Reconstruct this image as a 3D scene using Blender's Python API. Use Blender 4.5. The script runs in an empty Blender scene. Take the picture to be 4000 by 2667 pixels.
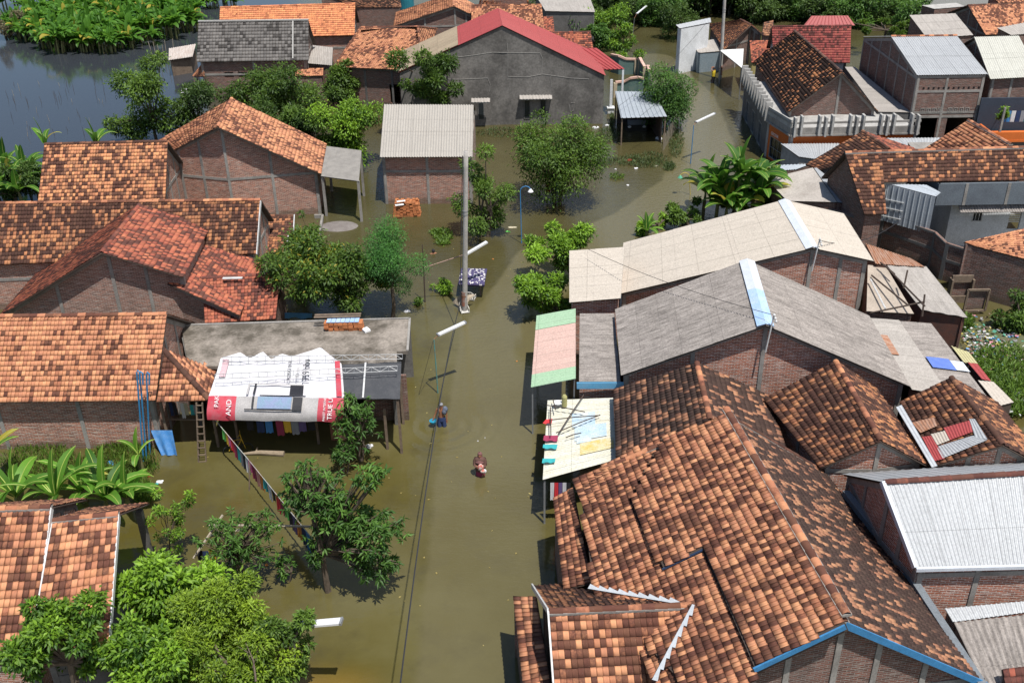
import bpy, math, random
import numpy as np
from mathutils import Vector, Matrix

# ------------------------------------------------------------------ camera, sky, sun, exposure
H=25.0; F=4000.0; TH=math.radians(29.1); RO=math.radians(-0.9)
fw=np.array([0,math.cos(TH),-math.sin(TH)]); u0=np.array([0,math.sin(TH),math.cos(TH)]); x0=np.array([1.,0,0])
rt=math.cos(RO)*x0+math.sin(RO)*u0; up=-math.sin(RO)*x0+math.cos(RO)*u0
CAMP=np.array([0,0,H])
sc=bpy.context.scene
cam=bpy.data.cameras.new('camera'); camo=bpy.data.objects.new('camera',cam); sc.collection.objects.link(camo)
cam.sensor_width=36; cam.lens=36.0; cam.clip_start=.1; cam.clip_end=3000
camo.matrix_world=Matrix(((rt[0],up[0],-fw[0],0),(rt[1],up[1],-fw[1],0),(rt[2],up[2],-fw[2],H),(0,0,0,1)))
sc.camera=camo
SUN=Vector((-.20,.33,-1)).normalized()          # direction the light travels
w=bpy.data.worlds.new('World'); sc.world=w; w.use_nodes=True
nt=w.node_tree; bg=nt.nodes['Background']; sky=nt.nodes.new('ShaderNodeTexSky'); sky.sky_type='NISHITA'; sky.sun_disc=False
sky.sun_elevation=math.asin(-SUN.z); sky.sun_rotation=math.atan2(-SUN.x,-SUN.y); sky.air_density=1.1; sky.dust_density=.25; sky.ozone_density=2.5
# broken fair-weather cloud, added mostly eastward so the lane reflects grey, the pond blue
tcw=nt.nodes.new('ShaderNodeTexCoord'); cn=nt.nodes.new('ShaderNodeTexNoise'); cn.inputs['Scale'].default_value=2.6; cn.inputs['Detail'].default_value=6; cn.inputs['Roughness'].default_value=.55; nt.links.new(tcw.outputs['Generated'],cn.inputs['Vector'])
sxw=nt.nodes.new('ShaderNodeSeparateXYZ'); nt.links.new(tcw.outputs['Generated'],sxw.inputs[0]); mw=nt.nodes.new('ShaderNodeMath'); mw.operation='MULTIPLY_ADD'; nt.links.new(sxw.outputs[0],mw.inputs[0]); mw.inputs[1].default_value=.55; nt.links.new(cn.outputs[0],mw.inputs[2])
rw=nt.nodes.new('ShaderNodeMapRange'); rw.interpolation_type='SMOOTHSTEP'; nt.links.new(mw.outputs[0],rw.inputs[0]); rw.inputs[1].default_value=.46; rw.inputs[2].default_value=.70; rw.inputs[3].default_value=.0; rw.inputs[4].default_value=.85
cw=nt.nodes.new('ShaderNodeMix'); cw.data_type='RGBA'; nt.links.new(rw.outputs[0],cw.inputs[0]); nt.links.new(sky.outputs[0],cw.inputs[6]); cw.inputs[7].default_value=(8.,8.3,9.,1); nt.links.new(cw.outputs[2],bg.inputs[0]); bg.inputs[1].default_value=.084
sl=bpy.data.lights.new('sun','SUN'); sl.energy=4.7; sl.angle=math.radians(.6); sl.color=(1,.955,.89)
so=bpy.data.objects.new('sun',sl); sc.collection.objects.link(so); so.rotation_euler=SUN.to_track_quat('-Z','Y').to_euler()
sc.view_settings.view_transform='Standard'; sc.view_settings.look='None'; sc.view_settings.exposure=0.30; sc.view_settings.gamma=1
sc.cycles.max_bounces=6; sc.cycles.diffuse_bounces=3; sc.cycles.glossy_bounces=3; sc.cycles.transparent_max_bounces=8

# ------------------------------------------------------------------ surveying: photo direction + height above water -> place
def ray(px,py): return F*fw+(px-2000)*rt+(1333.5-py)*up
def at(px,py,z=0.):
    d=ray(px,py); return CAMP+d*((z-H)/d[2])
def atY(px,py,Y):
    d=ray(px,py); return CAMP+d*(Y/d[1])
def ppm(p): return F/((np.asarray(p)-CAMP)@fw)   # photo pixels per metre there
rnd=random.Random(7); RNG=np.random.default_rng(11)
COL=sc.collection

# ------------------------------------------------------------------ materials
MATS={}
def newmat(name):
    m=bpy.data.materials.new(name); m.use_nodes=True; n=m.node_tree; b=n.nodes['Principled BSDF']; return m,n,b
def N(n,t,**k):
    x=n.nodes.new(t)
    for a,v in k.items(): setattr(x,a,v)
    return x
def ramp(n,src,stops):
    r=N(n,'ShaderNodeValToRGB'); e=r.color_ramp.elements
    while len(e)<len(stops): e.new(.5)
    for q,(p,c) in zip(e,stops): q.position=p; q.color=(*c,1) if len(c)==3 else c
    n.links.new(src,r.inputs[0]); return r
def noise(n,scale,detail=4,rough=.6,vec=None,coord='Object',stretch=None):
    tc=N(n,'ShaderNodeTexCoord'); v=tc.outputs[coord]
    if coord=='Pos': pass
    if stretch:
        mp=N(n,'ShaderNodeMapping'); mp.inputs['Scale'].default_value=stretch; n.links.new(v,mp.inputs[0]); v=mp.outputs[0]
    t=N(n,'ShaderNodeTexNoise'); t.inputs['Scale'].default_value=scale; t.inputs['Detail'].default_value=detail; t.inputs['Roughness'].default_value=rough
    n.links.new(v,t.inputs['Vector']); return t
def mixc(n,a,b,f,mode='MIX'):
    m=N(n,'ShaderNodeMix',data_type='RGBA',blend_type=mode)
    for s,i in ((f,0),(a,6),(b,7)):
        if hasattr(s,'links') or hasattr(s,'is_linked'): n.links.new(s,m.inputs[i])
        elif isinstance(s,(int,float)): m.inputs[i].default_value=s
        else: m.inputs[i].default_value=(*s,1)
    return m.outputs[2]
def bump(n,b,h,strength=.3,dist=.02):
    k=N(n,'ShaderNodeBump'); k.inputs['Strength'].default_value=strength; k.inputs['Distance'].default_value=dist
    n.links.new(h,k.inputs['Height']); n.links.new(k.outputs[0],b.inputs['Normal'])
def tilemat(name,fresh,mid,old,lich=.3):
    if name in MATS: return MATS[name]
    m,n,b=newmat(name); a=N(n,'ShaderNodeAttribute',attribute_name='tile'); s=N(n,'ShaderNodeSeparateColor'); n.links.new(a.outputs[0],s.inputs[0])
    nz=noise(n,9,5,.7); nz2=noise(n,1.1,3)
    ad=N(n,'ShaderNodeMath',operation='MULTIPLY_ADD'); n.links.new(nz.outputs[0],ad.inputs[0]); ad.inputs[1].default_value=.5*lich+.16; n.links.new(s.outputs[0],ad.inputs[2])
    ad2=N(n,'ShaderNodeMath',operation='MULTIPLY_ADD'); n.links.new(nz2.outputs[0],ad2.inputs[0]); ad2.inputs[1].default_value=.3; n.links.new(ad.outputs[0],ad2.inputs[2])
    r=ramp(n,ad2.outputs[0],[(.36,fresh),(.60,mid),(.72,old),(1,tuple(c*.75 for c in old))])
    mr=N(n,'ShaderNodeMapRange'); n.links.new(s.outputs[1],mr.inputs[0]); mr.inputs[3].default_value=.82; mr.inputs[4].default_value=1.16
    hs=N(n,'ShaderNodeHueSaturation'); n.links.new(r.outputs[0],hs.inputs['Color']); n.links.new(mr.outputs[0],hs.inputs['Value'])
    mh=N(n,'ShaderNodeMapRange'); n.links.new(s.outputs[1],mh.inputs[0]); mh.inputs[3].default_value=.494; mh.inputs[4].default_value=.506; n.links.new(mh.outputs[0],hs.inputs['Hue'])
    eg=ramp(n,s.outputs[2],[(.22,(1.08,1.08,1.08)),(.95,(.20,.165,.15))]); dj=mixc(n,hs.outputs[0],eg.outputs[0],1.0,'MULTIPLY')  # joint dirt plus the shade under overlaps, multiplied into the tile colour
    # pale lichen specks
    sp=noise(n,38,2,.5); rs=ramp(n,sp.outputs[0],[(.70,(0,0,0)),(.76,(1,1,1))])
    ml=N(n,'ShaderNodeMath',operation='MULTIPLY'); n.links.new(rs.outputs[0],ml.inputs[0]); ml.inputs[1].default_value=.35
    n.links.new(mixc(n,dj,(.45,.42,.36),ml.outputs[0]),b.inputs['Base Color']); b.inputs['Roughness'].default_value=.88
    b.inputs['Specular IOR Level'].default_value=.25
    bump(n,b,nz.outputs[0],.35,.01); MATS[name]=m; return m
def brick(name='brick wall',c1=(.42,.155,.095),c2=(.17,.07,.05),mort=(.54,.47,.41),grime=.20):
    if name in MATS: return MATS[name]
    m,n,b=newmat(name); uv=N(n,'ShaderNodeUVMap',uv_map='UVMap')
    wob=N(n,'ShaderNodeTexNoise'); wob.inputs['Scale'].default_value=2.2; wob.inputs['Detail'].default_value=3; n.links.new(uv.outputs[0],wob.inputs['Vector'])
    mv=N(n,'ShaderNodeVectorMath',operation='MULTIPLY_ADD'); n.links.new(wob.outputs['Color'],mv.inputs[0]); mv.inputs[1].default_value=(.02,.05,0); n.links.new(uv.outputs[0],mv.inputs[2])
    t=N(n,'ShaderNodeTexBrick'); n.links.new(mv.outputs[0],t.inputs['Vector']); t.inputs['Scale'].default_value=1; t.inputs['Brick Width'].default_value=.24; t.inputs['Row Height'].default_value=.072
    t.inputs['Mortar Size'].default_value=.011; t.inputs['Mortar Smooth'].default_value=.35; t.inputs['Bias'].default_value=-.1
    t.inputs['Color1'].default_value=(*c1,1); t.inputs['Color2'].default_value=(*c2,1); t.inputs['Mortar'].default_value=(*mort,1)
    mp=N(n,'ShaderNodeMapping'); mp.inputs['Scale'].default_value=(.75,6.5,1); n.links.new(uv.outputs[0],mp.inputs[0])
    st=N(n,'ShaderNodeTexNoise'); st.inputs['Scale'].default_value=2.6; st.inputs['Detail'].default_value=6; st.inputs['Roughness'].default_value=.72; n.links.new(mp.outputs[0],st.inputs['Vector'])
    r=ramp(n,st.outputs[0],[(.53,(0,0,0)),(.62,(1,1,1))])
    sm=N(n,'ShaderNodeMath',operation='MULTIPLY'); n.links.new(r.outputs[0],sm.inputs[0]); sm.inputs[1].default_value=.68
    c=mixc(n,t.outputs[0],tuple(x*1.15 for x in mort),sm.outputs[0])
    r2=ramp(n,st.outputs[0],[(.32,(1,1,1)),(.44,(0,0,0))]); sm2=N(n,'ShaderNodeMath',operation='MULTIPLY'); n.links.new(r2.outputs[0],sm2.inputs[0]); sm2.inputs[1].default_value=.7
    c=mixc(n,c,(.05,.028,.022),sm2.outputs[0])
    g=noise(n,.55,5,.65); rg=ramp(n,g.outputs[0],[(.42,(0,0,0)),(.72,(1,1,1))]); mg=N(n,'ShaderNodeMath',operation='MULTIPLY'); n.links.new(rg.outputs[0],mg.inputs[0]); mg.inputs[1].default_value=grime
    c=mixc(n,c,(.11,.10,.095),mg.outputs[0])
    # damp, silty tide mark just above the flood line
    gp=N(n,'ShaderNodeNewGeometry'); sz=N(n,'ShaderNodeSeparateXYZ'); n.links.new(gp.outputs['Position'],sz.inputs[0]); td=N(n,'ShaderNodeMath',operation='MULTIPLY_ADD'); n.links.new(g.outputs[0],td.inputs[0]); td.inputs[1].default_value=-.7; n.links.new(sz.outputs[2],td.inputs[2])
    tm_=N(n,'ShaderNodeMapRange',interpolation_type='SMOOTHSTEP'); n.links.new(td.outputs[0],tm_.inputs[0]); tm_.inputs[1].default_value=.12; tm_.inputs[2].default_value=-.12; tm_.inputs[4].default_value=.6; c=mixc(n,c,(.10,.085,.06),tm_.outputs[0])
    n.links.new(c,b.inputs['Base Color']); b.inputs['Roughness'].default_value=.93; b.inputs['Specular IOR Level'].default_value=.15
    ad=N(n,'ShaderNodeMath',operation='SUBTRACT'); n.links.new(st.outputs[0],ad.inputs[0]); n.links.new(t.outputs['Fac'],ad.inputs[1])
    bump(n,b,ad.outputs[0],.8,.02); MATS[name]=m; return m
def plain(name,col,rough=.7,dirt=None,amt=.35,scale=1.5,metal=0.,spec=.3,stretch=None,bmp=.15,lo=.42,hi=.68,fine=.25):
    if name in MATS: return MATS[name]
    m,n,b=newmat(name); d=dirt or tuple(c*.45 for c in col)
    t=noise(n,scale,6,.68,stretch=stretch); r=ramp(n,t.outputs[0],[(lo,(0,0,0)),(hi,(1,1,1))])
    ml=N(n,'ShaderNodeMath',operation='MULTIPLY'); n.links.new(r.outputs[0],ml.inputs[0]); ml.inputs[1].default_value=amt
    f=noise(n,scale*13,3,.6); c=mixc(n,col,d,ml.outputs[0])
    rf=ramp(n,f.outputs[0],[(.3,(1-fine,)*3),(.7,(1+fine*.4,)*3)]); c=mixc(n,c,rf.outputs[0],1.0,'MULTIPLY')
    n.links.new(c,b.inputs['Base Color']); b.inputs['Roughness'].default_value=rough; b.inputs['Metallic'].default_value=metal; b.inputs['Specular IOR Level'].default_value=spec
    if bmp: bump(n,b,f.outputs[0],bmp,.01)
    MATS[name]=m; return m
def sheetmat(name,col,dirt,amt=.5,scale=2,rough=.8,metal=0.,strip=.12,sw=1.0):
    # corrugated sheet: weathering that runs down the flutes, tone changes from sheet to sheet; uv.x = metres across, uv.y = metres down
    if name in MATS: return MATS[name]
    m,n,b=newmat(name); uv=N(n,'ShaderNodeUVMap',uv_map='UVMap')
    mp=N(n,'ShaderNodeMapping'); mp.inputs['Scale'].default_value=(2.6,.35,1); n.links.new(uv.outputs[0],mp.inputs[0])
    t=N(n,'ShaderNodeTexNoise'); t.inputs['Scale'].default_value=scale; t.inputs['Detail'].default_value=6; t.inputs['Roughness'].default_value=.7; n.links.new(mp.outputs[0],t.inputs['Vector'])
    r=ramp(n,t.outputs[0],[(.38,(0,0,0)),(.68,(1,1,1))]); ml=N(n,'ShaderNodeMath',operation='MULTIPLY'); n.links.new(r.outputs[0],ml.inputs[0]); ml.inputs[1].default_value=amt
    c=mixc(n,col,dirt,ml.outputs[0])
    f=noise(n,14,4,.75); rf=ramp(n,f.outputs[0],[(.36,(.68,.68,.68)),(.6,(1.06,1.06,1.06))]); c=mixc(n,c,rf.outputs[0],min(1.,amt+.25),'MULTIPLY')
    bk=N(n,'ShaderNodeTexBrick'); n.links.new(uv.outputs[0],bk.inputs['Vector']); bk.offset=0; bk.inputs['Scale'].default_value=1; bk.inputs['Brick Width'].default_value=sw; bk.inputs['Row Height'].default_value=1.75
    bk.inputs['Mortar Size'].default_value=.012; bk.inputs['Color1'].default_value=(1,1,1,1); bk.inputs['Color2'].default_value=(1-strip,)*3+(1,); bk.inputs['Mortar'].default_value=(.6,.6,.6,1)
    c=mixc(n,c,bk.outputs[0],.9,'MULTIPLY')
    n.links.new(c,b.inputs['Base Color']); b.inputs['Roughness'].default_value=rough; b.inputs['Metallic'].default_value=metal; b.inputs['Specular IOR Level'].default_value=.3
    bump(n,b,f.outputs[0],.2,.006); MATS[name]=m; return m
def leafmat(name,dark,light,yellow=None,yp=.94,tr=.35):
    if name in MATS: return MATS[name]
    m,n,b=newmat(name); a=N(n,'ShaderNodeAttribute',attribute_name='leafc'); s=N(n,'ShaderNodeSeparateColor'); n.links.new(a.outputs[0],s.inputs[0])
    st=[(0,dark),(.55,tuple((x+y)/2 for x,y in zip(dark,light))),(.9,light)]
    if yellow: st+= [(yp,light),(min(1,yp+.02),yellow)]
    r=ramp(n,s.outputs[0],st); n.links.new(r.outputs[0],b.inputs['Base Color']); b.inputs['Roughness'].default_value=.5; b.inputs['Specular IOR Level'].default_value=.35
    t=N(n,'ShaderNodeBsdfTranslucent'); hs=N(n,'ShaderNodeHueSaturation'); hs.inputs['Value'].default_value=1.5; hs.inputs['Hue'].default_value=.488; n.links.new(r.outputs[0],hs.inputs['Color']); n.links.new(hs.outputs[0],t.inputs[0])
    mx=N(n,'ShaderNodeMixShader'); mx.inputs[0].default_value=tr; n.links.new(b.outputs[0],mx.inputs[1]); n.links.new(t.outputs[0],mx.inputs[2]); n.links.new(mx.outputs[0],n.nodes['Material Output'].inputs[0])
    MATS[name]=m; return m

# ------------------------------------------------------------------ objects
def tag(o,label=None,cat=None,group=None,kind=None):
    if label: o['label']=label
    if cat: o['category']=cat; o['kind']=kind or 'thing'
    if group: o['group']=group
    if kind: o['kind']=kind
    return o
def empty(name,loc,label,cat,group=None):
    o=bpy.data.objects.new(name,None); COL.objects.link(o); o.location=[float(a) for a in loc]; o.empty_display_size=.3
    return tag(o,label,cat,group)
def link(name,me,mat,parent=None,label=None,cat=None,group=None,kind=None,smooth=False):
    o=bpy.data.objects.new(name,me); COL.objects.link(o)
    if mat is not None and not me.materials:
        for mm in (mat if isinstance(mat,(list,tuple)) else [mat]): me.materials.append(mm)
    if parent is not None:
        o.parent=parent; o.location=-Vector(parent.location) if parent.type=='EMPTY' or parent.parent is None else (0,0,0)
        if parent.parent is not None or parent.type!='EMPTY': o.location=(0,0,0)
    if smooth: me.polygons.foreach_set('use_smooth',[True]*len(me.polygons))
    return tag(o,label,cat,group,kind)
# meshes are written in world coordinates; a thing's Empty stands at its base, so its parts are shifted back by link()
def npmesh(name,V,Fc,uv=None,attr=None,matidx=None):
    V=np.asarray(V,np.float32).reshape(-1,3); Fc=np.asarray(Fc,np.int32); k=Fc.shape[1]
    me=bpy.data.meshes.new(name); me.vertices.add(len(V)); me.vertices.foreach_set('co',V.ravel())
    me.loops.add(Fc.size); me.loops.foreach_set('vertex_index',Fc.ravel()); me.polygons.add(len(Fc))
    me.polygons.foreach_set('loop_start',np.arange(0,Fc.size,k,dtype=np.int32))
    if uv is not None:
        l=me.uv_layers.new(name='UVMap'); l.data.foreach_set('uv',np.asarray(uv,np.float32)[Fc.ravel()].ravel())
    if attr is not None:
        for nm,A in attr.items():
            a=me.attributes.new(nm,'FLOAT_COLOR','POINT'); A=np.asarray(A,np.float32)
            a.data.foreach_set('color',np.concatenate([A,np.ones((len(A),1),np.float32)],1).ravel())
    if matidx is not None: me.polygons.foreach_set('material_index',np.asarray(matidx,np.int32))
    me.update(calc_edges=True); return me
class MB:
    def __init__(s): s.v=[];s.f=[];s.uv=[];s.mi=[]
    def face(s,pts,uvs=None,mi=0):
        i=len(s.v); s.v+=[tuple(float(a) for a in p) for p in pts]; s.f.append(list(range(i,i+len(pts)))); s.uv+=list(uvs) if uvs is not None else [(p[0],p[1]) for p in pts]; s.mi.append(mi)
    def hexa(s,b,t,mi=0,uvm=None):   # bottom 4 pts, top 4 pts (same order)
        q=[b[::-1],t]+[[b[i],b[(i+1)%4],t[(i+1)%4],t[i]] for i in range(4)]
        for k,f in enumerate(q):
            f=[np.asarray(p,float) for p in f]; e=f[1]-f[0]; L=np.linalg.norm(e) or 1; e=e/L; n=np.cross(e,f[-1]-f[0]); nn=np.linalg.norm(n); g=np.cross(n/(nn or 1),e)
            s.face(f,[(float((p-f[0])@e),float((p-f[0])@g)) for p in f],mi)
    def box(s,c,sz,rz=0,mi=0,R=None):
        c=np.asarray(c,float); x,y,z=[a/2 for a in sz]; ca,sa=math.cos(rz),math.sin(rz)
        M=np.array([[ca,-sa,0],[sa,ca,0],[0,0,1]]) if R is None else np.asarray(R)
        P=lambda a,b,d: c+M@np.array([a*x,b*y,d*z])
        s.hexa([P(-1,-1,-1),P(1,-1,-1),P(1,1,-1),P(-1,1,-1)],[P(-1,-1,1),P(1,-1,1),P(1,1,1),P(-1,1,1)],mi)
    def bar(s,p,q,w=.08,h=None,mi=0):
        p=np.asarray(p,float);q=np.asarray(q,float);h=h or w;d=q-p;d/=np.linalg.norm(d)
        a=np.cross(d,[0,0,1]);na=np.linalg.norm(a);a=a/na if na>1e-4 else np.array([1.,0,0]);b=np.cross(a,d)
        k=[(-1,-1),(1,-1),(1,1),(-1,1)]
        s.hexa([p+a*i*w/2+b*j*h/2 for i,j in k][::-1],[q+a*i*w/2+b*j*h/2 for i,j in k][::-1],mi)
    def tube(s,pts,r,n=6,mi=0,cap=True):
        pts=[np.asarray(p,float) for p in pts]; rs=r if isinstance(r,(list,tuple)) else [r]*len(pts); rings=[]
        ref=np.array([.31,.17,.93])
        for i,p in enumerate(pts):
            d=pts[min(i+1,len(pts)-1)]-pts[max(i-1,0)]; d=d/(np.linalg.norm(d) or 1); a=np.cross(d,ref); a/=np.linalg.norm(a); b=np.cross(d,a)
            rings.append([p+rs[i]*(math.cos(t)*a+math.sin(t)*b) for t in [2*math.pi*j/n for j in range(n)]])
        base=len(s.v)
        for rg in rings:
            for p in rg: s.v.append(tuple(p)); s.uv.append((p[0],p[2]))
        for i in range(len(rings)-1):
            for j in range(n): a=base+i*n+j;b=base+i*n+(j+1)%n; s.f.append([a,b,b+n,a+n]); s.mi.append(mi)
        if cap:
            s.f.append([base+j for j in range(n)][::-1]); s.mi.append(mi); e=base+(len(rings)-1)*n; s.f.append([e+j for j in range(n)]); s.mi.append(mi)
    def ball(s,c,r,n=10,m=7,mi=0):
        c=np.asarray(c,float); r=np.array([r]*3 if np.isscalar(r) else r,float); base=len(s.v)
        for i in range(m+1):
            th=math.pi*i/m
            for j in range(n): ph=2*math.pi*j/n; p=c+r*np.array([math.sin(th)*math.cos(ph),math.sin(th)*math.sin(ph),math.cos(th)]); s.v.append(tuple(p)); s.uv.append((p[0],p[2]))
        for i in range(m):
            for j in range(n): a=base+i*n+j;b=base+i*n+(j+1)%n; s.f.append([a,a+n,b+n,b]); s.mi.append(mi)
    def build(s,name,mat,parent=None,label=None,cat=None,group=None,kind=None,smooth=False):
        me=bpy.data.meshes.new(name); me.from_pydata(s.v,[],s.f); l=me.uv_layers.new(name='UVMap')
        idx=np.zeros(len(me.loops),np.int32); me.loops.foreach_get('vertex_index',idx); l.data.foreach_set('uv',np.asarray(s.uv,np.float32)[idx].ravel())
        if any(s.mi): me.polygons.foreach_set('material_index',s.mi)
        me.update(); return link(name,me,mat,parent,label,cat,group,kind,smooth)
def A3(*p): return [np.asarray(q,float) for q in p]

# ------------------------------------------------------------------ roofs
def vnoise(nu,nv,cell):
    gu=int(nu/cell)+3; gv=int(nv/cell)+3; g=RNG.random((gv,gu)); y=np.arange(nv)/cell; x=np.arange(nu)/cell
    yi=y.astype(int);xi=x.astype(int);fy=(y-yi)[:,None];fx=(x-xi)[None]
    fy=fy*fy*(3-2*fy);fx=fx*fx*(3-2*fx)
    a=g[np.ix_(yi,xi)];b=g[np.ix_(yi,xi+1)];c=g[np.ix_(yi+1,xi)];d=g[np.ix_(yi+1,xi+1)]
    return (a*(1-fx)+b*fx)*(1-fy)+(c*(1-fx)+d*fx)*fy
def orient(P):  # make (ridge start, ridge end, eave end, eave start) so that the normal points up
    p00,p10,p11,p01=A3(*P)
    n=np.cross(p10-p00,p01-p00)
    if n[2]>0: p00,p10,p11,p01=p10,p00,p01,p11
    n=-np.cross(p10-p00,p01-p00); return p00,p10,p11,p01,n/np.linalg.norm(n)
def tiles(name,parent,P,mat,dark=.35,spread=.5,cell=5,tw=.165,tl=.235,mask=None,jit=1.,fleck=0.,cl=1.,label=None,**kw):
    p00,p10,p11,p01,n=orient(P)
    nu=max(2,int(round((np.linalg.norm(p10-p00)+np.linalg.norm(p11-p01))/2/tw))); nv=max(2,int(round((np.linalg.norm(p01-p00)+np.linalg.norm(p11-p10))/2/tl)))
    J,I=np.mgrid[0:nv,0:nu]; J=J.ravel();I=I.ravel()
    if mask is not None:
        k=mask((I+.5)/nu,(J+.5)/nv); I=I[k];J=J[k]
    T=len(I); f=vnoise(nu,nv,cell); f2=vnoise(nu,nv,2.2)
    rr_=RNG.random((nv,nu)); pd=dark*.88+((f-.5)*.75+(f2-.5)*.3)*min(1,dark*2.6)*cl; tone=np.where(rr_<pd,.36+.22*RNG.random((nv,nu)),RNG.random((nv,nu))**1.4*spread*.62-.02+.12*(f-.5)); tone=tone[J,I]
    r2=RNG.random(T);r3=RNG.random(T)
    if fleck:
        g=np.zeros((nv,nu),bool); k=int(fleck*nu*nv); jj=(np.abs(RNG.normal(.35,.3,k))%1*nv).astype(int); ii=RNG.integers(0,nu,k); g[jj,ii]=True; g[np.minimum(jj+(RNG.random(k)<.5),nv-1),ii]=True; h=RNG.random(k)<.3; g[jj[h],np.minimum(ii[h]+1,nu-1)]=True
        tone=np.where(g[J,I],-.15,tone)
    prof=np.array([(0.,.015),(.14,.0),(.42,.005),(.74,.026),(.98,.034),(1.03,.0)]); q=len(prof)
    du=RNG.normal(0,.012*jit,T);dz=RNG.normal(0,.0045*jit,T);tilt=RNG.normal(0,.006*jit,T)
    def S(u,v): u=u[...,None];v=v[...,None]; return (p00*(1-u)+p10*u)*(1-v)+(p01*(1-u)+p11*u)*v
    rows=[(0.,.0,0),(.36,.009,0),(1.09,.026,0),(1.09,-.004,1)]
    V=np.zeros((T,4*q,3))
    for ri,(vv,hh,lip) in enumerate(rows):
        for k,(a,h) in enumerate(prof):
            u=(I+a+du)/nu; v=(J+vv)/nv
            hgt=(h if not lip else h*.0)+hh+dz+tilt*(a-.5)
            V[:,ri*q+k]=S(u,v)+n*hgt[:,None]
    fl=[]
    for ri in range(3):
        for k in range(q-1): a=ri*q+k; fl.append([a,a+q,a+q+1,a+1])
    Fc=(np.arange(T)[:,None,None]*(4*q)+np.array(fl)[None]).reshape(-1,4)
    at_=np.repeat(np.stack([np.clip(tone,-.2,1),r2,r3],1),4*q,0)
    ed=np.array([.2,.1,.08,.08,.1,.15]+[.12,.02,-.03,-.02,.03,.10]+[.12,.03,-.0,.0,.05,.10]+[.5]*6); at_[:,0]+=(ed[None,:]*.5*RNG.uniform(.2,1.4,(T,1))).ravel(); at_[:,2]=(np.array([1.,.95,.9,.9,.95,1.]+[1.,.35,0,0,.35,1.]+[1.,.6,.38,.38,.6,1.]+[1.]*6)[None,:]*RNG.uniform(.6,1.,(T,1))).ravel()  # edge channel: joint dirt and painted overlap shade, clear in mid-tile
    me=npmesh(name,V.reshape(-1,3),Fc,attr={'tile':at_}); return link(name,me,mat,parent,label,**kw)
def corr(name,parent,P,mat,pitch=.15,amp=.022,rows=1,shape='sin',label=None,lift=.012,**kw):
    p00,p10,p11,p01,n=orient(P)
    Lu=(np.linalg.norm(p10-p00)+np.linalg.norm(p11-p01))/2; Lv=(np.linalg.norm(p01-p00)+np.linalg.norm(p11-p10))/2
    w=max(2,int(round(Lu/pitch))); k=6 if shape=='sin' else 5
    if shape=='sin': a=np.arange(w*k+1)/k; h=amp*np.sin(2*np.pi*a)
    else:
        base=np.array([0,.12,.2,.3,.4]); hh=np.array([0,0,1,1,0])*amp*2
        a=(np.arange(w)[:,None]+base[None]).ravel(); h=np.tile(hh,w); a=np.append(a,w); h=np.append(h,0)
    u=a/w; V=[];U=[];Fc=[];nu=len(u)
    for r in range(rows):
        for e,(v,hz) in enumerate(((r/rows,0.),((r+.5)/rows,lift*.5),(min(1.0,(r+1.0+(.06 if r<rows-1 else 0))/rows),lift if rows>1 else 0))):
            base=(p00*(1-u[:,None])+p10*u[:,None])*(1-v)+(p01*(1-u[:,None])+p11*u[:,None])*v
            V.append(base+n*(h+hz)[:,None]+ (0)); U.append(np.stack([u*Lu,np.full(nu,v*Lv)],1))
        o=r*3*nu
        for e in range(2):
            i=o+e*nu+np.arange(nu-1); Fc.append(np.stack([i,i+nu,i+nu+1,i+1],1))
    V=np.concatenate(V);U=np.concatenate(U);Fc=np.concatenate(Fc)
    V2=V-n*.008; off=len(V); F2=Fc[:,::-1]+off
    me=npmesh(name,np.concatenate([V,V2]),np.concatenate([Fc,F2]),uv=np.concatenate([U,U])); o=link(name,me,mat,parent,label,**kw)
    me.polygons.foreach_set('use_smooth',[shape=='sin']*len(me.polygons)); return o
def deck(name,parent,P,mat,th=.05,drop=.03,inset=0.):
    p00,p10,p11,p01,n=orient(P); c=(p00+p10+p11+p01)/4; p00,p10,p11,p01=[p+(c-p)*inset for p in (p00,p10,p11,p01)]; K=8
    u=np.linspace(0,1,K+1)[None,:,None]; v=np.linspace(0,1,K+1)[:,None,None]; S=((p00*(1-u)+p10*u)*(1-v)+(p01*(1-u)+p11*u)*v).reshape(-1,3)
    i=np.arange((K+1)**2).reshape(K+1,K+1); f=np.stack([i[:-1,:-1],i[1:,:-1],i[1:,1:],i[:-1,1:]],-1).reshape(-1,4); o=len(S)
    per=list(i[0,:])+list(i[1:,K])+list(i[K,:-1][::-1])+list(i[1:-1,0][::-1]); e=np.array([[per[k],per[(k+1)%len(per)],per[(k+1)%len(per)]+o,per[k]+o] for k in range(len(per))])
    return link(name,npmesh(name,np.concatenate([S-n*drop,S-n*(drop+th)]),np.concatenate([f,f[:,::-1]+o,e])),mat,parent)
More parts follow.
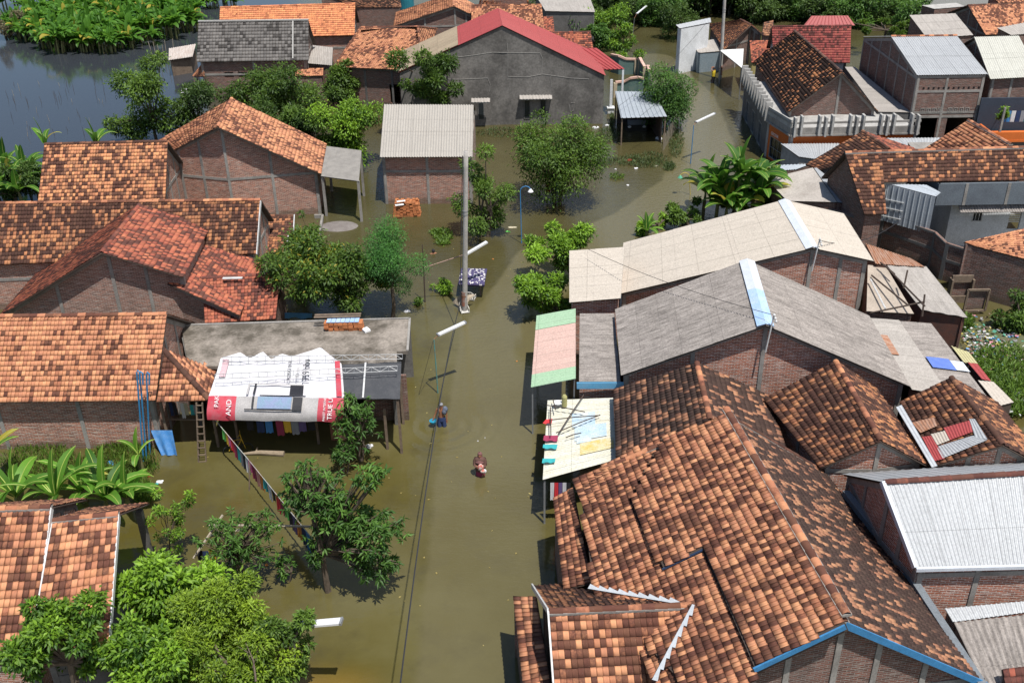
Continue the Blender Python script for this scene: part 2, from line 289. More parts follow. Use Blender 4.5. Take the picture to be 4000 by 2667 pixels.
def ridgecap(name,parent,a,b_,mat,r=.10,seg=.34,tone=.15,spread=.5,mortar=None):
    a,b_=A3(a,b_); L=np.linalg.norm(b_-a); n=max(1,int(L/seg)); d=(b_-a)/L; s=np.cross(d,[0,0,1]); s/=np.linalg.norm(s); u=np.cross(s,d)
    V=[];Fc=[];AT=[];K=6
    for i in range(n):
        t=tone+rnd.random()*spread; c=[t,rnd.random(),rnd.random()]; j=rnd.uniform(-.01,.01)
        for e,rr in ((i/n,r*.92),((i+1.06)/n,r*1.08)):
            o=a+d*L*min(e,1.0)+u*(-.03+j)
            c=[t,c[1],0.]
            for k in range(K+1): th=math.pi*k/K; V.append(o+s*rr*math.cos(th)*1.1+u*rr*math.sin(th)*.95); AT.append(c)
        o=i*2*(K+1)
        for k in range(K): Fc.append([o+k,o+K+1+k,o+K+2+k,o+k+1])
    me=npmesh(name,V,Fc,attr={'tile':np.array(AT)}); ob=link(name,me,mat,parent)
    if mortar:
        m=MB(); m.bar(a-u*.05,b_-u*.05,r*2.5,.07); m.build('ridge_mortar',mortar,parent)
    return ob

# ------------------------------------------------------------------ walls
ZB=-.5
def trap(parent,p,q,zp,zq,out,mat,holes=(),zb=ZB,th=.13,name='wall',label=None):
    # vertical wall from plan point p to q, top height zp at p, zq at q; outside towards `out`
    p=np.array([p[0],p[1],0.]);q=np.array([q[0],q[1],0.]);d=q-p;L=np.linalg.norm(d);d/=L;nn=np.array([d[1],-d[0],0])
    if nn@(np.array([out[0],out[1],0])-p)<0: nn=-nn
    b=MB(); zm=min(zp,zq)
    ss=sorted({0.,L,*[h[0] for h in holes],*[h[1] for h in holes]}); zs=sorted({zb,zm,*[h[2] for h in holes],*[h[3] for h in holes]})
    ins=lambda s,z: any(h[0]<s<h[1] and h[2]<z<h[3] for h in holes)
    W=lambda s,z,o: p+d*s+nn*o+np.array([0,0,z])
    def quad(c,o): b.face([W(s,z,o) for s,z in c],[(s,z) for s,z in c])
    for s0,s1 in zip(ss,ss[1:]):
        for z0,z1 in zip(zs,zs[1:]):
            if ins((s0+s1)/2,(z0+z1)/2): continue
            quad([(s0,z0),(s1,z0),(s1,z1),(s0,z1)],0); quad([(s0,z1),(s1,z1),(s1,z0),(s0,z0)],-th)
    if abs(zp-zq)>.01:
        c=[(0,zm),(L,zm),(L,zq)] if zq>zp else [(0,zm),(L,zm),(0,zp)]
        quad(c,0); quad(c[::-1],-th)
    b.face([W(0,zp,0),W(L,zq,0),W(L,zq,-th),W(0,zp,-th)],[(0,0),(L,0),(L,th),(0,th)])
    for s,z in ((0,zp),(L,zq)): b.face([W(s,zb,0),W(s,z,0),W(s,z,-th),W(s,zb,-th)],[(0,zb),(0,z),(th,z),(th,zb)])
    for s0,s1,z0,z1 in holes:
        for a,c in (((s0,z0),(s1,z0)),((s1,z0),(s1,z1)),((s1,z1),(s0,z1)),((s0,z1),(s0,z0))): b.face([W(*a,0),W(*c,0),W(*c,-th),W(*a,-th)],[(0,0),(1,0),(1,th),(0,th)])
    o=b.build(name,mat,parent,label); return dict(p=p,d=d,n=nn,L=L,zp=zp,zq=zq,zb=zb,W=W,o=o)
def col_(w,s,mat,wd=.17,z0=None,z1=None,proud=.035,name='column'):
    ztop=w['zp']+(w['zq']-w['zp'])*s/w['L']-.01; z0=w['zb'] if z0 is None else z0; z1=ztop if z1 is None else min(z1,ztop)
    b=MB(); W=w['W']; k=max(0,s-wd/2),min(w['L'],s+wd/2)
    b.hexa([W(k[0],z0,.002),W(k[1],z0,.002),W(k[1],z0,proud),W(k[0],z0,proud)],[W(k[0],z1,.002),W(k[1],z1,.002),W(k[1],z1,proud),W(k[0],z1,proud)]); return b.build(name,mat,w['o'].parent)
def beam_(w,z,mat,h=.17,s0=0.,s1=None,proud=.03,name='beam',z2=None):
    s1=w['L'] if s1 is None else s1; z2=z if z2 is None else z2; b=MB(); W=w['W']
    b.hexa([W(s0,z-h/2,.002),W(s1,z2-h/2,.002),W(s1,z2-h/2,proud),W(s0,z-h/2,proud)],[W(s0,z+h/2,.002),W(s1,z2+h/2,.002),W(s1,z2+h/2,proud),W(s0,z+h/2,proud)]); return b.build(name,mat,w['o'].parent)
def rake_(w,mat,h=.24,proud=.028): return beam_(w,w['zp']-h/2-.01,mat,h,proud=proud,z2=w['zq']-h/2-.01,name='rake_beam')
def window(w,s,z0,z1,wd,frame,glass,bars=1):
    W=w['W']; b=MB()
    for (a,c,e,f) in ((s-wd/2,s+wd/2,z0,z0+.05),(s-wd/2,s+wd/2,z1-.05,z1),(s-wd/2,s-wd/2+.05,z0+.05,z1-.05),(s+wd/2-.05,s+wd/2,z0+.05,z1-.05)):
        b.hexa([W(a,e,-.06),W(c,e,-.06),W(c,e,.015),W(a,e,.015)],[W(a,f,-.06),W(c,f,-.06),W(c,f,.015),W(a,f,.015)])
    for k in range(1,bars+1): x=s-wd/2+wd*k/(bars+1); b.bar(W(x,z0+.05,-.02),W(x,z1-.05,-.02),.025)
    if bars>1: b.bar(W(s-wd/2,(z0+z1)/2,-.02),W(s+wd/2,(z0+z1)/2,-.02),.025)
    o=b.build('window',frame,w['o'].parent); g=MB(); g.face([W(s-wd/2,z0,-.08),W(s+wd/2,z0,-.08),W(s+wd/2,z1,-.08),W(s-wd/2,z1,-.08)]); g.build('pane',glass,o)

# ------------------------------------------------------------------ palette
CONC=plain('raw concrete',(.30,.285,.265),.9,(.12,.11,.10),.6,1.2)
CONCD=plain('dark weathered concrete',(.16,.155,.15),.92,(.07,.065,.06),.6,.9)
CONCL=plain('pale concrete',(.42,.41,.39),.88,(.2,.19,.18),.6,1.6)
PLASTER=plain('grey cement render',(.20,.188,.175),.9,(.085,.08,.075),.85,.5,fine=.3,lo=.38,hi=.62)
WHITEP=plain('white painted plaster',(.70,.72,.74),.8,(.35,.35,.34),.35,1.2)
WOOD=plain('weathered timber',(.20,.15,.11),.85,(.07,.05,.04),.6,4)
WOODD=plain('dark roof timber',(.075,.055,.045),.9)
BAMBOO=plain('grey bamboo',(.36,.31,.24),.7,(.14,.12,.09),.5,5)
STEELW=plain('white painted steel',(.62,.63,.63),.45,(.3,.27,.24),.5,4,spec=.5)
GALV=plain('galvanised steel',(.32,.33,.34),.45,(.2,.2,.2),.4,5,metal=.4)
RUST=plain('rusty steel',(.25,.12,.07),.85,(.08,.04,.03),.6,6)
BLACK=plain('black hole shade',(.012,.012,.013),.9,bmp=0)
GLASS=plain('dark window glass',(.015,.02,.025),.12,spec=.6,bmp=0,fine=0,amt=0)
BLUEP=plain('blue paint',(.05,.22,.45),.6,(.03,.1,.2),.4,3)
BR=brick(); BRD=brick('dark weathered brick',(.21,.085,.06),(.09,.048,.038),(.30,.27,.245),.5); BRR=brick('red brick with white mortar',(.42,.13,.065),(.19,.07,.045),(.62,.55,.50),.12)
T_OR=tilemat('orange clay tile',(.50,.23,.125),(.36,.15,.08),(.13,.055,.036))
T_MIX=tilemat('orange and brown clay tile',(.55,.245,.12),(.18,.085,.052),(.10,.045,.032))
T_BRN=tilemat('brown clay tile',(.38,.165,.08),(.12,.057,.038),(.075,.036,.026),.5)
T_RED=tilemat('red clay tile',(.38,.12,.07),(.22,.07,.045),(.11,.045,.035),.45)
T_DRK=tilemat('dark mossy clay tile',(.32,.155,.09),(.115,.06,.043),(.06,.036,.029),.6)
T_BRT=tilemat('bright new clay tile',(.62,.245,.115),(.56,.21,.10),(.38,.14,.07),.1)
T_MAR=tilemat('maroon painted tile',(.26,.065,.055),(.17,.045,.04),(.085,.03,.026),.4)
T_GRY=tilemat('grey concrete tile',(.15,.14,.132),(.10,.094,.09),(.06,.055,.052),.5)
S_CRM=sheetmat('cream fibre cement sheet',(.49,.44,.38),(.36,.32,.27),.45,2,.75,strip=.05)
S_BEI=sheetmat('beige metal sheet',(.37,.345,.31),(.29,.27,.24),.35,2,.6,strip=.05)
S_GRY=sheetmat('weathered grey fibre cement sheet',(.36,.325,.30),(.13,.115,.105),.8,3,.9,strip=.2)
S_ASB=sheetmat('pale grey fibre cement sheet',(.40,.37,.34),(.24,.22,.20),.6,2,.9,strip=.15)
S_ZNC=sheetmat('pale zinc sheet',(.43,.445,.46),(.31,.32,.33),.45,2,.5,.15,strip=.08)
S_ZNB=sheetmat('blue grey zinc sheet',(.40,.44,.48),(.28,.30,.32),.35,2,.5,.2,strip=.08)
S_RED=sheetmat('red metal roofing',(.36,.065,.065),(.25,.05,.05),.4,2,.55,strip=.08)
S_RST=sheetmat('rusty iron sheet',(.33,.14,.07),(.50,.42,.36),.6,3,.85,strip=.3)
# ------------------------------------------------------------------ ground and water
def grid(x0_,x1_,y0_,y1_,z,n=1):
    m=MB(); m.face([(x0_,y0_,z),(x1_,y0_,z),(x1_,y1_,z),(x0_,y1_,z)]); return m
grid(-1500,1500,-300,2600,-.9).build('ground',plain('mud',(.12,.09,.05),.9),None,kind='structure')
m,n,b=newmat('murky flood water'); geo=N(n,'ShaderNodeNewGeometry'); sx=N(n,'ShaderNodeSeparateXYZ'); n.links.new(geo.outputs['Position'],sx.inputs[0])
def mth(op,a,b_=0.,c=0.):
    x=N(n,'ShaderNodeMath',operation=op)
    for s,i in ((a,0),(b_,1),(c,2)):
        if isinstance(s,(int,float)): x.inputs[i].default_value=s
        else: n.links.new(s,x.inputs[i])
    return x.outputs[0]
def smooth(v,a,b_):
    r=N(n,'ShaderNodeMapRange',interpolation_type='SMOOTHSTEP'); n.links.new(v,r.inputs[0]); r.inputs[1].default_value=a; r.inputs[2].default_value=b_; return r.outputs[0]
X,Y=sx.outputs[0],sx.outputs[1]
tn=noise(n,.12,5,.6); tn2=noise(n,.55,4,.65)
base=mixc(n,(.108,.096,.040),(.070,.058,.014),ramp(n,tn.outputs[0],[(.38,(0,0,0)),(.62,(1,1,1))]).outputs[0])
base=mixc(n,base,(.060,.052,.024),ramp(n,tn2.outputs[0],[(.50,(0,0,0)),(.75,(.7,.7,.7))]).outputs[0])
# deep clear pond at the far left: little silt, dark
pond=mth('MULTIPLY',smooth(mth('ADD',X,mth('MULTIPLY',tn.outputs[0],6.)),-19.,-27.),smooth(Y,52.,62.))
base=mixc(n,base,(.010,.030,.085),pond)  # blue of the reflected sky put into the pond's colour
base=mixc(n,base,(.050,.045,.022),mth('MULTIPLY',smooth(Y,40.,58.),.6))
# shallow sandy yard near the bottom lamp and the pale submerged road
shal=mth('MULTIPLY',mth('MULTIPLY',smooth(mth('ADD',X,mth('MULTIPLY',tn2.outputs[0],1.6)),-3.0,-5.2),smooth(Y,24.2,22.0)),smooth(X,-9.,-7.5))
base=mixc(n,base,(.19,.115,.022),shal)
def seg(a,b_,wd,soft=.5):   # 1 within wd of the line a-b on plan
    dx,dy=b_[0]-a[0],b_[1]-a[1]; L2=dx*dx+dy*dy
    px=mth('SUBTRACT',X,float(a[0]));py=mth('SUBTRACT',Y,float(a[1])); t=mth('MULTIPLY_ADD',px,float(dx/L2),mth('MULTIPLY',py,float(dy/L2))); c=N(n,'ShaderNodeClamp'); n.links.new(t,c.inputs[0]); t=c.outputs[0]
    ex=mth('SUBTRACT',px,mth('MULTIPLY',t,float(dx))); ey=mth('SUBTRACT',py,mth('MULTIPLY',t,float(dy)))
    d=mth('SQRT',mth('ADD',mth('MULTIPLY',ex,ex),mth('MULTIPLY',ey,ey))); d=mth('ADD',d,mth('MULTIPLY_ADD',tn2.outputs[0],.5,-.25)); return smooth(d,wd+soft,wd)
ra=[at(1880,2700),at(1900,1900),at(1960,1300),at(2150,1010),at(2500,870),at(2700,720),at(2760,560),at(2700,380),at(2550,230)]
rd=None
for a,b_ in zip(ra,ra[1:]):
    s_=seg(a,b_,1.9,.35); rd=s_ if rd is None else mth('MAXIMUM',rd,s_)
base=mixc(n,base,(.118,.103,.052),mth('MULTIPLY',rd,mth('MULTIPLY_ADD',smooth(Y,32.,55.),.35,.50)))
n.links.new(base,b.inputs['Base Color']); b.inputs['Roughness'].default_value=.06; b.inputs['IOR'].default_value=1.42; b.inputs['Specular IOR Level'].default_value=.5
# ripples: fine wind ripples, stronger far off; rings round the wading man
wv=noise(n,3.2,3,.55,stretch=(.8,1.6,1)); wv2=noise(n,9.,2,.5,stretch=(.7,1.5,1)); far=smooth(Y,38.,62.)
pm=at(1727,1660); dd=mth('SQRT',mth('ADD',mth('POWER',mth('SUBTRACT',X,float(pm[0])),2.),mth('POWER',mth('SUBTRACT',Y,float(pm[1])),2.)))
ring=mth('MULTIPLY',mth('SINE',mth('MULTIPLY_ADD',dd,-9.5,mth('MULTIPLY',tn2.outputs[0],4.))),mth('MULTIPLY',smooth(dd,3.4,.8),smooth(Y,float(pm[1])+1.2,float(pm[1])-.2)))
hh=mth('ADD',mth('MULTIPLY',mth('ADD',mth('MULTIPLY',wv.outputs[0],1.),mth('MULTIPLY',wv2.outputs[0],.35)),mth('MULTIPLY_ADD',far,.8,.42)),mth('MULTIPLY',ring,.5))
hh=mth('MULTIPLY',hh,mth('MULTIPLY_ADD',pond,-.9,1.))
bp=N(n,'ShaderNodeBump'); bp.inputs['Strength'].default_value=.55; bp.inputs['Distance'].default_value=.045; n.links.new(hh,bp.inputs['Height']); n.links.new(bp.outputs[0],b.inputs['Normal'])
grid(-1400,1400,-250,2400,0).build('flood_water',m,None,kind='structure')
# raised bank with rubbish at the right
bp_=[at(3700,1260),at(3790,1245),at(3900,1240),at(4200,1180),at(4500,1700),at(3960,1640),at(3850,1500)]
mm=MB(); cz=sum(bp_)/len(bp_)
for p,q in zip(bp_,bp_[1:]+bp_[:1]): mm.face([[p[0],p[1],-.05],[q[0],q[1],-.05],[cz[0],cz[1],.45]])
bo=mm.build('bank',plain('weedy silt bank',(.085,.11,.04),.95,(.16,.14,.10),.6,1.2),None,kind='structure')
B={
 'L1':[(-20.54,59.89,5.82),(-27.89,59.72,5.82),(-20.29,56.85,3.15),(-27.73,56.69,3.15),(-20.66,62.83,3.20),(-28.01,62.66,3.20)],
 'L2':[(-18.28,67.09,6.36),(-17.69,60.82,6.36),(-12.50,67.93,2.86),(-11.95,61.94,2.86),(-22.63,64.17,4.48),(-21.07,62.26,4.48)],
 'L3':[(-13.43,52.06,5.00),(-31.70,52.20,5.00),(-13.51,49.99,2.77),(-31.08,48.81,2.77),(-13.48,54.51,2.80),(-31.74,54.65,2.80)],
 'L4':[(-19.68,51.23,5.15),(-19.59,45.03,5.15),(-16.20,51.47,3.74),(-15.94,45.09,3.74),(-25.28,51.05,2.00),(-25.12,44.75,2.00)],
 'L5':[(-14.68,38.80,5.00),(-24.02,38.88,5.00),(-14.68,35.70,2.63),(-23.75,35.79,2.63),(-14.65,41.94,2.90),(-23.98,42.02,2.90)],
 'L6a':[(-14.42,25.47,5.19),(-17.57,25.37,5.19),(-14.09,21.86,2.86),(-17.42,21.63,2.86),(-14.66,28.17,3.41),(-17.78,27.98,3.41)],
 'L6b':[(-12.41,25.52,4.83),(-14.39,25.26,4.83),(-11.77,21.65,3.13),(-13.88,21.11,3.13),(-12.82,28.78,2.72),(-14.87,28.51,2.72)],
 'B':[(-2.36,68.72,5.21),(-8.50,69.18,5.21),(-2.35,63.30,3.38),(-8.33,63.49,3.38),(-2.39,74.31,3.20),(-8.53,74.78,3.20)],
 'Gr':[(-0.71,87.46,7.87),(-0.37,80.89,7.87),(7.54,88.23,3.93),(7.72,80.68,3.93),(-8.93,87.01,4.52),(-8.58,80.24,4.52)],
 'K1':[(-17.46,92.55,6.06),(-27.16,92.63,6.06),(-17.23,89.50,3.36),(-26.97,89.58,3.36),(-17.58,95.53,3.40),(-27.29,95.61,3.40)],
 'K2':[(-14.54,101.81,5.70),(-27.32,100.98,5.70),(-14.45,98.90,3.37),(-27.18,98.33,3.37),(-14.67,104.53,3.40),(-27.45,103.70,3.40)],
 'K4':[(-5.59,110.36,4.95),(-5.20,103.71,4.95),(-3.00,110.52,3.56),(-2.67,104.33,3.56),(-11.54,109.99,3.20),(-11.19,103.37,3.20)],
 'K5':[(3.40,103.66,4.95),(-3.45,103.95,4.95),(3.58,99.40,3.22),(-3.45,99.68,3.22),(3.29,108.14,3.20),(-3.56,108.43,3.20)],
 'K7':[(7.77,97.23,3.70),(4.02,97.07,3.70),(7.88,95.56,2.61),(3.96,95.42,2.61),(7.69,98.92,2.60),(3.94,98.75,2.60)],
 'R3':[(14.60,51.14,4.89),(14.45,44.85,4.89),(17.78,50.87,4.17),(17.47,44.81,4.17),(6.21,51.72,2.29),(5.27,45.42,2.29)],
 'R4':[(10.54,41.59,5.82),(10.00,35.45,5.82),(16.29,41.23,3.11),(16.05,35.06,3.11),(4.76,41.78,3.34),(4.44,35.90,3.34)],
 'R5':[(7.29,34.87,4.49),(7.10,30.81,4.49),(10.28,34.90,2.89),(10.05,30.63,2.89),(4.14,35.49,2.95),(3.76,30.53,2.95)],
 'R6':[(7.23,29.18,5.74),(8.46,19.44,5.74),(11.18,29.86,2.78),(12.96,20.07,2.78),(2.03,28.58,3.60),(3.83,18.45,3.60)],
 'R7':[(4.97,21.59,4.38),(0.92,21.43,4.38),(5.11,19.77,2.72),(1.04,19.53,2.72),(4.69,25.12,2.17),(0.55,24.87,2.17)],
 'R8':[(12.81,34.96,4.42),(12.82,29.41,4.42),(14.70,35.16,2.98),(14.94,29.81,2.98),(9.93,34.19,3.19),(10.91,29.56,3.19)],
 'R9':[(17.05,33.96,4.19),(17.13,29.39,4.19),(19.08,33.94,3.00),(19.16,29.36,3.00),(15.17,33.81,3.19),(14.98,29.58,3.19)],
 'R10':[(18.68,26.38,5.35),(11.61,25.85,5.35),(17.80,23.80,3.71),(12.18,23.72,3.71),(18.45,29.74,3.19),(11.55,29.22,3.19)],
 'N':[(23.79,86.34,5.89),(23.88,73.05,5.89),(26.86,86.27,3.10),(26.75,72.64,3.10),(20.90,87.31,3.22),(20.25,72.61,3.22)],
 'M':[(29.14,88.55,5.77),(22.44,88.64,5.77),(28.49,85.55,3.40),(22.31,86.46,3.40),(29.52,91.15,3.40),(22.82,91.23,3.40)],
 'M2':[(31.17,96.03,5.05),(27.88,96.17,5.05),(31.70,95.27,4.33),(27.12,95.60,4.33),(31.25,96.82,4.30),(27.96,96.95,4.30)],
 'P':[(34.11,78.89,7.01),(29.13,78.98,7.01),(34.23,72.77,5.66),(29.17,72.79,5.66),(34.06,85.10,5.60),(29.08,85.19,5.60)],
 'Q':[(37.98,77.16,7.33),(34.58,76.98,7.33),(38.41,73.68,5.19),(34.66,73.20,5.19),(37.76,80.83,5.20),(34.36,80.64,5.20)],
 'V5':[(21.22,56.14,5.76),(19.12,56.02,5.76),(20.98,53.18,3.15),(19.74,53.16,3.15),(21.03,59.03,3.20),(18.92,58.91,3.20)],
 'V2':[(22.81,64.07,4.42),(23.35,60.51,4.42),(26.68,65.06,2.90),(27.22,61.50,2.90),(18.94,62.52,2.79),(19.51,61.44,2.79)],
 'V4':[(29.95,65.05,4.74),(30.56,60.04,4.74),(32.65,65.39,3.00),(33.26,60.38,3.00),(27.24,64.64,2.96),(27.89,59.86,2.96)],
 'T1':[(22.57,101.48,3.71),(23.12,99.04,3.71),(23.68,101.49,3.03),(24.07,97.56,3.03),(20.31,105.96,2.37),(19.94,95.09,2.37)],
 'S1':[(51.41,99.95,5.17),(43.33,99.13,5.17),(52.06,95.40,3.42),(43.57,94.74,3.42),(51.08,104.49,3.40),(43.00,103.67,3.40)],
 'V8':[(24.02,49.25,5.46),(26.78,46.76,5.46),(26.99,51.93,3.00),(29.75,49.44,3.00),(24.02,49.25,5.46),(26.78,46.76,5.46)],
}
# ------------------------------------------------------------------ houses
def lerp(a,b,t): return np.asarray(a)*(1-t)+np.asarray(b)*t
def roofside(parent,P,spec,name='roof'):
    k=spec[0]
    if k=='tile':
        _,mat,kw=spec; o=tiles(name,parent,P,mat,**kw); deck('roof_deck',o,P,WOODD,.05,.02)
    else:
        _,mat,kw=spec; o=corr(name,parent,P,mat,**kw); deck('roof_deck',o,P,WOODD,.03,.05,.02)
    return o
def house(key,name,label,A,Bs=None,wall=None,ov=.35,orv=.3,cat='house',frame=True,holesA=(),holes1=(),ends=(1,0),wallsB=True,cap=None,cols1=(0,.5),colsA=(0,.5,1),beams=(.62,),cc=None,zb=ZB,capmort=None,fascia=None,mono=False,group=None):
    cc=cc or CONC; wall=wall or BR
    R0,R1,A0,A1,B0,B1=[np.array(p,float) for p in B[key]]
    c=(R0+R1)/2; th=empty(name,(c[0],c[1],0),label,cat,group)
    SA=lambda s,t: lerp(lerp(R1,R0,s),lerp(A1,A0,s),t)
    SB=lambda s,t: lerp(lerp(R1,R0,s),lerp(B1,B0,s),t)
    L=np.linalg.norm(R0-R1); LA=np.linalg.norm(A1-R1); LB=np.linalg.norm(B1-R1) or 1
    s1=orv/L; s0=1-orv/L; tA=1-ov/LA; tB=1-ov/LB
    if mono: tB=0.
    roofside(th,(R1,R0,A0,A1),A)
    if not mono: roofside(th,(R0,R1,B1,B0),Bs or A)
    if cap: ridgecap('ridge_tiles',th,R1+[0,0,.03],R0+[0,0,.03],cap,mortar=capmort)
    g=.10
    a1,a0,b1,b0,r1,r0=SA(s1,tA),SA(s0,tA),SB(s1,tB),SB(s0,tB),SA(s1,0),SA(s0,0)
    out={}
    cx=(a1+a0+b1+b0)/4
    def mk(p,q,zp,zq,outp,holes=(),nm='wall'):
        return trap(th,p,q,zp-g,zq-g,outp,wall,holes,zb)
    o_=lambda p,q: (p+q)/2*2-cx
    out['A']=mk(a1,a0,a1[2],a0[2],o_(a1,a0),holesA)
    if wallsB or mono: out['B']=mk(b1,b0,b1[2],b0[2],o_(b1,b0))
    if 1 in ends:
        oo=o_(a1,b1)
        if mono: out['1A']=mk(b1,a1,b1[2],a1[2],oo,holes1)
        else:
            out['1B']=mk(b1,r1,b1[2],r1[2],oo); out['1A']=mk(r1,a1,r1[2],a1[2],oo,holes1)
    if 0 in ends:
        oo=o_(a0,b0)
        if mono: out['0A']=mk(b0,a0,b0[2],a0[2],oo)
        else: out['0B']=mk(b0,r0,b0[2],r0[2],oo); out['0A']=mk(r0,a0,r0[2],a0[2],oo)
    if frame:
        for k in out:
            w=out[k]
            if k[0] in '10':
                rake_(w,cc)
                if k[1]=='A' and not mono: col_(w,.09,cc,proud=.04)
                for f in cols1:
                    s_=(f if k[1]=='B' or mono else 1-f)*w['L']; col_(w,max(.09,min(w['L']-.09,s_)),cc)
                if beams:
                    zz=min(a1[2],b1[2],a0[2],b0[2])-.25
                    beam_(w,zz,cc)
            else:
                for f in colsA: col_(w,min(max(w['L']*f,.09),w['L']-.09),cc)
                for f in beams: beam_(w,w['zp']*f,cc)
                beam_(w,w['zp']-.09,cc,proud=.026)
    if fascia:
        for (q,sd) in ((A1,SA),) + (() if mono else ((B1,SB),)):
            m=MB(); m.bar(R1-[0,0,.06],q-[0,0,.06],.04,.2); m.build('fascia',fascia,th)
        if not mono or 1:
            m=MB(); m.bar(R0-[0,0,.06],A0-[0,0,.06],.04,.2); m.build('fascia',fascia,th)
    th_d=dict(e=th,w=out,SA=SA,SB=SB,a1=a1,a0=a0,b1=b1,b0=b0,R0=R0,R1=R1,A0=A0,A1=A1,B0=B0,B1=B1); return th_d
def T(mat,dark=.35,**k): return ('tile',mat,dict(dark=dark,**k))
def Cg(mat,**k): return ('corr',mat,k)
def quad(px,zh,zl):   # four photo corners: hi-start, hi-end, lo-end, lo-start
    z=[zh,zh,zl,zl]; return [at(*p,zz) for p,zz in zip(px,z)]
def shed(name,label,cat,P,roof,walls=None,posts=None,zb=ZB,ov=.15,open_=(),group=None,fr=False,parent=None,postmat=None):
    P=[np.asarray(p,float) for p in P]
    c=sum(P)/4; th=empty(name,(c[0],c[1],0),label,cat,group) if parent is None else parent
    roofside(th,P,roof)
    cin=[p+(c-p)/np.linalg.norm((c-p)[:2])*ov for p in P]
    if walls is not None:
        for i in range(4):
            if i in open_: continue
            p,q=cin[i],cin[(i+1)%4]; w=trap(th,p,q,p[2]-.08,q[2]-.08,(p+q)/2*2-c,walls,(),zb)
            if fr:
                col_(w,.09,CONC); beam_(w,min(w['zp'],w['zq'])-.1,CONC)
    if posts is not None:
        for p in cin:
            m=MB(); m.bar((p[0],p[1],zb),(p[0],p[1],p[2]-.05),posts); m.build('post',postmat or WOOD,th)
    return th
BB=T_BRN
def RID(m): return m

# --- left bank -------------------------------------------------------------
L1=house('L1','tile_roofed_house','brick house with blotchy bright orange and brown tiles behind the long brown tiled house',T(T_MIX,.34,spread=.62,cell=3),cap=T_BRN,cc=CONC,beams=(.6,))
L2=house('L2','brick_gable_house','brick gable house with orange tiles and a grey lean-to, left of the box-like house',T(T_OR,.30,spread=.6),wall=BR,cap=T_OR,cols1=(0,.5),beams=(.6,),ov=.35,orv=.6)
L3=house('L3','long_tiled_house','long low house with dark brown tiles and a white verge, at the left edge',T(T_BRN,.66,spread=.5,cell=4,tw=.165),cap=T_OR,ends=(0,),fascia=STEELW)
L4=house('L4','red_tiled_house','broad brick gable house with reddish tiles in front of the long brown tiled house',T(T_RED,.42,spread=.55),T(T_RED,.40,spread=.4),wall=brick('pinkish brick',(.33,.15,.105),(.16,.085,.065),(.47,.42,.38),.25),cap=T_RED,beams=(),cols1=(0,.5),ov=.15,orv=.5)
L5=house('L5','orange_tiled_house','house with a wide orange tile slope and brick wall, left of the concrete terrace',T(T_OR,.13,spread=.5,cell=6,tw=.155),cap=T_OR,ends=(0,),colsA=(.23,.63,1),beams=(),holesA=((1.2,1.75,.2,1.3),),ov=.5)
L6=house('L6a','tiled_house','leftmost of the two joined houses with weathered orange tiles in the bottom left corner',T(T_OR,.36,spread=.62,cell=2,tw=.172,tl=.255),cap=T_OR,capmort=CONC,ends=(0,),fascia=STEELW,cc=CONCD)
L6b=house('L6b','tiled_house','right-hand one of the two joined tiled houses in the bottom left corner',T(T_OR,.36,spread=.66,cell=2,tw=.172,tl=.255),cap=T_OR,capmort=CONC,ends=(),fascia=STEELW,wall=CONCD,cc=CONCD,wallsB=False)
p=L6b['B0']+[-.3,-.3,0]; m=MB(); m.bar([p[0],p[1],ZB],p-[0,0,.1],.22); m.build('post',CONCD,L6b['e']); p=L6b['A0']+[-.3,.3,0]; m=MB(); m.bar([p[0],p[1],ZB],p-[0,0,.1],.22); m.build('post',CONCD,L6b['e'])

# lean-to on L2
shed('lean_to','grey cement sheet lean-to on concrete posts beside the orange roofed gable house','lean-to',quad([(1276,571),(1412,588),(1402,708),(1253,688)],3.15,2.75),('corr',plain('flat weathered grey sheet',(.27,.255,.235),.9,(.16,.15,.14),.6,2),dict(pitch=.075,amp=.007)),posts=.16,postmat=CONC)
# lower part of L4 (stepped down) and its cross gable
P=[at(820,938,3.15),at(1027,1030,2.1),at(957,1228,2.1),at(660,1112,3.45)]
def lowroof(parent,P4,spec): return roofside(parent,P4,spec)
z1,z2=3.25,2.35
Q=[at(655,1108,z1),at(812,925,z1),at(1027,1030,z2),at(935,1232,z2)]
lowroof(L4['e'],Q,T(T_RED,.33,spread=.6))
w=trap(L4['e'],Q[0]+[.1,.3,0],Q[3]+[-.1,.3,0],z1-.12,z2-.12,(Q[0]+Q[3])/2+[0,-5,0],MATS['pinkish brick']); rake_(w,CONC); col_(w,.1,CONC); col_(w,w['L']*.75,CONC)
Q2=[at(790,1087,3.0),at(1094,1069,3.0),at(1077,1245,1.95),at(800,1262,1.95)]
x4=empty('side_room',((Q2[0]+Q2[1])/2*[1,1,0]),'small side room with a steep red tile slope left of the large fruit tree','house')
roofside(x4,Q2,T(T_RED,.26,spread=.5)); ridgecap('ridge_tiles',x4,Q2[0]+[0,0,.03],Q2[1]+[0,0,.03],T_RED)
bk=[Q2[1]+[0,0,0],Q2[0]+[0,0,0],Q2[0]+[0,1.2,-.8],Q2[1]+[0,1.2,-.8]]; roofside(x4,bk,T(T_RED,.4))
for a,b_ in ((Q2[3],Q2[2]),(Q2[2],Q2[1]+[0,1.0,0])):
    trap(x4,a+[-.15,.25,0] if a is Q2[2] else a+[.1,.25,0],b_+[-.15,.25 if b_ is Q2[2] else 0,0],1.85,1.85,(a+b_)/2+[2,-3,0],BRD)
m=MB(); m.bar(at(870,1087,3.12),at(900,1086,3.12)+[.6,0,0],.16,.05); m.build('ridge_flashing',STEELW,x4)
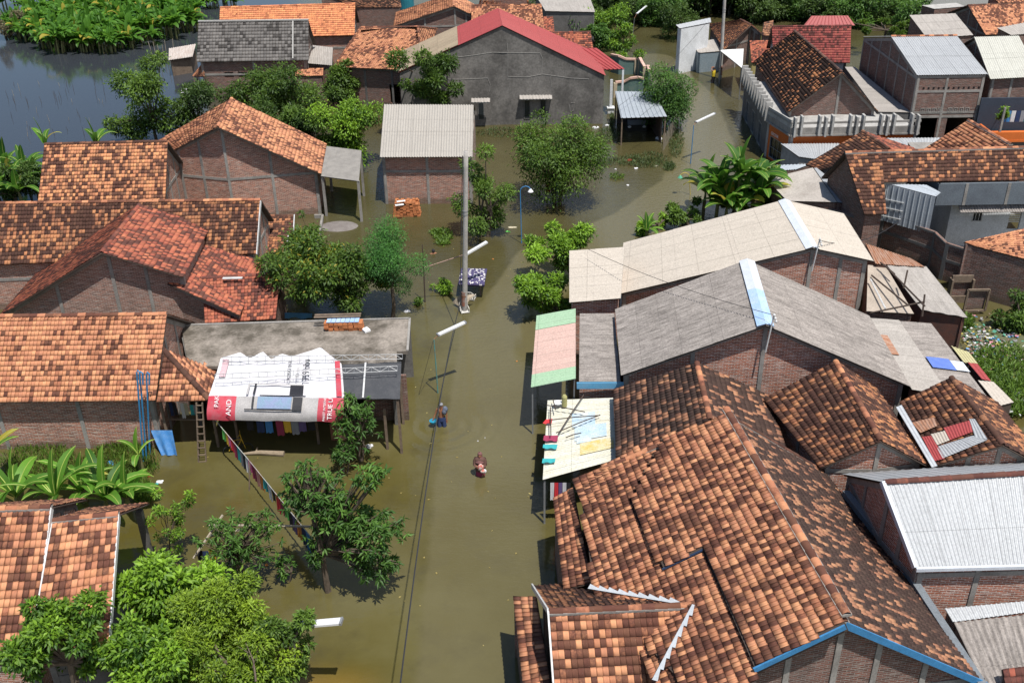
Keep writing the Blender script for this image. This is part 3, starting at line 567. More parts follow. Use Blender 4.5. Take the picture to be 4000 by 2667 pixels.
# small tile roofs right of L3
for nm,lab,px in (('small_tiled_roof','upper of two small dark tiled lean-tos beside the long brown tiled house',[(1025,845),(1147,843),(1143,918),(1018,916)]),
                  ('small_tiled_roof','lower of two small dark tiled lean-tos beside the long brown tiled house',[(1012,922),(1124,922),(1112,985),(1003,990)])):
    P_=quad(px,2.5 if 'upper' in lab else 2.0,2.05 if 'upper' in lab else 1.5)
    t_=shed(nm,lab,'lean-to',P_,T(T_BRN,.40),walls=BRD,group='small tiled lean-tos at the end of the long house')
    ridgecap('ridge_tiles',t_,P_[0]+[0,0,.03],P_[1]+[0,0,.03],T_BRN); m=MB(); m.bar(P_[1]+[.05,0,.03],P_[2]+[.05,0,.03],.05,.14); m.build('fascia',STEELW,t_)
# hipped right end of L5 with porch
zt=3.0; a=at(643,1370,4.1); b_=at(612,1568,2.62); c_=at(818,1562,2.55); d_=at(842,1442,2.75)
h5=empty('hipped_porch_roof',(c_[0],c_[1],0),'small hipped tile porch roof over the dark laundry porch, right of the orange tiled house','porch')
tiles('roof',h5,(a,a+(c_-b_)*1.0,c_,b_),T_OR,tw=.155,dark=.34,mask=lambda u,v:u<v+.02,spread=.6)
tiles('roof',h5,(a,a+(d_-c_)*1.0+[0,0,0],d_,c_),T_OR,dark=.40,mask=lambda u,v:u<v+.02,spread=.6)
ridgecap('hip_tiles',h5,a+[0,0,.04],c_+[0,0,.06],T_BRN,r=.11)
for px in ((616,1566),(812,1562)):
    p=at(*px,2.5)+[0,.25,0]; m=MB(); m.bar([p[0],p[1],ZB],p,.1); m.build('post',WOOD,h5)
p=at(560,1566,2.5); q_=at(840,1560,2.5)
trap(h5,p+[0.1,3.0,0],q_+[.6,3.0,0],2.5,2.5,p+[0,-5,0],BRD,((.6,1.4,-.4,1.8),))
m=MB(); m.bar(at(600,1650,.9)+[0,.3,0],at(792,1655,.9)+[0,.3,0],.06); m.build('porch_rail',WOOD,h5)

# concrete terrace roof
z=3.05; tp=[at(708,1272,z),at(1601,1245,z),at(1592,1371,z),at(1550,1371,z),at(1550,1425,z),at(735,1430,z)]
th=empty('concrete_terrace_roof',(tp[1][0],tp[1][1],0),'stained flat concrete roof slab with a pile of spare tiles and boards on it','flat roof')
tm=plain('stained terrace concrete',(.28,.245,.21),.92,(.07,.06,.045),.9,.7,lo=.40,hi=.60)
def slab(name,pts,z0,z1,mat,parent,**k):
    b=MB(); n=len(pts); b.face([(p[0],p[1],z1) for p in pts][::-1]); b.face([(p[0],p[1],z0) for p in pts])
    for i in range(n): p,q=pts[i],pts[(i+1)%n]; b.face([(p[0],p[1],z0),(p[0],p[1],z1),(q[0],q[1],z1),(q[0],q[1],z0)],[(0,z0),(0,z1),(1,z1),(1,z0)])
    o=b.build(name,mat,parent,**k)
    bm_fix(o.data); return o
import bmesh
def bm_fix(me):
    b=bmesh.new(); b.from_mesh(me); bmesh.ops.remove_doubles(b,verts=b.verts,dist=1e-4); bmesh.ops.recalc_face_normals(b,faces=b.faces); b.to_mesh(me); b.free()
slab('slab',tp,z-.16,z,tm,th)
for i,j in ((0,1),(1,2)):
    p,q=tp[i],tp[j]; m=MB(); dd=(q-p)/np.linalg.norm(q-p); m.bar([p[0],p[1],z+.03],[q[0],q[1],z+.03],.1,.06); m.build('slab_lip',CONC,th)
for a,b_,o_ in ((tp[0],tp[1],[0,9,0]),(tp[1]+[-.6,0,0],tp[4]+[-.15,0,0],[9,0,0]),(tp[0],tp[5],[-9,0,0])):
    a=np.asarray(a)+[0,-.25,0]; b_=np.asarray(b_); trap(th,a,b_,z-.16,z-.16,(a+b_)/2+o_,CONCD)

# white/red tarpaulin roof with trusses, dark sheet roof beside it
TZ=3.2
pts_t=[at(862,1400,TZ),at(1335,1412,TZ),at(1345,1555,TZ-.35),at(815,1545,TZ-.35),at(810,1640,TZ-1.15),at(1338,1648,TZ-1.15)]
tar=empty('tarpaulin_roof',tp[5]*[1,1,0]+[1,-2,0],'white and red advertising tarpaulin stretched over the porch beside the concrete terrace','tarpaulin')
def patch(P,nu,nv,sag=0.,wr=.0,seed=1,extra=None):
    p00,p10,p11,p01=A3(*P); r=np.random.default_rng(seed); u=np.linspace(0,1,nu+1)[None,:,None]; v=np.linspace(0,1,nv+1)[:,None,None]
    S=(p00*(1-u)+p10*u)*(1-v)+(p01*(1-u)+p11*u)*v
    S[...,2]-=sag*np.sin(np.pi*v[...,0])*(.5+.5*np.abs(np.sin(np.pi*u[...,0]*4)))
    S[...,2]+=wr*(np.sin(u[...,0]*23+seed+3*v[...,0])*.5+np.sin(u[...,0]*41-7*v[...,0])*.3)
    if extra is not None: S=extra(S,u[...,0],v[...,0])
    idx=np.arange((nu+1)*(nv+1)).reshape(nv+1,nu+1); Fq=np.stack([idx[:-1,:-1],idx[1:,:-1],idx[1:,1:],idx[:-1,1:]],-1).reshape(-1,4)
    U=np.stack([np.broadcast_to(u[...,0],S.shape[:2]),np.broadcast_to(v[...,0],S.shape[:2])],-1).reshape(-1,2); return S.reshape(-1,3),Fq,U
TW=plain('white tarpaulin',(.60,.60,.62),.5,(.45,.40,.42),.45,1.3,bmp=.1,fine=.06,spec=.4); TR=plain('red tarpaulin print',(.46,.045,.07),.55,(.36,.14,.16),.6,3,bmp=.05,fine=.1)
TG=plain('grey tarpaulin print',(.40,.385,.38),.6,(.26,.25,.25),.5,2,bmp=.1); TK=plain('black tarpaulin print',(.03,.03,.035),.55); TB=plain('blue violet tarpaulin print',(.22,.27,.42),.5,(.16,.30,.36),.8,2.5)
def edge(S,u,v):
    pk=np.interp(u,[0,.14,.24,.33,.42,.49,.58,.80,1.],[0,.55,.05,.62,.05,.48,.30,1.05,-.15]); S=S.copy(); S[...,1]+=(pk*(1-v)**4)*.9; S[...,2]+=pk*(1-v)**4*.12; return S
V,Fq,U=patch((pts_t[0],pts_t[1],pts_t[2],pts_t[3]),48,16,.10,.018,2,edge); link('top_sheet',npmesh('top_sheet',V,Fq,uv=U),TW,tar,smooth=True)
V,Fq,U=patch((pts_t[3],pts_t[2],pts_t[5],pts_t[4]),48,12,.0,.03,5)
V=V.reshape(13,49,3); V[...,1]-=.18*np.sin(np.linspace(0,np.pi,13))[:,None]; V=V.reshape(-1,3)
cu=(Fq[:,0]%49)/48.; idx=np.where(cu<.30,1,np.where(cu>.80,1,0)); idx=np.where((cu>.145)&(cu<.155),0,idx)
idx=np.where((cu>.20)&(cu<.36),0,np.where(cu<.21,1,np.where(cu>.80,1,0)))
fs=npmesh('front_sheet',V,Fq,uv=U,matidx=idx); fo=link('front_sheet',fs,[TG,TR],tar,smooth=True)
def on_patch(P,u,v,lift=.05):
    p00,p10,p11,p01=A3(*P); n=np.cross(p10-p00,p01-p00); n/=np.linalg.norm(n); n=n if n[2]>0 else -n
    return (p00*(1-u)+p10*u)*(1-v)+(p01*(1-u)+p11*u)*v+n*lift
PT=(pts_t[0],pts_t[1],pts_t[2],pts_t[3]); PF=(pts_t[3],pts_t[2],pts_t[5],pts_t[4])
def decal(parent,P,u0_,u1,v0,v1,mat,lift,name):
    b=MB()
    K=6
    for i in range(K):
        for j in range(3):
            a=[u0_+(u1-u0_)*i/K,u0_+(u1-u0_)*(i+1)/K]; c=[v0+(v1-v0)*j/3,v0+(v1-v0)*(j+1)/3]
            f=lambda u,v: on_patch(P,u,v,lift)-np.array([0,.18*math.sin(math.pi*v) if P is PF else 0,(.10*math.sin(math.pi*v)*.75) if P is PT else 0])
            b.face([f(a[0],c[1]),f(a[1],c[1]),f(a[1],c[0]),f(a[0],c[0])])
    return b.build(name,mat,parent)
decal(tar,PT,.38,.72,.80,1.0,TW,.10,'printed_panel')
for (a,b_,c,d) in ((.28,.70,.68,.71),(.28,.295,.71,1.0),(.60,.70,.71,1.0),(.33,.345,.68,1.0)): decal(tar,PT,a,b_,c,d,TK if a!=.28 else TG,.115 if a!=.33 else .125,'printed_band')
for (a,b_,c,d,mm) in ((.37,.62,.0,.40,TB),(.28,.70,.42,.47,TK),(.63,.70,.0,.42,TK),(.33,.345,0,.36,TK)): decal(tar,PF,a,b_,c,d,mm,.09 if mm is TB else .10,'printed_band')
decal(tar,PT,.945,.985,.03,1.,TR,.09,'red_border')
decal(tar,PT,.03,.08,.05,.5,plain('faded pink print',(.62,.42,.45),.6),.09,'printed_band')
fontcache={}
def text(parent,body,o,xd,yd,size,mat,name='lettering',depth=.004):
    cu=bpy.data.curves.new('t','FONT'); cu.body=body; cu.size=size; cu.extrude=depth; ob=bpy.data.objects.new('t',cu); COL.objects.link(ob)
    dg=bpy.context.evaluated_depsgraph_get(); me=bpy.data.meshes.new_from_object(ob.evaluated_get(dg)); bpy.data.objects.remove(ob)
    xd=np.asarray(xd,float);xd/=np.linalg.norm(xd);yd=np.asarray(yd,float);yd-=xd*(yd@xd);yd/=np.linalg.norm(yd);z=np.cross(xd,yd)
    M=Matrix(((xd[0],yd[0],z[0],o[0]),(xd[1],yd[1],z[1],o[1]),(xd[2],yd[2],z[2],o[2]),(0,0,0,1))); me.transform(M); me.materials.clear()
    return link(name,me,mat,parent)
def ptext(P,body,u,v,size,mat,lift=.13):
    o=on_patch(P,u,v,lift); 
    if P is PF: o=o-np.array([0,.18*math.sin(math.pi*min(1,v-.12)),0])
    xd=on_patch(P,u+.02,v-.3,lift)-on_patch(P,u+.02,v,lift); yd=on_patch(P,u-.1,v,lift)-on_patch(P,u,v,lift); text(tar,body,o,xd,yd,size,mat)
ptext(PT,'799 ribu',.745,.64,.42,TK,.2); ptext(PT,'999 ribu',.665,.60,.22,TG,.2); ptext(PT,'ROMAZ E4 &',.60,.64,.22,TK,.2)
TWH=plain('white print',(.8,.8,.8),.6)
ptext(PF,'PAK',.09,.40,.26,TWH,.14); ptext(PF,'AND',.185,.72,.30,TWH,.14); ptext(PF,'PAKET INTERNET',.875,.92,.13,TWH,.14); ptext(PF,'TRUE UN',.925,.85,.26,TWH,.14)
for k,(p,q,gp) in enumerate((((870,1412),(1572,1402),.22),((838,1480),(1552,1448),.22))):
    a,b_=at(*p,TZ+.12),at(*q,TZ+.12); up_=np.array([0,.16,.14]); L=np.linalg.norm(b_-a); n=int(L/.35)
    t=MB(); t.tube([a,b_],.016,5); t.tube([a+up_,b_+up_],.016,5)
    for i in range(n+1):
        c=lerp(a,b_,i/n); t.tube([c,c+up_],.010,4)
        if i<n: t.tube([c,lerp(a,b_,(i+1)/n)+up_] if i%2 else [c+up_,lerp(a,b_,(i+1)/n)],.009,4)
    t.build('lattice_truss',GALV,None,'upper thin steel lattice truss lying across the white tarpaulin' if k==0 else 'lower thin steel lattice truss lying across the white tarpaulin','truss')
dk=quad([(1335,1424),(1568,1412),(1562,1558),(1330,1556)],3.1,2.75)
t_=shed('dark_porch_roof','dark grey felt porch roof to the right of the white tarpaulin','porch',dk,('corr',plain('dark grey felt',(.055,.058,.065),.8,(.10,.10,.105),.6,2),dict(pitch=.9,amp=.01)),posts=.1)
m=MB(); m.bar(lerp(dk[0],dk[1],.4)+[0,0,.05],lerp(dk[3],dk[2],.38)+[0,0,.05],.07,.02); m.build('white_seam',STEELW,t_)
trap(t_,pts_t[4]+[0,3.0,0],dk[2]+[0,2.6,0],2.3,2.3,pts_t[4]+[0,-5,0],BRD,((1.5,2.5,-.4,1.7),(5,6,-.4,1.7)))
for px in ((905,1570),(1225,1570),(1500,1590)):
    p=at(*px,2.1); m=MB(); m.bar([p[0],p[1],ZB],[p[0],p[1],2.0],.1); m.build('post',WOOD,t_)

# --- far left / top left -----------------------------------------------------
K1=house('K1','grey_tiled_house','brick house with dark grey scalloped tiles and a whitish ridge beside the flooded banana grove',T(T_GRY,.22,spread=.35,tw=.26,tl=.33),cap=T_GRY,holesA=((1.9,2.7,1.9,2.35),(3.1,3.9,1.9,2.35),(6.3,7.1,1.9,2.35)),wall=BRD)
m=MB(); m.bar(K1['R1']+[0,0,.1],K1['R0']+[0,0,.1],.22,.1); a=K1['SA'](.86,0.02)+[0,0,.1]; b_=K1['SA'](.86,.98)+[0,0,.1]; m.bar(a,b_,.10,.06); m.build('mortar_line',plain('whitish mortar',(.42,.41,.39),.9,(.22,.21,.2),.5,5),K1['e'])
K2=house('K2','bright_orange_house','house with fresh bright orange tiles standing behind the grey tiled house',T(T_BRT,.12,spread=.2),cap=T_BRT)
# hipped house K3
zr,ze=5.2,3.3
a=at(1410,108,zr);b_=at(1632,106,zr);c_=at(1715,150,ze+.2);r_=at(1575,278,ze);l_=at(1305,262,ze);bl=at(1300,190,ze)+[0,1,0]
k3=empty('hipped_tile_house',lerp(a,b_,.5)*[1,1,0],'hip-roofed brick house with mottled orange tiles, right of the grey tiled house','house')
def hiproof(parent,a,b_,fl,fr,bl_,br,mat,**k):
    # front, back slopes as trapezoids clipped out of rectangles, ends as triangles
    def side(ra,rb,eb,ea):
        d=(eb-ea); L=np.linalg.norm(d); d=d/L; ta=(ra-ea)@d/L; tb=(rb-ea)@d/L; h=ra-(ea+d*ta*L); top0=ea+h; top1=eb+h
        tiles('roof',parent,(top0,top1,eb,ea),mat,mask=(lambda u,v,ta=ta,tb=tb:(u>=ta*(1-v)-.01)&(u<=tb+(1-tb)*v+.01)) if np.cross((top1-top0),(ea-top0))[2]<0 else (lambda u,v,ta=ta,tb=tb:((1-u)>=ta*(1-v)-.01)&((1-u)<=tb+(1-tb)*v+.01)),**k)
    side(a,b_,fr,fl); side(b_,a,bl_,br); side(b_,b_+(br-fr)*.001,br,fr); side(a,a+(fl-bl_)*.001,fl,bl_)
    for p,q in ((a,b_),(a,fl),(b_,fr),(a,bl_),(b_,br)): ridgecap('ridge_tiles',parent,np.asarray(p)+[0,0,.05],np.asarray(q)+[0,0,.05],mat,tone=.3)
bl=l_+(a-l_)*[0,2,0]+[.3,0,0]; br=r_+(b_-r_)*[0,2,0]+[.3,0,0]
fr=r_+[1.6,0,0]; hiproof(k3,a,b_,l_,fr,bl,br+[1.6,0,0],T_OR,dark=.36,spread=.6)
cx=(l_+fr+bl+br)/4
for p,q in ((l_,fr),(fr,br+[1.6,0,0]),(br+[1.6,0,0],bl),(bl,l_)):
    p=p+(cx-p)*.07;q=q+(cx-q)*.07; w=trap(k3,p,q,ze-.05,ze-.05,(p+q)/2*2-cx,BRD,((4.5,5.4,.3,1.9),) if p[1]<cx[1] and q[1]<cx[1] else ()); beam_(w,ze-.2,CONCD); [col_(w,max(.1,min(w['L']-.1,f*w['L'])),CONCD) for f in (0,.33,.66,1)]
K4=house('K4','far_brick_gable_house','farther brick gable house with orange tiles behind the hip-roofed one',T(T_OR,.28),T(T_OR,.24),wall=BRD,cap=T_OR,ov=.2,orv=.3)
K5=house('K5','mottled_tile_house','house with spotted tan tiles rising directly behind the red ridge of the grey gable building',T(T_OR,.38,spread=.6),cap=T_OR,wall=BRD)
K7=house('K7','low_tile_house','low house with reddish brown tiles just right of and behind the red metal slope',T(T_RED,.42,spread=.6),cap=T_RED,wall=BRD)
shed('low_tile_annexe','narrow tiled annexe with a white verge board behind the red metal roof','house',quad([(2122,66),(2160,64),(2166,125),(2126,128)],3.4,2.6),T(T_RED,.42),walls=BRD)
shed('grey_slab_building','flat grey concrete roofed building at the top edge left of the wooded lane','building',quad([(2090,-20),(2300,-20),(2325,48),(2130,44)],3.6,3.3),('corr',S_ASB,dict(pitch=1.2,amp=.006)),walls=CONCD)
shed('top_tile_house','tile roof cut by the top edge of the photo, above the mottled tan tiles','house',quad([(1880,-30),(2060,-30),(2066,18),(1870,19)],5.4,4.2),T(T_OR,.42,spread=.6),walls=BRD)
shed('dark_roof_house','dark reddish tiled roof at the top edge above the bright orange roof','house',quad([(1250,-22),(1560,-24),(1568,30),(1400,30)],4.6,3.4),T(T_DRK,.4),walls=BRD)
shed('small_sheet_roof','small grey corrugated roof bridging the grey tiled house and the hip-roofed house','roof',quad([(1208,176),(1300,186),(1297,256),(1203,248)],3.1,2.7),('corr',S_ASB,dict(pitch=.2,amp=.02)),walls=BRD)
shed('tiled_door_canopy','small orange tiled canopy over a doorway right of the grey tiled house','canopy',quad([(1158,268),(1263,267),(1262,296),(1150,298)],2.55,2.25),T(T_OR,.3),walls=BRD)
# broken shack by the grove
P_=quad([(660,190),(765,172),(752,222),(658,236)],1.9,1.6)
shed('broken_shack','collapsed shack with whitish and rusty sheets at the edge of the banana grove','shack',P_,('corr',sheetmat('bleached white sheet',(.55,.50,.46),(.30,.2,.15),.6,2,.85,strip=.3),dict(pitch=.18,amp=.02)),walls=WOOD,ov=.4)
P_=quad([(795,243),(800,300),(765,300),(752,298)],2.5,1.7)
shed('leaning_tile_canopy','steep little orange tile canopy against the left wall of the grey tiled house','canopy',P_,T(T_OR,.35),posts=.08)
P_=quad([(708,345),(765,344),(766,366),(706,367)],.8,.75)
shed('white_box_cover','white sheet-topped tank standing in the water between shrubs at upper left','tank',P_,('corr',TW,dict(pitch=.6,amp=.004)),walls=CONCL,ov=.05)

# --- box-like brick house B
HB=house('B','box_brick_house','tall box-like brick house with a pale corrugated roof, left of the tall pole',Cg(S_BEI,pitch=.175,amp=.025,rows=2),mono=False,wall=BR,ov=.5,orv=.12,colsA=(0,.5,1),beams=(.66,),cc=CONC)
# --- grey gable hall
GZ=B['Gr']
HG=house('Gr','grey_gable_hall','large grey cement rendered gable building with a red and tan metal roof',Cg(S_RED,pitch=.45,amp=.02,shape='rib'),Cg(S_RED,pitch=.45,amp=.02,shape='rib'),wall=PLASTER,ov=.12,orv=.12,frame=False,ends=(1,0))
e=HG['e']; SB=HG['SB']
tan=sheetmat('tan patch sheets',(.36,.29,.20),(.22,.16,.12),.5,3,.8,strip=.25)
pp=[SB(0.0,.42)+[0,0,.06],SB(1.,.42)+[0,0,.06],SB(1.,1.)+[0,0,.06],SB(0.,1.)+[0,0,.06]]
corr('patched_sheets',e,pp,tan,pitch=.32,amp=.018,rows=3)
w=HG['w']
for wd in (w['1A'],w['1B']):
    pass
W1=w['1A']; 
def slot(wd,px,ww,z0,z1,canw):
    # tall narrow window with reveal, located on the gable wall by its plan position
    p=atY(px,420,wd['p'][1]); s=(p[0]-wd['p'][0])/wd['d'][0]
    W=wd['W']; b=MB(); z0_,z1_=z0,z1
    fr=MB(); fr.hexa([W(s-ww/2-.07,z0_-.08,.003),W(s+ww/2+.07,z0_-.08,.003),W(s+ww/2+.07,z0_-.08,.05),W(s-ww/2-.07,z0_-.08,.05)],[W(s-ww/2-.07,z1_+.05,.003),W(s+ww/2+.07,z1_+.05,.003),W(s+ww/2+.07,z1_+.05,.05),W(s-ww/2-.07,z1_+.05,.05)]); o=fr.build('window',CONCD,e)
    b.hexa([W(s-ww/2,z0_,.02),W(s+ww/2,z0_,.02),W(s+ww/2,z0_,.056),W(s-ww/2,z0_,.056)],[W(s-ww/2,z1_,.02),W(s+ww/2,z1_,.02),W(s+ww/2,z1_,.056),W(s-ww/2,z1_,.056)]); b.build('pane',GLASS,o)
for px in (1878,2059,2121): slot(W1 if px>1962 else w['1B'],px,.40,.55,2.0,1)
for (x0_,x1_,y_) in ((1841,1914,375),(2029,2156,371)):
    wd=W1 if x0_>1962 else w['1B']; p=atY(x0_,y_,wd['p'][1]);q=atY(x1_,y_,wd['p'][1]); m=MB()
    z=2.25
    P4=[np.array([p[0],wd['p'][1]-.05,z+.15]),np.array([q[0],wd['p'][1]-.05,z+.15]),np.array([q[0],wd['p'][1]-.62,z-.02]),np.array([p[0],wd['p'][1]-.62,z-.02])]
    corr('window_awning',e,P4,S_ASB,pitch=.25,amp=.02); m.box([(p[0]+q[0])/2,wd['p'][1]-.3,z-.07],(abs(q[0]-p[0])-.05,.55,.07)); m.build('awning_slab',CONCL,e)
# pale repair lines in the render
cl=plain('pale crack filler',(.27,.26,.245),.9)
for pts in ([(1780,222),(1850,215),(1925,205),(1990,207),(2110,208)],[(1982,170),(1984,215),(1983,300),(2060,302),(2120,290),(2230,305),(2300,308)],[(1905,305),(1915,330),(1912,358)],[(2110,208),(2120,230),(2115,290)],[(2350,395),(2347,465)],[(1700,305),(1800,308),(1905,305)],[(2150,300),(2155,340)],[(2222,405),(2228,435),(2240,430),(2245,400),(2230,400)]):
    Yw=W1['p'][1]; m=MB(); q=[]
    for (x,y) in pts:
        p=atY(x,y,Yw-.02); wd=W1 if x>1962 else w['1B']; s=(p[0]-wd['p'][0])/wd['d'][0]; q.append(wd['W'](max(0,min(wd['L'],s)),p[2],.006))
    m.tube(q,.022,5); m.build('crack_line',cl,e)
# low red porch roof at its right
P_=[at(2212,193,4.55),at(2330,188,4.55),at(2440,270,3.75),at(2345,273,3.75)]
shed('red_porch_roof','low red ribbed metal porch roof on the right flank of the grey gable building','porch',P_,('corr',S_RED,dict(pitch=.38,amp=.03,shape='rib')),posts=.16,postmat=WHITEP)
m=MB(); p=at(2385,428,.35); m.box([p[0],p[1],.05],(.5,.5,.9)); m.box([p[0],p[1],.52],(.62,.62,.1)); m.box([p[0],p[1],1.7],(.22,.22,2.3)); m.build('portico_column',WHITEP,None,'white square column on a stepped base at the right corner of the grey gable building','column')
# --- right bank --------------------------------------------------------------
# R3 cream roof, R4 grey roof
def house_h(*a,**k): return house(*a,**k)
R3=house('R3','cream_roofed_house','long brick gable house with a cream corrugated roof and silver ridge strip',Cg(S_CRM,pitch=.16,amp=.02,rows=1),Cg(S_CRM,pitch=.16,amp=.02,rows=3),wall=BRR,ov=.25,orv=.3,beams=(),cols1=(0,.45))
def ridgestrip(e,a,b_,w_,mat,drop=.12,name='ridge_flashing',sp=1):
    a,b_=A3(a,b_); d=(b_-a)/np.linalg.norm(b_-a); s=np.cross(d,[0,0,1]); m=MB()
    for sg in (1,-1):
        m.face([a+[0,0,.07],b_+[0,0,.07],b_+s*sg*w_+[0,0,.07-drop],a+s*sg*w_+[0,0,.07-drop]][::sg]); m.face([a+[0,0,.06],b_+[0,0,.06],b_+s*sg*w_+[0,0,.06-drop],a+s*sg*w_+[0,0,.06-drop]][::-sg])
    return m.build(name,mat,e)
SILV=plain('silver ridge sheet',(.58,.62,.68),.5,(.42,.45,.5),.4,3); SKYB=plain('pale blue painted sheet',(.33,.48,.72),.55,(.55,.6,.66),.5,1.5)
ridgestrip(R3['e'],R3['R1'],R3['R0'],.32,SILV)
P_=[at(2224,980,3.25),at(2440,965,3.55),at(2425,1165,3.35),at(2224,1182,3.05)]
P_=[P_[1],P_[2],P_[3],P_[0]]
shed('cream_front_awning','cream corrugated awning over the lane in front of the long cream roofed house','awning',P_,Cg(S_CRM,pitch=.16,amp=.02,rows=2),walls=BRR,ov=.3)
R4=house('R4','grey_roofed_house','large brick gable house with weathered grey corrugated roof and a pale blue ridge strip',Cg(S_GRY,pitch=.16,amp=.024,rows=1),Cg(S_GRY,pitch=.16,amp=.024,rows=3),wall=BRR,ov=.2,orv=.4,beams=(),cols1=(0,.5))
mid=lerp(R4['R1'],R4['R0'],.52); ridgestrip(R4['e'],R4['R1'],mid,.34,SKYB); ridgestrip(R4['e'],mid,R4['R0'],.34,SILV)
for H_,nm in ((R3,'R3'),(R4,'R4')):
    p=H_['R1']; m=MB(); m.tube([p+[.1,-.05,-1.2],p+[.25,-.1,.55]],.035,6); m.build('service_mast',STEELW,None,'white cable mast at the front ridge end of the cream roofed house' if nm=='R3' else 'white cable mast at the front end of the pale blue ridge strip','mast')
    m=MB()
    for k in (0,1,2): m.ball(p+[.25+.05*k,-.12,.5-.14*k],.06,8,5)
    o=[o for o in bpy.data.objects if o.name.startswith('service_mast')][-1]; m.build('insulator',STEELW,o)
P_=[at(2265,1225,2.75),at(2400,1225,2.85),at(2424,1490,2.75),at(2262,1490,2.65)]; P_=[P_[1],P_[2],P_[3],P_[0]]
gx=shed('grey_front_awning','ribbed dark grey awning between the large grey roof and the green and pink canopy','awning',P_,Cg(S_GRY,pitch=.15,amp=.03,rows=1),walls=BRR,ov=.1)
m=MB(); p,q=P_[2],P_[1]; m.bar(p+[-.1,-.12,-.12],q+[.5,-.12,-.12],.06,.3); m.build('blue_fascia',plain('light blue paint',(.12,.36,.58),.6,(.3,.4,.5),.3,3),gx)
# striped canopy
P_=[at(2096,1234,2.45),at(2249,1206,2.75),at(2249,1480,2.75),at(2074,1514,2.45)]
cn=empty('striped_canopy',(P_[0]+P_[2])/2*[1,1,0],'faded green and pink sheet metal canopy reaching over the flooded lane','canopy')
GRN=sheetmat('faded green sheet',(.30,.46,.30),(.38,.46,.36),.4,2,.7,strip=.1); PNK=sheetmat('faded pink sheet',(.56,.38,.33),(.46,.36,.31),.5,2,.7,strip=.12,sw=.6)
def sub(P,a,b_): return [lerp(P[0],P[3],a),lerp(P[1],P[2],a),lerp(P[1],P[2],b_),lerp(P[0],P[3],b_)]
for a,b_,mm,dz in ((0,.22,GRN,.02),(.22,.84,PNK,0),(.84,1,GRN,.02)):
    q=sub(P_,a,b_); q=[x+[0,0,dz] for x in q]; corr('green_sheet' if mm is GRN else 'pink_sheet',cn,[q[1],q[2],q[3],q[0]],mm,pitch=.22,amp=.012,shape='rib')
for i in (0,1,2,3):
    p=P_[i]+(sum(P_)/4-P_[i])*.06; m=MB(); m.bar([p[0],p[1],ZB],p-[0,0,.05],.06); m.build('post',GALV,cn)
for f in (.05,.5,.95):
    m=MB(); m.bar(lerp(P_[0],P_[3],f)-[0,0,.08],lerp(P_[1],P_[2],f)-[0,0,.08],.05); m.build('rafter',GALV,cn)
# sheets at the right of R4
S_=[R4['A0'],R4['A1'],at(3880,1562,2.3),at(3640,1250,2.3)]
rs=empty('side_sheet_roof',(S_[0]+S_[2])/2*[1,1,0],'patchwork of grey and blue sheets continuing the large grey roof down to the right','roof')
def qq(a,b_,c,d): # fractions along front/back edges (0 at house, 1 at outer) and along the eave (0 back,1 front)
    f=lambda s,t: lerp(lerp(S_[0],S_[3],s),lerp(S_[1],S_[2],s),t)-np.array([0,0,.12])
    return [f(a,c),f(a,d),f(b_,d),f(b_,c)]
corr('grey_sheet',rs,qq(.02,.48,0,1),S_ASB,pitch=.12,amp=.012); corr('dark_sheet',rs,[p+[0,0,-.05] for p in qq(.46,1,0,1)],S_GRY,pitch=.12,amp=.012)
corr('rusty_sheet',rs,[p+[0,0,.05] for p in qq(0,.12,.27,.55)],S_RST,pitch=.12,amp=.012)
corr('blue_sheet',rs,[p+[0,0,.04] for p in qq(.50,.82,.52,.66)],plain('blue plastic sheet',(.10,.17,.50),.4,(.2,.3,.6),.3,3),pitch=.12,amp=.012)
corr('pale_sheet',rs,[p+[0,0,.05] for p in qq(.82,1.0,.54,.66)],SILV,pitch=.12,amp=.012)
for p,q in ((0,3),(3,2),(1,2)):
    a,b_=S_[p],S_[q]; c_=sum(S_)/4; a=a+(c_-a)*.05; b_=b_+(c_-b_)*.05; trap(rs,a,b_,a[2]-.25,b_[2]-.25,(a+b_)/2*2-c_,plain('rusty wall sheets',(.13,.06,.045),.85,(.05,.05,.05),.7,2))
# patched roofs further right
P_=[at(3660,1255,2.4)+[0,0,-.2],at(3790,1430,2.2),at(3850,1560,2.0),at(3690,1300,2.2)]
for nm,lab,px,zh,zl,rf in (
 ('yellow_sheet_roof','small pale yellow sheet roof edging the rubbish-strewn bank at the right',[(3715,1350),(3785,1375),(3820,1420),(3765,1415)],2.0,1.9,Cg(plain('pale yellow sheet',(.50,.47,.26),.7,(.35,.3,.2),.4,2),pitch=.15,amp=.02)),
 ('maroon_sheet_roof','narrow dark maroon sheet roof beside the rubbish-strewn bank',[(3780,1415),(3818,1420),(3872,1488),(3835,1480)],2.0,1.9,Cg(S_RED,pitch=.2,amp=.015)),
 ('cream_scrap_roof','cream scrap sheets on a shanty at the lower edge of the rubbish bank',[(3820,1485),(3880,1490),(3960,1570),(3900,1585)],2.1,1.9,Cg(S_CRM,pitch=.2,amp=.01))):
    shed(nm,lab,'shanty roof',quad(px,zh,zl),rf,walls=WOODD,ov=.06)
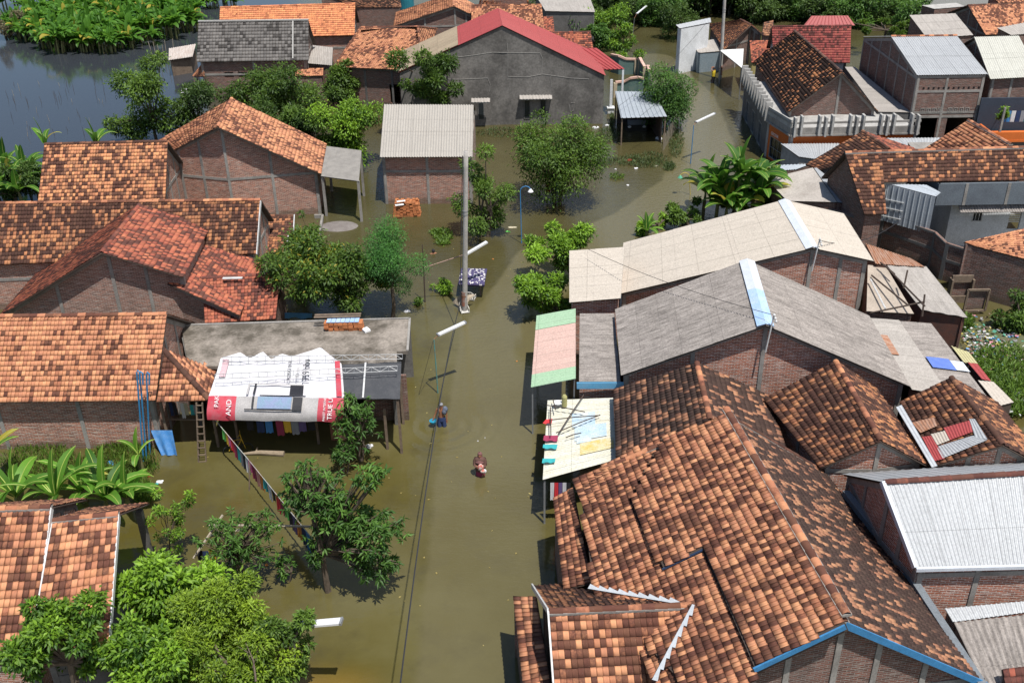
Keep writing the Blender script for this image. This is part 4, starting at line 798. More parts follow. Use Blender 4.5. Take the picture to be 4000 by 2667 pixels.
# sheds with scrap frame right of R3
P_=quad([(3390,1035),(3460,1040),(3570,1225),(3385,1215)],2.6,2.3)
sh=shed('flat_cement_roof','flat pale cement roof with loose poles on it, right of the cream roofed house','roof',P_,('corr',plain('pale dusty cement sheet',(.42,.36,.30),.9,(.28,.24,.20),.6,1.6),dict(pitch=1.0,amp=.004)),walls=BRD)
P_=quad([(3460,1030),(3618,1040),(3780,1240),(3600,1210)],2.75,2.35)
shed('grey_sheet_shed','grey sheet roofed shed with dark metal walls by the rubbish bank','shed',P_,Cg(S_ASB,pitch=.8,amp=.02),walls=MATS['rusty wall sheets'])
P_=quad([(3380,950),(3560,1010),(3612,1042),(3420,1030)],2.9,2.8)
shed('rusty_sheet_roof','rusty streaked iron sheets behind the flat cement roof','roof',P_,Cg(S_RST,pitch=.14,amp=.02),walls=BRD,ov=.1)
for k,(a,b_,za,zb_) in enumerate((((3405,1075),(3545,1190),2.65,3.0),((3400,1222),(3612,1178),2.6,3.2),((3455,1035),(3612,1195),3.0,3.3),((3612,1150),(3602,1235),3.7,2.7),((3545,1055),(3530,1125),3.6,2.9),((3400,1090),(3458,1205),2.75,2.55),((3440,1025),(3495,1070),3.0,3.0))):
    m=MB(); m.tube([at(*a,za),at(*b_,zb_)],.045,5); m.build('scrap_pole',WOODD if k!=5 else STEELW,None,['brown pole slanting down to the right over the flat cement roof','brown pole lying low across the front edge of the flat cement roof','longest brown pole crossing from the rusty sheets to the far post','upright brown stub post at the right end of the poles','short upright post in the middle of the grey sheet shed','thin whitish pole resting on the flat cement roof','short brown pole at the top left by the rusty sheets'][k],'pole',None if 0 else 'loose poles on the scrap roofs')
# R5
R5=house('R5','dark_tiled_house','house with dark mossy tiles in front of the large grey corrugated roof',T(T_DRK,.82,spread=.5,cl=.6,fleck=.06),T(T_DRK,.76,spread=.7,tw=.19,cl=.5,fleck=.05),cap=T_OR,wall=BRD,ov=.3,orv=.1,ends=(0,))
P_=[at(2139,1563,2.15),at(2395,1553,2.35),at(2408,1794,2.35),at(2120,1873,2.15)]; P_=[P_[1],P_[2],P_[3],P_[0]]
zc=sheetmat('blue and yellow stained white sheet',(.58,.58,.52),(.48,.42,.22),.5,1.2,.6,strip=.1,sw=.9)
r5c=shed('stained_tin_canopy','white tin canopy stained pale blue and yellow with sticks on top, over the lane edge','canopy',P_,Cg(zc,pitch=.11,amp=.012),posts=.07,postmat=GALV)
paintb=plain('pale blue worn paint',(.36,.49,.60),.7,(.55,.56,.52),.9,1.6); painty=plain('yellow worn paint',(.52,.42,.14),.7,(.58,.57,.50),.9,1.8)
F_=lambda a,b_: lerp(lerp(P_[3],P_[0],a),lerp(P_[2],P_[1],a),b_)
for a0_,a1_,c0,c1,mm,dz in ((.38,.72,.22,.42,paintb,.025),(.42,.88,.42,.62,paintb,.025),(.45,.66,.56,.66,paintb,.03),(.5,.97,.66,.82,painty,.025)):
    q=[F_(a0_,c0),F_(a1_,c0),F_(a1_,c1),F_(a0_,c1)]; q=[x+[0,0,dz] for x in q]; corr('painted_sheet',r5c,[q[1],q[2],q[3],q[0]],mm,pitch=.11,amp=.012)
for k,(a,b_) in enumerate((((2135,1582),(2285,1608)),((2180,1695),(2280,1542)),((2172,1690),(2345,1620)),((2148,1640),(2340,1622)),((2210,1708),(2270,1690)),((2150,1590),(2152,1700)),((2160,1560),(2170,1600)))):
    m=MB(); m.tube([at(*a,2.42),lerp(at(*a,2.42),at(*b_,2.5),.5)+[0,0,.03],at(*b_,2.5)],.022,5); m.build('stick',WOODD,None,['stick along the far edge of the stained tin canopy','long stick crossing the stained tin canopy steeply','slanting stick in the middle of the stained tin canopy','nearly level stick in the middle of the stained tin canopy','short stick on the blue stain of the tin canopy','stick along the lane side edge of the stained tin canopy','tiny stick by the jar on the stained tin canopy'][k],'stick','sticks on the stained tin canopy')
def cloth(name,label,cat,P,mat,n=8,fold=.05,group=None,parent=None,th=True):
    p00,p10,p11,p01=A3(*P); nn=np.cross(p10-p00,p01-p00); nn/=np.linalg.norm(nn) or 1; u=np.linspace(0,1,n+1); ph=rnd.random()*6; V=[]
    for v in (0,.33,.66,1):
        for a in u: V.append((p00*(1-a)+p10*a)*(1-v)+(p01*(1-a)+p11*a)*v+nn*fold*v*math.sin(a*11+ph)+nn*.01)
    V=np.array(V); F_=[]; 
    for j in range(3):
        for i in range(n): a=j*(n+1)+i; F_.append([a,a+n+1,a+n+2,a+1])
    F_=np.array(F_); V=np.concatenate([V,V-nn*.008]); F_=np.concatenate([F_,F_[:,::-1]+4*(n+1)])
    return link(name,npmesh(name,V,F_),mat,parent,label,cat,group,smooth=True)
def col(name,c,r=.85): return plain('cloth '+name,c,r,tuple(x*.6 for x in c),.3,5,bmp=.1)
CL={k:col(k,c) for k,c in dict(red=(.65,.04,.05),pink=(.75,.16,.36),green=(.16,.55,.12),yellow=(.75,.46,.05),white=(.66,.66,.68),blue=(.06,.22,.5),navy=(.03,.05,.13),teal=(.04,.36,.38),maroon=(.30,.04,.09),black=(.025,.025,.03),grey=(.26,.27,.30),brown=(.24,.11,.07),orange=(.6,.22,.05),purple=(.14,.10,.24),salmon=(.7,.32,.26),cream=(.5,.45,.33)).items()}
for k,(px,cc_,lab) in enumerate((([(2132,1638),(2158,1634),(2155,1652),(2120,1654)],'red','bright red cloth spread on the lane side of the stained tin canopy'),([(2125,1700),(2180,1700),(2178,1722),(2122,1720)],'maroon','dark pink cloth draped on the stained tin canopy edge'),([(2122,1735),(2178,1735),(2174,1752),(2120,1750)],'teal','upper green striped mat on the edge of the stained tin canopy'),([(2120,1790),(2170,1790),(2168,1806),(2117,1806)],'teal','lower green striped mat on the edge of the stained tin canopy'))):
    cloth('drying_cloth',lab,'cloth',quad(px,2.34,2.30),CL[cc_],fold=.03)
m=MB(); c=at(2205,1565,2.55); m.tube([c-[0,0,.25],c+[0,0,.2]],.11,12); m.tube([c+[0,0,.2],c+[0,0,.28]],[.11,.06],12); m.build('yellow_jar',plain('yellowish plastic',(.4,.38,.16),.5),None,'yellowish plastic jar standing at the far edge of the stained tin canopy','jar')
m=MB(); c=at(2178,1573,2.42); m.tube([c,c+[0,0,.03]],[.17,.18],16); m.build('white_plate',TWH,None,'round white plate with a red star pattern on the stained tin canopy','plate')
# garments under the canopy end
for k,(x,cc_) in enumerate(((2150,'white'),(2166,'red'),(2182,'purple'),(2198,'white'),(2214,'black'))):
    a=at(x,1885,1.95); cloth('garment','%s garment under the near end of the stained tin canopy, %s from the lane'%({'white':'white','red':'red','purple':'dark purple','black':'black'}[cc_],['first','second','third','fourth','fifth'][k]),'garment',[a,a+[.14,0,0],a+[.14,0,-.8],a+[0,0,-.8]],CL[cc_],4,group='garments hanging under the tin canopy')

# R6 big roof with raised tiers
R6=house('R6','big_tiled_house','huge brown and orange tiled roof in the lower right foreground with a heavy ridge',T(T_DRK,.86,spread=.8,cell=8,tw=.15,tl=.25,fleck=.10,cl=.5),T(T_OR,.40,spread=.62,cell=3,tw=.15,tl=.25),cap=T_OR,capmort=CONC,wall=BRD,ov=.35,orv=.25,beams=(.6,),cols1=(0,.35,.7),fascia=BLUEP)
e=R6['e']; SB=R6['SB']; RR0,RR1,BB0,BB1=R6['R0'],R6['R1'],R6['B0'],R6['B1']
nB=np.cross(RR0-RR1,BB1-RR1); nB=nB/np.linalg.norm(nB); nB=nB if nB[2]>0 else -nB
def on_plane(px,p0,n,lift):  # where the view direction meets a given roof plane
    d=ray(*px); p=p0+n*lift; t=((p-CAMP)@n)/(d@n); return CAMP+d*t
tiers=[([(2834,1623),(3302,2432),(2945,2601),(2460,1960),(2420,1800)],.0)]
def tier(pts,lift,name):
    # raised tile field: a quad grid on the slope, masked to the polygon seen from above
    Pw=[on_plane(p,RR1,nB,lift) for p in pts]; ud=(RR0-RR1)/np.linalg.norm(RR0-RR1); vd=np.cross(nB,ud); vd=vd if vd[2]<0 else -vd
    uv=np.array([((p-RR1)@ud,(p-RR1)@vd) for p in Pw]); a,b_=uv.min(0),uv.max(0); o=RR1+nB*lift
    W=lambda u,v:o+ud*u+vd*v
    P4=[W(a[0],a[1]),W(b_[0],a[1]),W(b_[0],b_[1]),W(a[0],b_[1])]
    p00,p10,p11,p01,_=orient(P4); flip=np.linalg.norm(p00-P4[0])>1e-6
    def mask(u,v):
        u=1-u if flip else u; X=a[0]+u*(b_[0]-a[0]);Y=a[1]+v*(b_[1]-a[1]); ins=np.zeros(len(X),bool); j=len(uv)-1
        for i in range(len(uv)):
            xi,yi=uv[i];xj,yj=uv[j]; c=((yi>Y)!=(yj>Y)); xx=(xj-xi)*(Y-yi)/((yj-yi) or 1e-9)+xi; ins^=(c&(X<xx)); j=i
        return ins
    o=tiles(name,e,P4,T_OR,dark=.44,spread=.62,cell=3,tw=.15,tl=.25,mask=mask)
    m=MB(); m.face([p-nB*.02 for p in Pw]); 
    for i in range(len(Pw)): p,q=Pw[i],Pw[(i+1)%len(Pw)]; m.face([p-nB*.02,q-nB*.02,q-nB*(lift-.03),p-nB*(lift-.03)])
    ob=m.build('tier_board',WOODD,o); bm_fix(ob.data); return ob
tier([(2834,1623),(2600,1700),(2722,1975),(2475,1965),(2590,2215),(2745,2138),(2945,2601),(3302,2432)][:2]+[(2470,1950),(2590,2215),(2745,2138),(2945,2601),(3302,2432)],.34,'raised_roof_tier')
tier([(2600,1690),(2400,1790),(2260,1880),(2320,2300),(2700,2700),(2950,2700),(2948,2600),(2745,2140),(2590,2212),(2468,1950)],.17,'middle_roof_tier')
m=MB(); a=on_plane((2588,2216),RR1,nB,.34); b_=on_plane((2745,2140),RR1,nB,.34); m.bar(a-[0,.02,.05],b_-[0,.02,.05],.03,.06); m.build('fascia',plain('navy blue paint',(.03,.06,.13),.6),e)
a=on_plane((3302,2436),RR1,nB,.30); b_=on_plane((2945,2606),RR1,nB,.30); m=MB(); m.bar(a-[0,.04,.05],b_-[0,.04,.05],.05,.16); m.build('fascia',BLUEP,e)
ridgecap('ridge_tiles',e,RR1+[0,0,.30],RR0+[0,0,.30],T_OR,r=.12,mortar=CONC)
a=on_plane((2834,1627),RR1,nB,.34); b_=at(2240,1878,3.5); ridgecap('verge_tiles',e,a,b_,T_OR,r=.09,mortar=CONC,seg=.4)
a=R6['A0']; ridgecap('verge_tiles',e,RR0+[0,0,.1],a+[0,0,.05],T_BRN,r=.08,mortar=CONC)
# lowest strip over the lane
P_=[at(2238,1905,2.95),at(2312,2275,2.95),at(2205,2300,2.65),at(2163,1945,2.65)]
shed('eave_lean_to','lowest narrow strip of brown tiles along the lane side of the huge tiled roof','lean-to',P_,T(T_OR,.52,spread=.6,cell=3),walls=BRD,ov=.25)
# R7
R7=house('R7','front_tiled_house','small gabled wing with blotchy orange tiles and zigzag flashing at the bottom edge',T(T_OR,.60,spread=.9,cell=2,tw=.172,tl=.26,cl=.6),T(T_BRN,.44,spread=.6,tw=.172,tl=.255),cap=T_OR,capmort=CONC,wall=BRD,ends=(1,))
e7=R7['e']; m=MB(); A1,R1_,B1_=R7['A1'],R7['R1'],R7['B1']; m.bar(R1_+[-.03,0,.02],A1+[-.03,0,.02],.05,.16); m.bar(R1_+[-.03,0,.02],B1_+[-.03,0,.02],.05,.16); m.build('fascia',STEELW,e7)
fl=plain('zigzag flashing sheet',(.52,.55,.58),.5,(.3,.32,.34),.4,4)
def zig(pts,side,parent,z,n):
    m=MB(); a,b_=at(*pts[0],z[0]),at(*pts[1],z[1]); d=(b_-a); L=np.linalg.norm(d); d/=L; s=np.cross(d,[0,0,1]); s/=np.linalg.norm(s); s*=side
    for i in range(n):
        t0,t1=i/n,(i+1)/n; p,q=lerp(a,b_,t0),lerp(a,b_,t1); m.face([p-s*.1,q-s*.1,q+s*.05,p+s*.34][::1]); m.face([p-s*.1,q-s*.1,q+s*.05,p+s*.34][::-1])
    ob=m.build('zigzag_flashing',fl,parent); return ob
def zig2(a_px,b_px,lift,n,sg):
    a,b_=on_plane(a_px,RR1,nB,lift),on_plane(b_px,RR1,nB,lift); m=MB(); s=np.cross(nB,(b_-a)/np.linalg.norm(b_-a))*sg
    for i in range(n):
        p,q=lerp(a,b_,i/n),lerp(a,b_,(i+1)/n); f=[p-s*.07,q-s*.07,q+s*.01,p+s*.11]; m.face(f); m.face([x-nB*.006 for x in f][::-1])
    return m.build('zigzag_flashing',fl,e7)
zig2((2300,2290),(2655,2350),.24,9,1); zig2((2555,2655),(2712,2360),.24,7,-1)
P_=[at(2095,2330,2.5),at(2165,2760,2.5),at(2062,2800,2.25),at(2008,2330,2.25)]
shed('left_lean_to','dark-streaked tile lean-to left of the white verge at the bottom centre right','lean-to',P_,T(T_OR,.42,spread=.6,cell=2,tw=.172,tl=.255),walls=BRD,ov=.25)
# R8 R9
R8=house('R8','mossy_tiled_house','brown tiled gable house left of the one patched with metal sheets',T(T_BRN,.62,spread=.5,cl=.7),T(T_BRN,.58,spread=.62),cap=T_OR,wall=BRR,cols1=(0,),beams=(.5,))
R9=house('R9','patched_tiled_house','gable house with orange-brown tiles patched with grey and maroon metal sheets at the right',T(T_BRN,.60,spread=.55,cl=.7),T(T_BRN,.45,spread=.65),cap=T_BRN,wall=BRR,cols1=(0,.5))
e9=R9['e']; SB9=R9['SB']; n9=np.cross(R9['R0']-R9['R1'],R9['B1']-R9['R1']); n9/=np.linalg.norm(n9); n9=n9 if n9[2]>0 else -n9
for nm,px,mm in (('rusty_white_patch',[(3560,1650),(3648,1628),(3662,1662),(3595,1690)],S_RST),('maroon_patch',[(3685,1670),(3790,1640),(3800,1685),(3710,1718)],S_RED),('white_patch',[(3635,1695),(3695,1680),(3710,1718),(3660,1738)],S_CRM),('maroon_patch',[(3600,1705),(3640,1700),(3690,1790),(3650,1800)],S_RED),('grey_patch',[(3655,1745),(3800,1700),(3855,1718),(3680,1790)],S_ZNC),('grey_patch',[(3785,1635),(3808,1635),(3858,1715),(3810,1710)],S_ZNC)):
    q=[on_plane(p,R9['R1'],n9,.09+.012*len(nm)/10) for p in px]; corr(nm,e9,q,mm,pitch=.1,amp=.01)
corr('valley_sheet',e9,[on_plane(p,R9['R1'],n9,.12) for p in ((3500,1590),(3522,1580),(3662,1818),(3640,1825))],fl,pitch=.2,amp=.006)
# R10 white roof
R10=house('R10','white_roofed_house','brick house with a bright white corrugated roof and brown ridge tiles at the right edge',Cg(S_ZNC,pitch=.13,amp=.018),Cg(S_ZNC,pitch=.4,amp=.012,shape='rib'),cap=T_RED,wall=BRR,ov=.2,orv=.2,ends=(1,),colsA=(.02,.35,.7),beams=(.88,))
m=MB(); m.bar(R10['A1']+[-.05,-.06,0],R10['A0']+[0,-.06,0],.1,.12); m.bar(R10['R1']+[-.06,0,.02],R10['A1']+[-.06,0,.02],.12,.16); m.build('gutter',SILV,R10['e'])
P_=quad([(3690,2375),(4120,2335),(4120,2375),(3722,2428)],2.55,2.4); shed('white_sheet_strip','narrow white ribbed sheet strip below the brick wall of the white roofed house','roof',P_,Cg(S_ZNC,pitch=.16,amp=.02),walls=BRD,ov=.1)
P_=quad([(3725,2428),(4150,2385),(4200,2800),(3900,2800)],2.35,1.9); shed('dark_grey_shed','shed with dark weathered corrugated sheets in the bottom right corner','shed',P_,Cg(S_GRY,pitch=.17,amp=.03),walls=BRD,ov=.1)
P_=quad([(3915,2612),(4100,2590),(4100,2700),(3930,2700)],2.55,2.3); shed('corner_tile_lean_to','scrap of reddish tiles in the very bottom right corner','lean-to',P_,T(T_RED,.4),posts=.08)
# parapet wall between R6 and R10
m=MB(); a,b_,c_=at(3305,1915,3.1),at(3540,2215,3.0),at(3900,2760,2.9)
for p,q in ((a,b_),(b_,c_)):
    d=(q-p)/np.linalg.norm(q-p); m.hexa([[p[0]-.12,p[1],ZB],[p[0]+.12,p[1],ZB],[q[0]+.12,q[1]+.01,ZB],[q[0]-.12,q[1]+.01,ZB]],[[p[0]-.12,p[1],p[2]],[p[0]+.12,p[1],p[2]],[q[0]+.12,q[1]+.01,q[2]],[q[0]-.12,q[1]+.01,q[2]]])
m.build('boundary_wall',plain('blue grey rendered wall',(.17,.19,.21),.85,(.09,.1,.11),.5,1.5),None,'narrow grey wall running down between the huge tiled roof and the white roofed house','wall')

# --- upper right -------------------------------------------------------------
# orange corner shop with concrete parapet, big dark roof behind it
GZ_=2.7
corner=at(3088,525,GZ_); lfar=at(2905,318,GZ_); rfar=at(3590,515,GZ_); lmid=at(3000,470,GZ_)
back=rfar+(lfar-corner)*.9
shopc=(corner+rfar+lfar)/3
shop=empty('orange_corner_shop',corner*[1,1,0],'orange painted corner shop with a raw concrete parapet and fins on its flat roof','shop')
ORG=plain('orange wall paint',(.62,.15,.03),.7,(.4,.1,.03),.3,1.5)
slab('roof_slab',[lfar,lmid,corner,rfar,back],GZ_-.18,GZ_,CONCL,shop)
for i,(p,q) in enumerate(((lfar,lmid),(lmid,corner),(corner,rfar),(rfar,back))):
    o_=(p+q)/2*2-(lfar+rfar)/2
    cc_=(lfar+rfar+corner)/3; pin=p+(cc_-p)*.02; qin=q+(cc_-q)*.02
    holes=()
    L_=np.linalg.norm((qin-pin)[:2])
    if i==1: holes=((.5,L_-.45,.15,1.7),)
    if i==0: holes=tuple((a,a+1.2,.0,1.7) for a in (1.5,4.2,7.0) if a+1.2<L_-.2)
    w=trap(shop,pin,qin,GZ_-.18,GZ_-.18,o_,ORG if i in(1,2) else CONCD,holes)
    for h in holes: window(w,(h[0]+h[1])/2,h[2],h[3],h[1]-h[0],GALV,GLASS,3)
    for f in (0,1): col_(w,.1 if f==0 else w['L']-.1,CONCL)
text(shop,'GROSIR',lerp(lmid,corner,.25)+np.array([-.12,-.1,-.75]),corner-lmid,[0,0,1],.32,TWH)
for i,(p,q,n) in enumerate(((lfar,lmid,11),(lmid,corner,0),(corner,rfar,4))):
    d=(q-p);L=np.linalg.norm(d);d/=L; m=MB(); m.bar(p+[0,0,.22],q+[0,0,.22],.1,.44); m.build('parapet_wall',CONC,shop)
    m=MB(); m.bar(p+[0,0,.78],q+[0,0,.78],.12,.14); m.build('parapet_rail',CONC,shop)
    if i==1: m=MB(); m.bar(p+[0,0,.5],q+[0,0,.5],.09,1.0); m.build('parapet_wall',CONCL,shop)
    m=MB(); m.bar(p+[0,0,-.08]+np.array([0,0,0]),q+[0,0,-.08],.24,.12); m.build('ledge',CONC,shop)
    for k in range(n+1 if n else 0):
        f=(k+.1)/(n+.2); c=lerp(p,q,f)
        offs=(0,) if i==0 else (-.45,0,.45)
        for j,o_ in enumerate(offs):
            cc=c+d*o_; 
            if not(0<=(cc-p)@d<=L): continue
            m=MB(); m.box([cc[0],cc[1],GZ_+.62-(.1 if o_==0 and i else 0)],(.14 if i else .5,.55 if i else .14,1.35),0); m.build('fin',CONCL,shop)
NH=house('N','dark_gable_house','big steep roof of very dark brown tiles flecked with orange behind the concrete fins',T(T_DRK,.9,spread=.3,cl=.2),T(tilemat('very dark tile with orange flecks',(.40,.17,.08),(.05,.026,.02),(.035,.02,.016),.3),.97,spread=.16,cell=9,jit=.6,fleck=.035,cl=0),cap=T_DRK,wall=BRD,cols1=(0,),beams=(),orv=.45,ov=.2)
MH=house('M','maroon_tiled_house','house with maroon tiles behind the big dark brown roof',T(T_MAR,.34,spread=.5),cap=T_MAR,wall=WHITEP,cc=CONCD)
M2=house('M2','far_maroon_house','farther and smaller maroon ribbed roof against the woods',Cg(S_RED,pitch=.3,amp=.02,shape='rib'),wall=WHITEP)
shed('small_red_roof','small bright red tile roof between the white canopy and the maroon tiled house','house',quad([(2928,160),(3018,158),(3030,238),(2935,245)],3.6,2.7),T(T_RED,.22),walls=plain('yellow plaster',(.45,.38,.16),.8))
T1=house('T1','lane_end_tile_house','small gable house with dark orange tiles behind the white water tower shed',T(T_RED,.4),T(T_BRN,.36,spread=.6),cap=T_BRN,wall=BRD)
shed('far_tile_roof','little dark tile roof peeking out behind the maroon tiled house','house',quad([(2985,88),(3020,80),(3012,140),(2975,140)],4.0,3.0),T(T_DRK,.35),walls=BRD)
PH=house('P','unfinished_brick_house','two-storey bare brick house with pale zinc roof and a dark brick side wall',Cg(S_ZNC,pitch=.17,amp=.022,rows=2),Cg(S_ZNC,pitch=.17,amp=.022),wall=BRD,cols1=(0,.33,.66),beams=(.52,),colsA=(0,.45,1),holesA=((.3,2.0,-.4,2.5),(2.7,4.6,-.4,2.5)),ov=.12,orv=.12,cap=T_OR)
wA=PH['w']['A']; m=MB()
for k in range(12): s_=.5+k*.36; m.hexa([wA['W'](s_,4.62,.004),wA['W'](s_+.13,4.62,.004),wA['W'](s_+.13,4.62,.02),wA['W'](s_,4.62,.02)],[wA['W'](s_,4.76,.004),wA['W'](s_+.13,4.76,.004),wA['W'](s_+.13,4.76,.02),wA['W'](s_,4.76,.02)])
m.build('vent_hole_shade',BLACK,PH['e'])  # inner shade of the vents drawn as black plates on the wall face
for k in range(8):
    s_=.6+k*.42+(.3 if k>3 else 0); W=wA['W']; m=MB()
    for (a,b_,c,d) in ((0,.34,0,.05),(0,.34,.29,.34),(0,.05,.05,.29),(.29,.34,.05,.29),(.12,.22,.12,.22)): m.hexa([W(s_+a,2.9+c,.004),W(s_+b_,2.9+c,.004),W(s_+b_,2.9+c,.04),W(s_+a,2.9+c,.04)],[W(s_+a,2.9+d,.004),W(s_+b_,2.9+d,.004),W(s_+b_,2.9+d,.04),W(s_+a,2.9+d,.04)])
    m.build('vent_block',CONC,PH['e'])
for z in (4.45,2.6): beam_(wA,z,CONC)
QH=house('Q','zinc_roofed_house','house with a tall pale zinc roof cut by the right edge, behind the orange balcony',Cg(sheetmat('pale cream zinc sheet',(.50,.50,.45),(.36,.35,.31),.4,2,.6,.05),pitch=.16,amp=.022,rows=2),wall=BRD,ends=(1,))
# balcony building
P_=[at(3945,265,4.7),at(3990,420,4.7)+[0,0,0],at(3868,315,4.1),at(3868,315,4.1)]
bal=empty('balcony_house',at(3900,520,0)*[1,1,0],'narrow upper storey with laundry above an orange balcony at the right edge','house')
a=at(3870,318,4.0); b_=at(4060,330,4.0); c_=at(3945,262,4.55)
corr('roof',bal,[c_+[0,1.5,0],at(3952,345,4.3)+[0,0,.2],at(3952,350,4.0),a],S_ASB,pitch=.2,amp=.02); corr('roof',bal,[c_+[.1,1.5,0],c_+[.3,-.6,0],c_+[3.2,-.6,-.7],c_+[3.2,1.5,-.7]],S_ASB,pitch=.2,amp=.02)
o=at(3868,520,2.2)
m=MB(); m.box([o[0]+3.2,o[1],1.95],(6.2,.14,.6)); m.box([o[0]+.1,o[1]+1.0,1.95],(.14,2,.6)); m.box([o[0]+3.2,o[1]+1.0,1.6],(6.4,2.2,.14)); m.build('balcony_wall',ORG,bal)
m=MB(); m.bar([o[0]+.7,o[1]+.1,2.2],[o[0]+.7,o[1]+.1,4.0],.14); m.build('post',CONC,bal)
trap(bal,[o[0],o[1]+2.4],[o[0]+6,o[1]+2.4],4.0,4.0,[o[0],o[1]-9],plain('dark blue plaster',(.04,.055,.08),.8)); trap(bal,[o[0]+.2,o[1]+.2],[o[0]+6,o[1]+.2],1.5,1.5,[o[0],o[1]-9],CONCD)
for k,cn_ in enumerate(('blue','blue','white','navy','grey','teal','white','salmon')):
    p=np.array([o[0]+1.0+k*.33,o[1]+.9,3.5]); cloth('garment','%s garment on the balcony line, %s from the left'%(cn_,['first','second','third','fourth','fifth','sixth','seventh','eighth'][k]),'garment',[p,p+[.3,0,0],p+[.3,0,-.8],p+[0,0,-.8]],CL[cn_],4,group='laundry above the orange balcony')
# top right roofs
shed('grey_sheet_building','building with a broad grey fibre cement roof near the top right corner','building',quad([(3552,60),(3732,53),(3802,138),(3622,152)],4.6,3.6),Cg(S_ASB,pitch=.5,amp=.01,rows=3),walls=BRD)
S1=house('S1','top_right_tile_house','house with speckled orange tiles in the top right corner',T(T_OR,.38,spread=.6),cap=T_BRN,wall=BRD)
shed('concrete_roof_room','small flat-topped brick room with a concrete rim at the top right','building',quad([(3600,22),(3735,12),(3770,26),(3650,36)],3.8,3.75),('corr',CONCL,dict(pitch=1,amp=.003)),walls=BRD,ov=.05)
shed('edge_sheet_roof','grey sheet roof touching the right edge near the top right corner','roof',quad([(3895,110),(4100,70),(4100,125),(3950,138)],4.4,4.0),Cg(S_ASB,pitch=.3,amp=.02),walls=BRD)
shed('top_edge_tile_house','tile roof in the extreme top right corner','house',quad([(3860,-25),(4100,-30),(4100,8),(3900,12)],5.2,4.6),T(T_OR,.35),walls=BRD)
# passage roof between N and P
P_=[at(3300,262,3.2),at(3340,262,3.2),at(3560,440,2.9),at(3430,437,2.9)]
shed('passage_roof','long narrow cement sheet roof between the big dark roof and the unfinished brick house','roof',[P_[1],P_[2],P_[3],P_[0]],('corr',S_ASB,dict(pitch=.5,amp=.006)),walls=CONCD,ov=.05)
# white tower shed and small shed, white canopy
P_=quad([(2640,98),(2775,70),(2778,88),(2655,112)],4.4,4.2)
wt=shed('white_water_shed','tall narrow white panel shed with a tilted sheet lid beside the far lane','shed',P_,('corr',S_ZNC,dict(pitch=.4,amp=.01)),walls=WHITEP,ov=.25)
shed('small_grey_shed','low shed with pale grey sheet roof in front of the tall white shed','shed',quad([(2702,168),(2795,153),(2818,200),(2728,208)],2.0,1.85),('corr',S_ASB,dict(pitch=.6,amp=.005)),walls=plain('blue grey panel',(.20,.25,.28),.7,(.3,.33,.35),.5,1),ov=.06)
shed('white_canopy','white ribbed sheet canopy beside the far concrete pole','canopy',[at(2905,191,2.7),at(2900,268,2.7),at(2815,200,2.9),at(2815,197,2.9)],('corr',plain('white canopy sheet',(.72,.72,.70),.5),dict(pitch=.3,amp=.02)),posts=.07,postmat=GALV)
# --- middle right
shed('front_zinc_canopy','white zinc canopy in front of the orange corner shop','canopy',quad([(3050,562),(3280,560),(3250,630),(3120,612)],2.1,1.9),Cg(S_ZNC,pitch=.16,amp=.018),walls=CONCL,ov=.1)
shed('grey_zinc_roof','pale blue zinc roof behind the long ridge of orange-flecked tiles','roof',quad([(3428,540),(3675,538),(3640,600),(3530,596)],2.6,2.3),Cg(S_ZNC,pitch=.16,amp=.018),walls=CONC,ov=.1)
shed('small_cement_roof','small dull grey cement roof tucked beside the pale blue zinc roof','roof',quad([(3545,556),(3650,556),(3600,590),(3570,590)],2.75,2.6),('corr',CONC,dict(pitch=1,amp=.003)),walls=CONCD,ov=.06)
V2=house('V2','small_brown_gable_house','small gable of brown tiles between the orange corner shop and the curved cement roofs',T(T_RED,.4),T(T_BRN,.66,spread=.5),cap=T_BRN,wall=CONCD,frame=False)
V4=house('V4','orange_gable_house','gable roof of orange-brown tiles below the unfinished brick house',T(T_BRN,.35),T(T_OR,.38,spread=.55),cap=T_OR,wall=BRD,capmort=CONC)
V5=house('V5','long_ridge_house','house with a long orange tile ridge over a brown slope, right edge',T(T_BRN,.74,spread=.5,cell=3),cap=T_OR,wall=BRD,ends=(1,),capmort=CONC,frame=False,ov=.3)
n5=np.cross(V5['R0']-V5['R1'],V5['A1']-V5['R1']); n5/=np.linalg.norm(n5); n5=n5 if n5[2]>0 else -n5
Pb=[V5['R0'],on_plane((4180,571),V5['R0'],n5,0),on_plane((4180,700),V5['R0'],n5,0),on_plane((3446,712),V5['R0'],n5,0)]
roofside(V5['e'],Pb,T(T_BRN,.66,spread=.55,cell=3)); Pk=[Pb[1],Pb[0],Pb[0]+[0,3,-1.2],Pb[1]+[0,3,-1.2]]; roofside(V5['e'],Pk,T(T_BRN,.4)); ridgecap('ridge_tiles',V5['e'],Pb[0]+[0,0,.03],Pb[1]+[0,0,.03],T_OR,mortar=CONC)
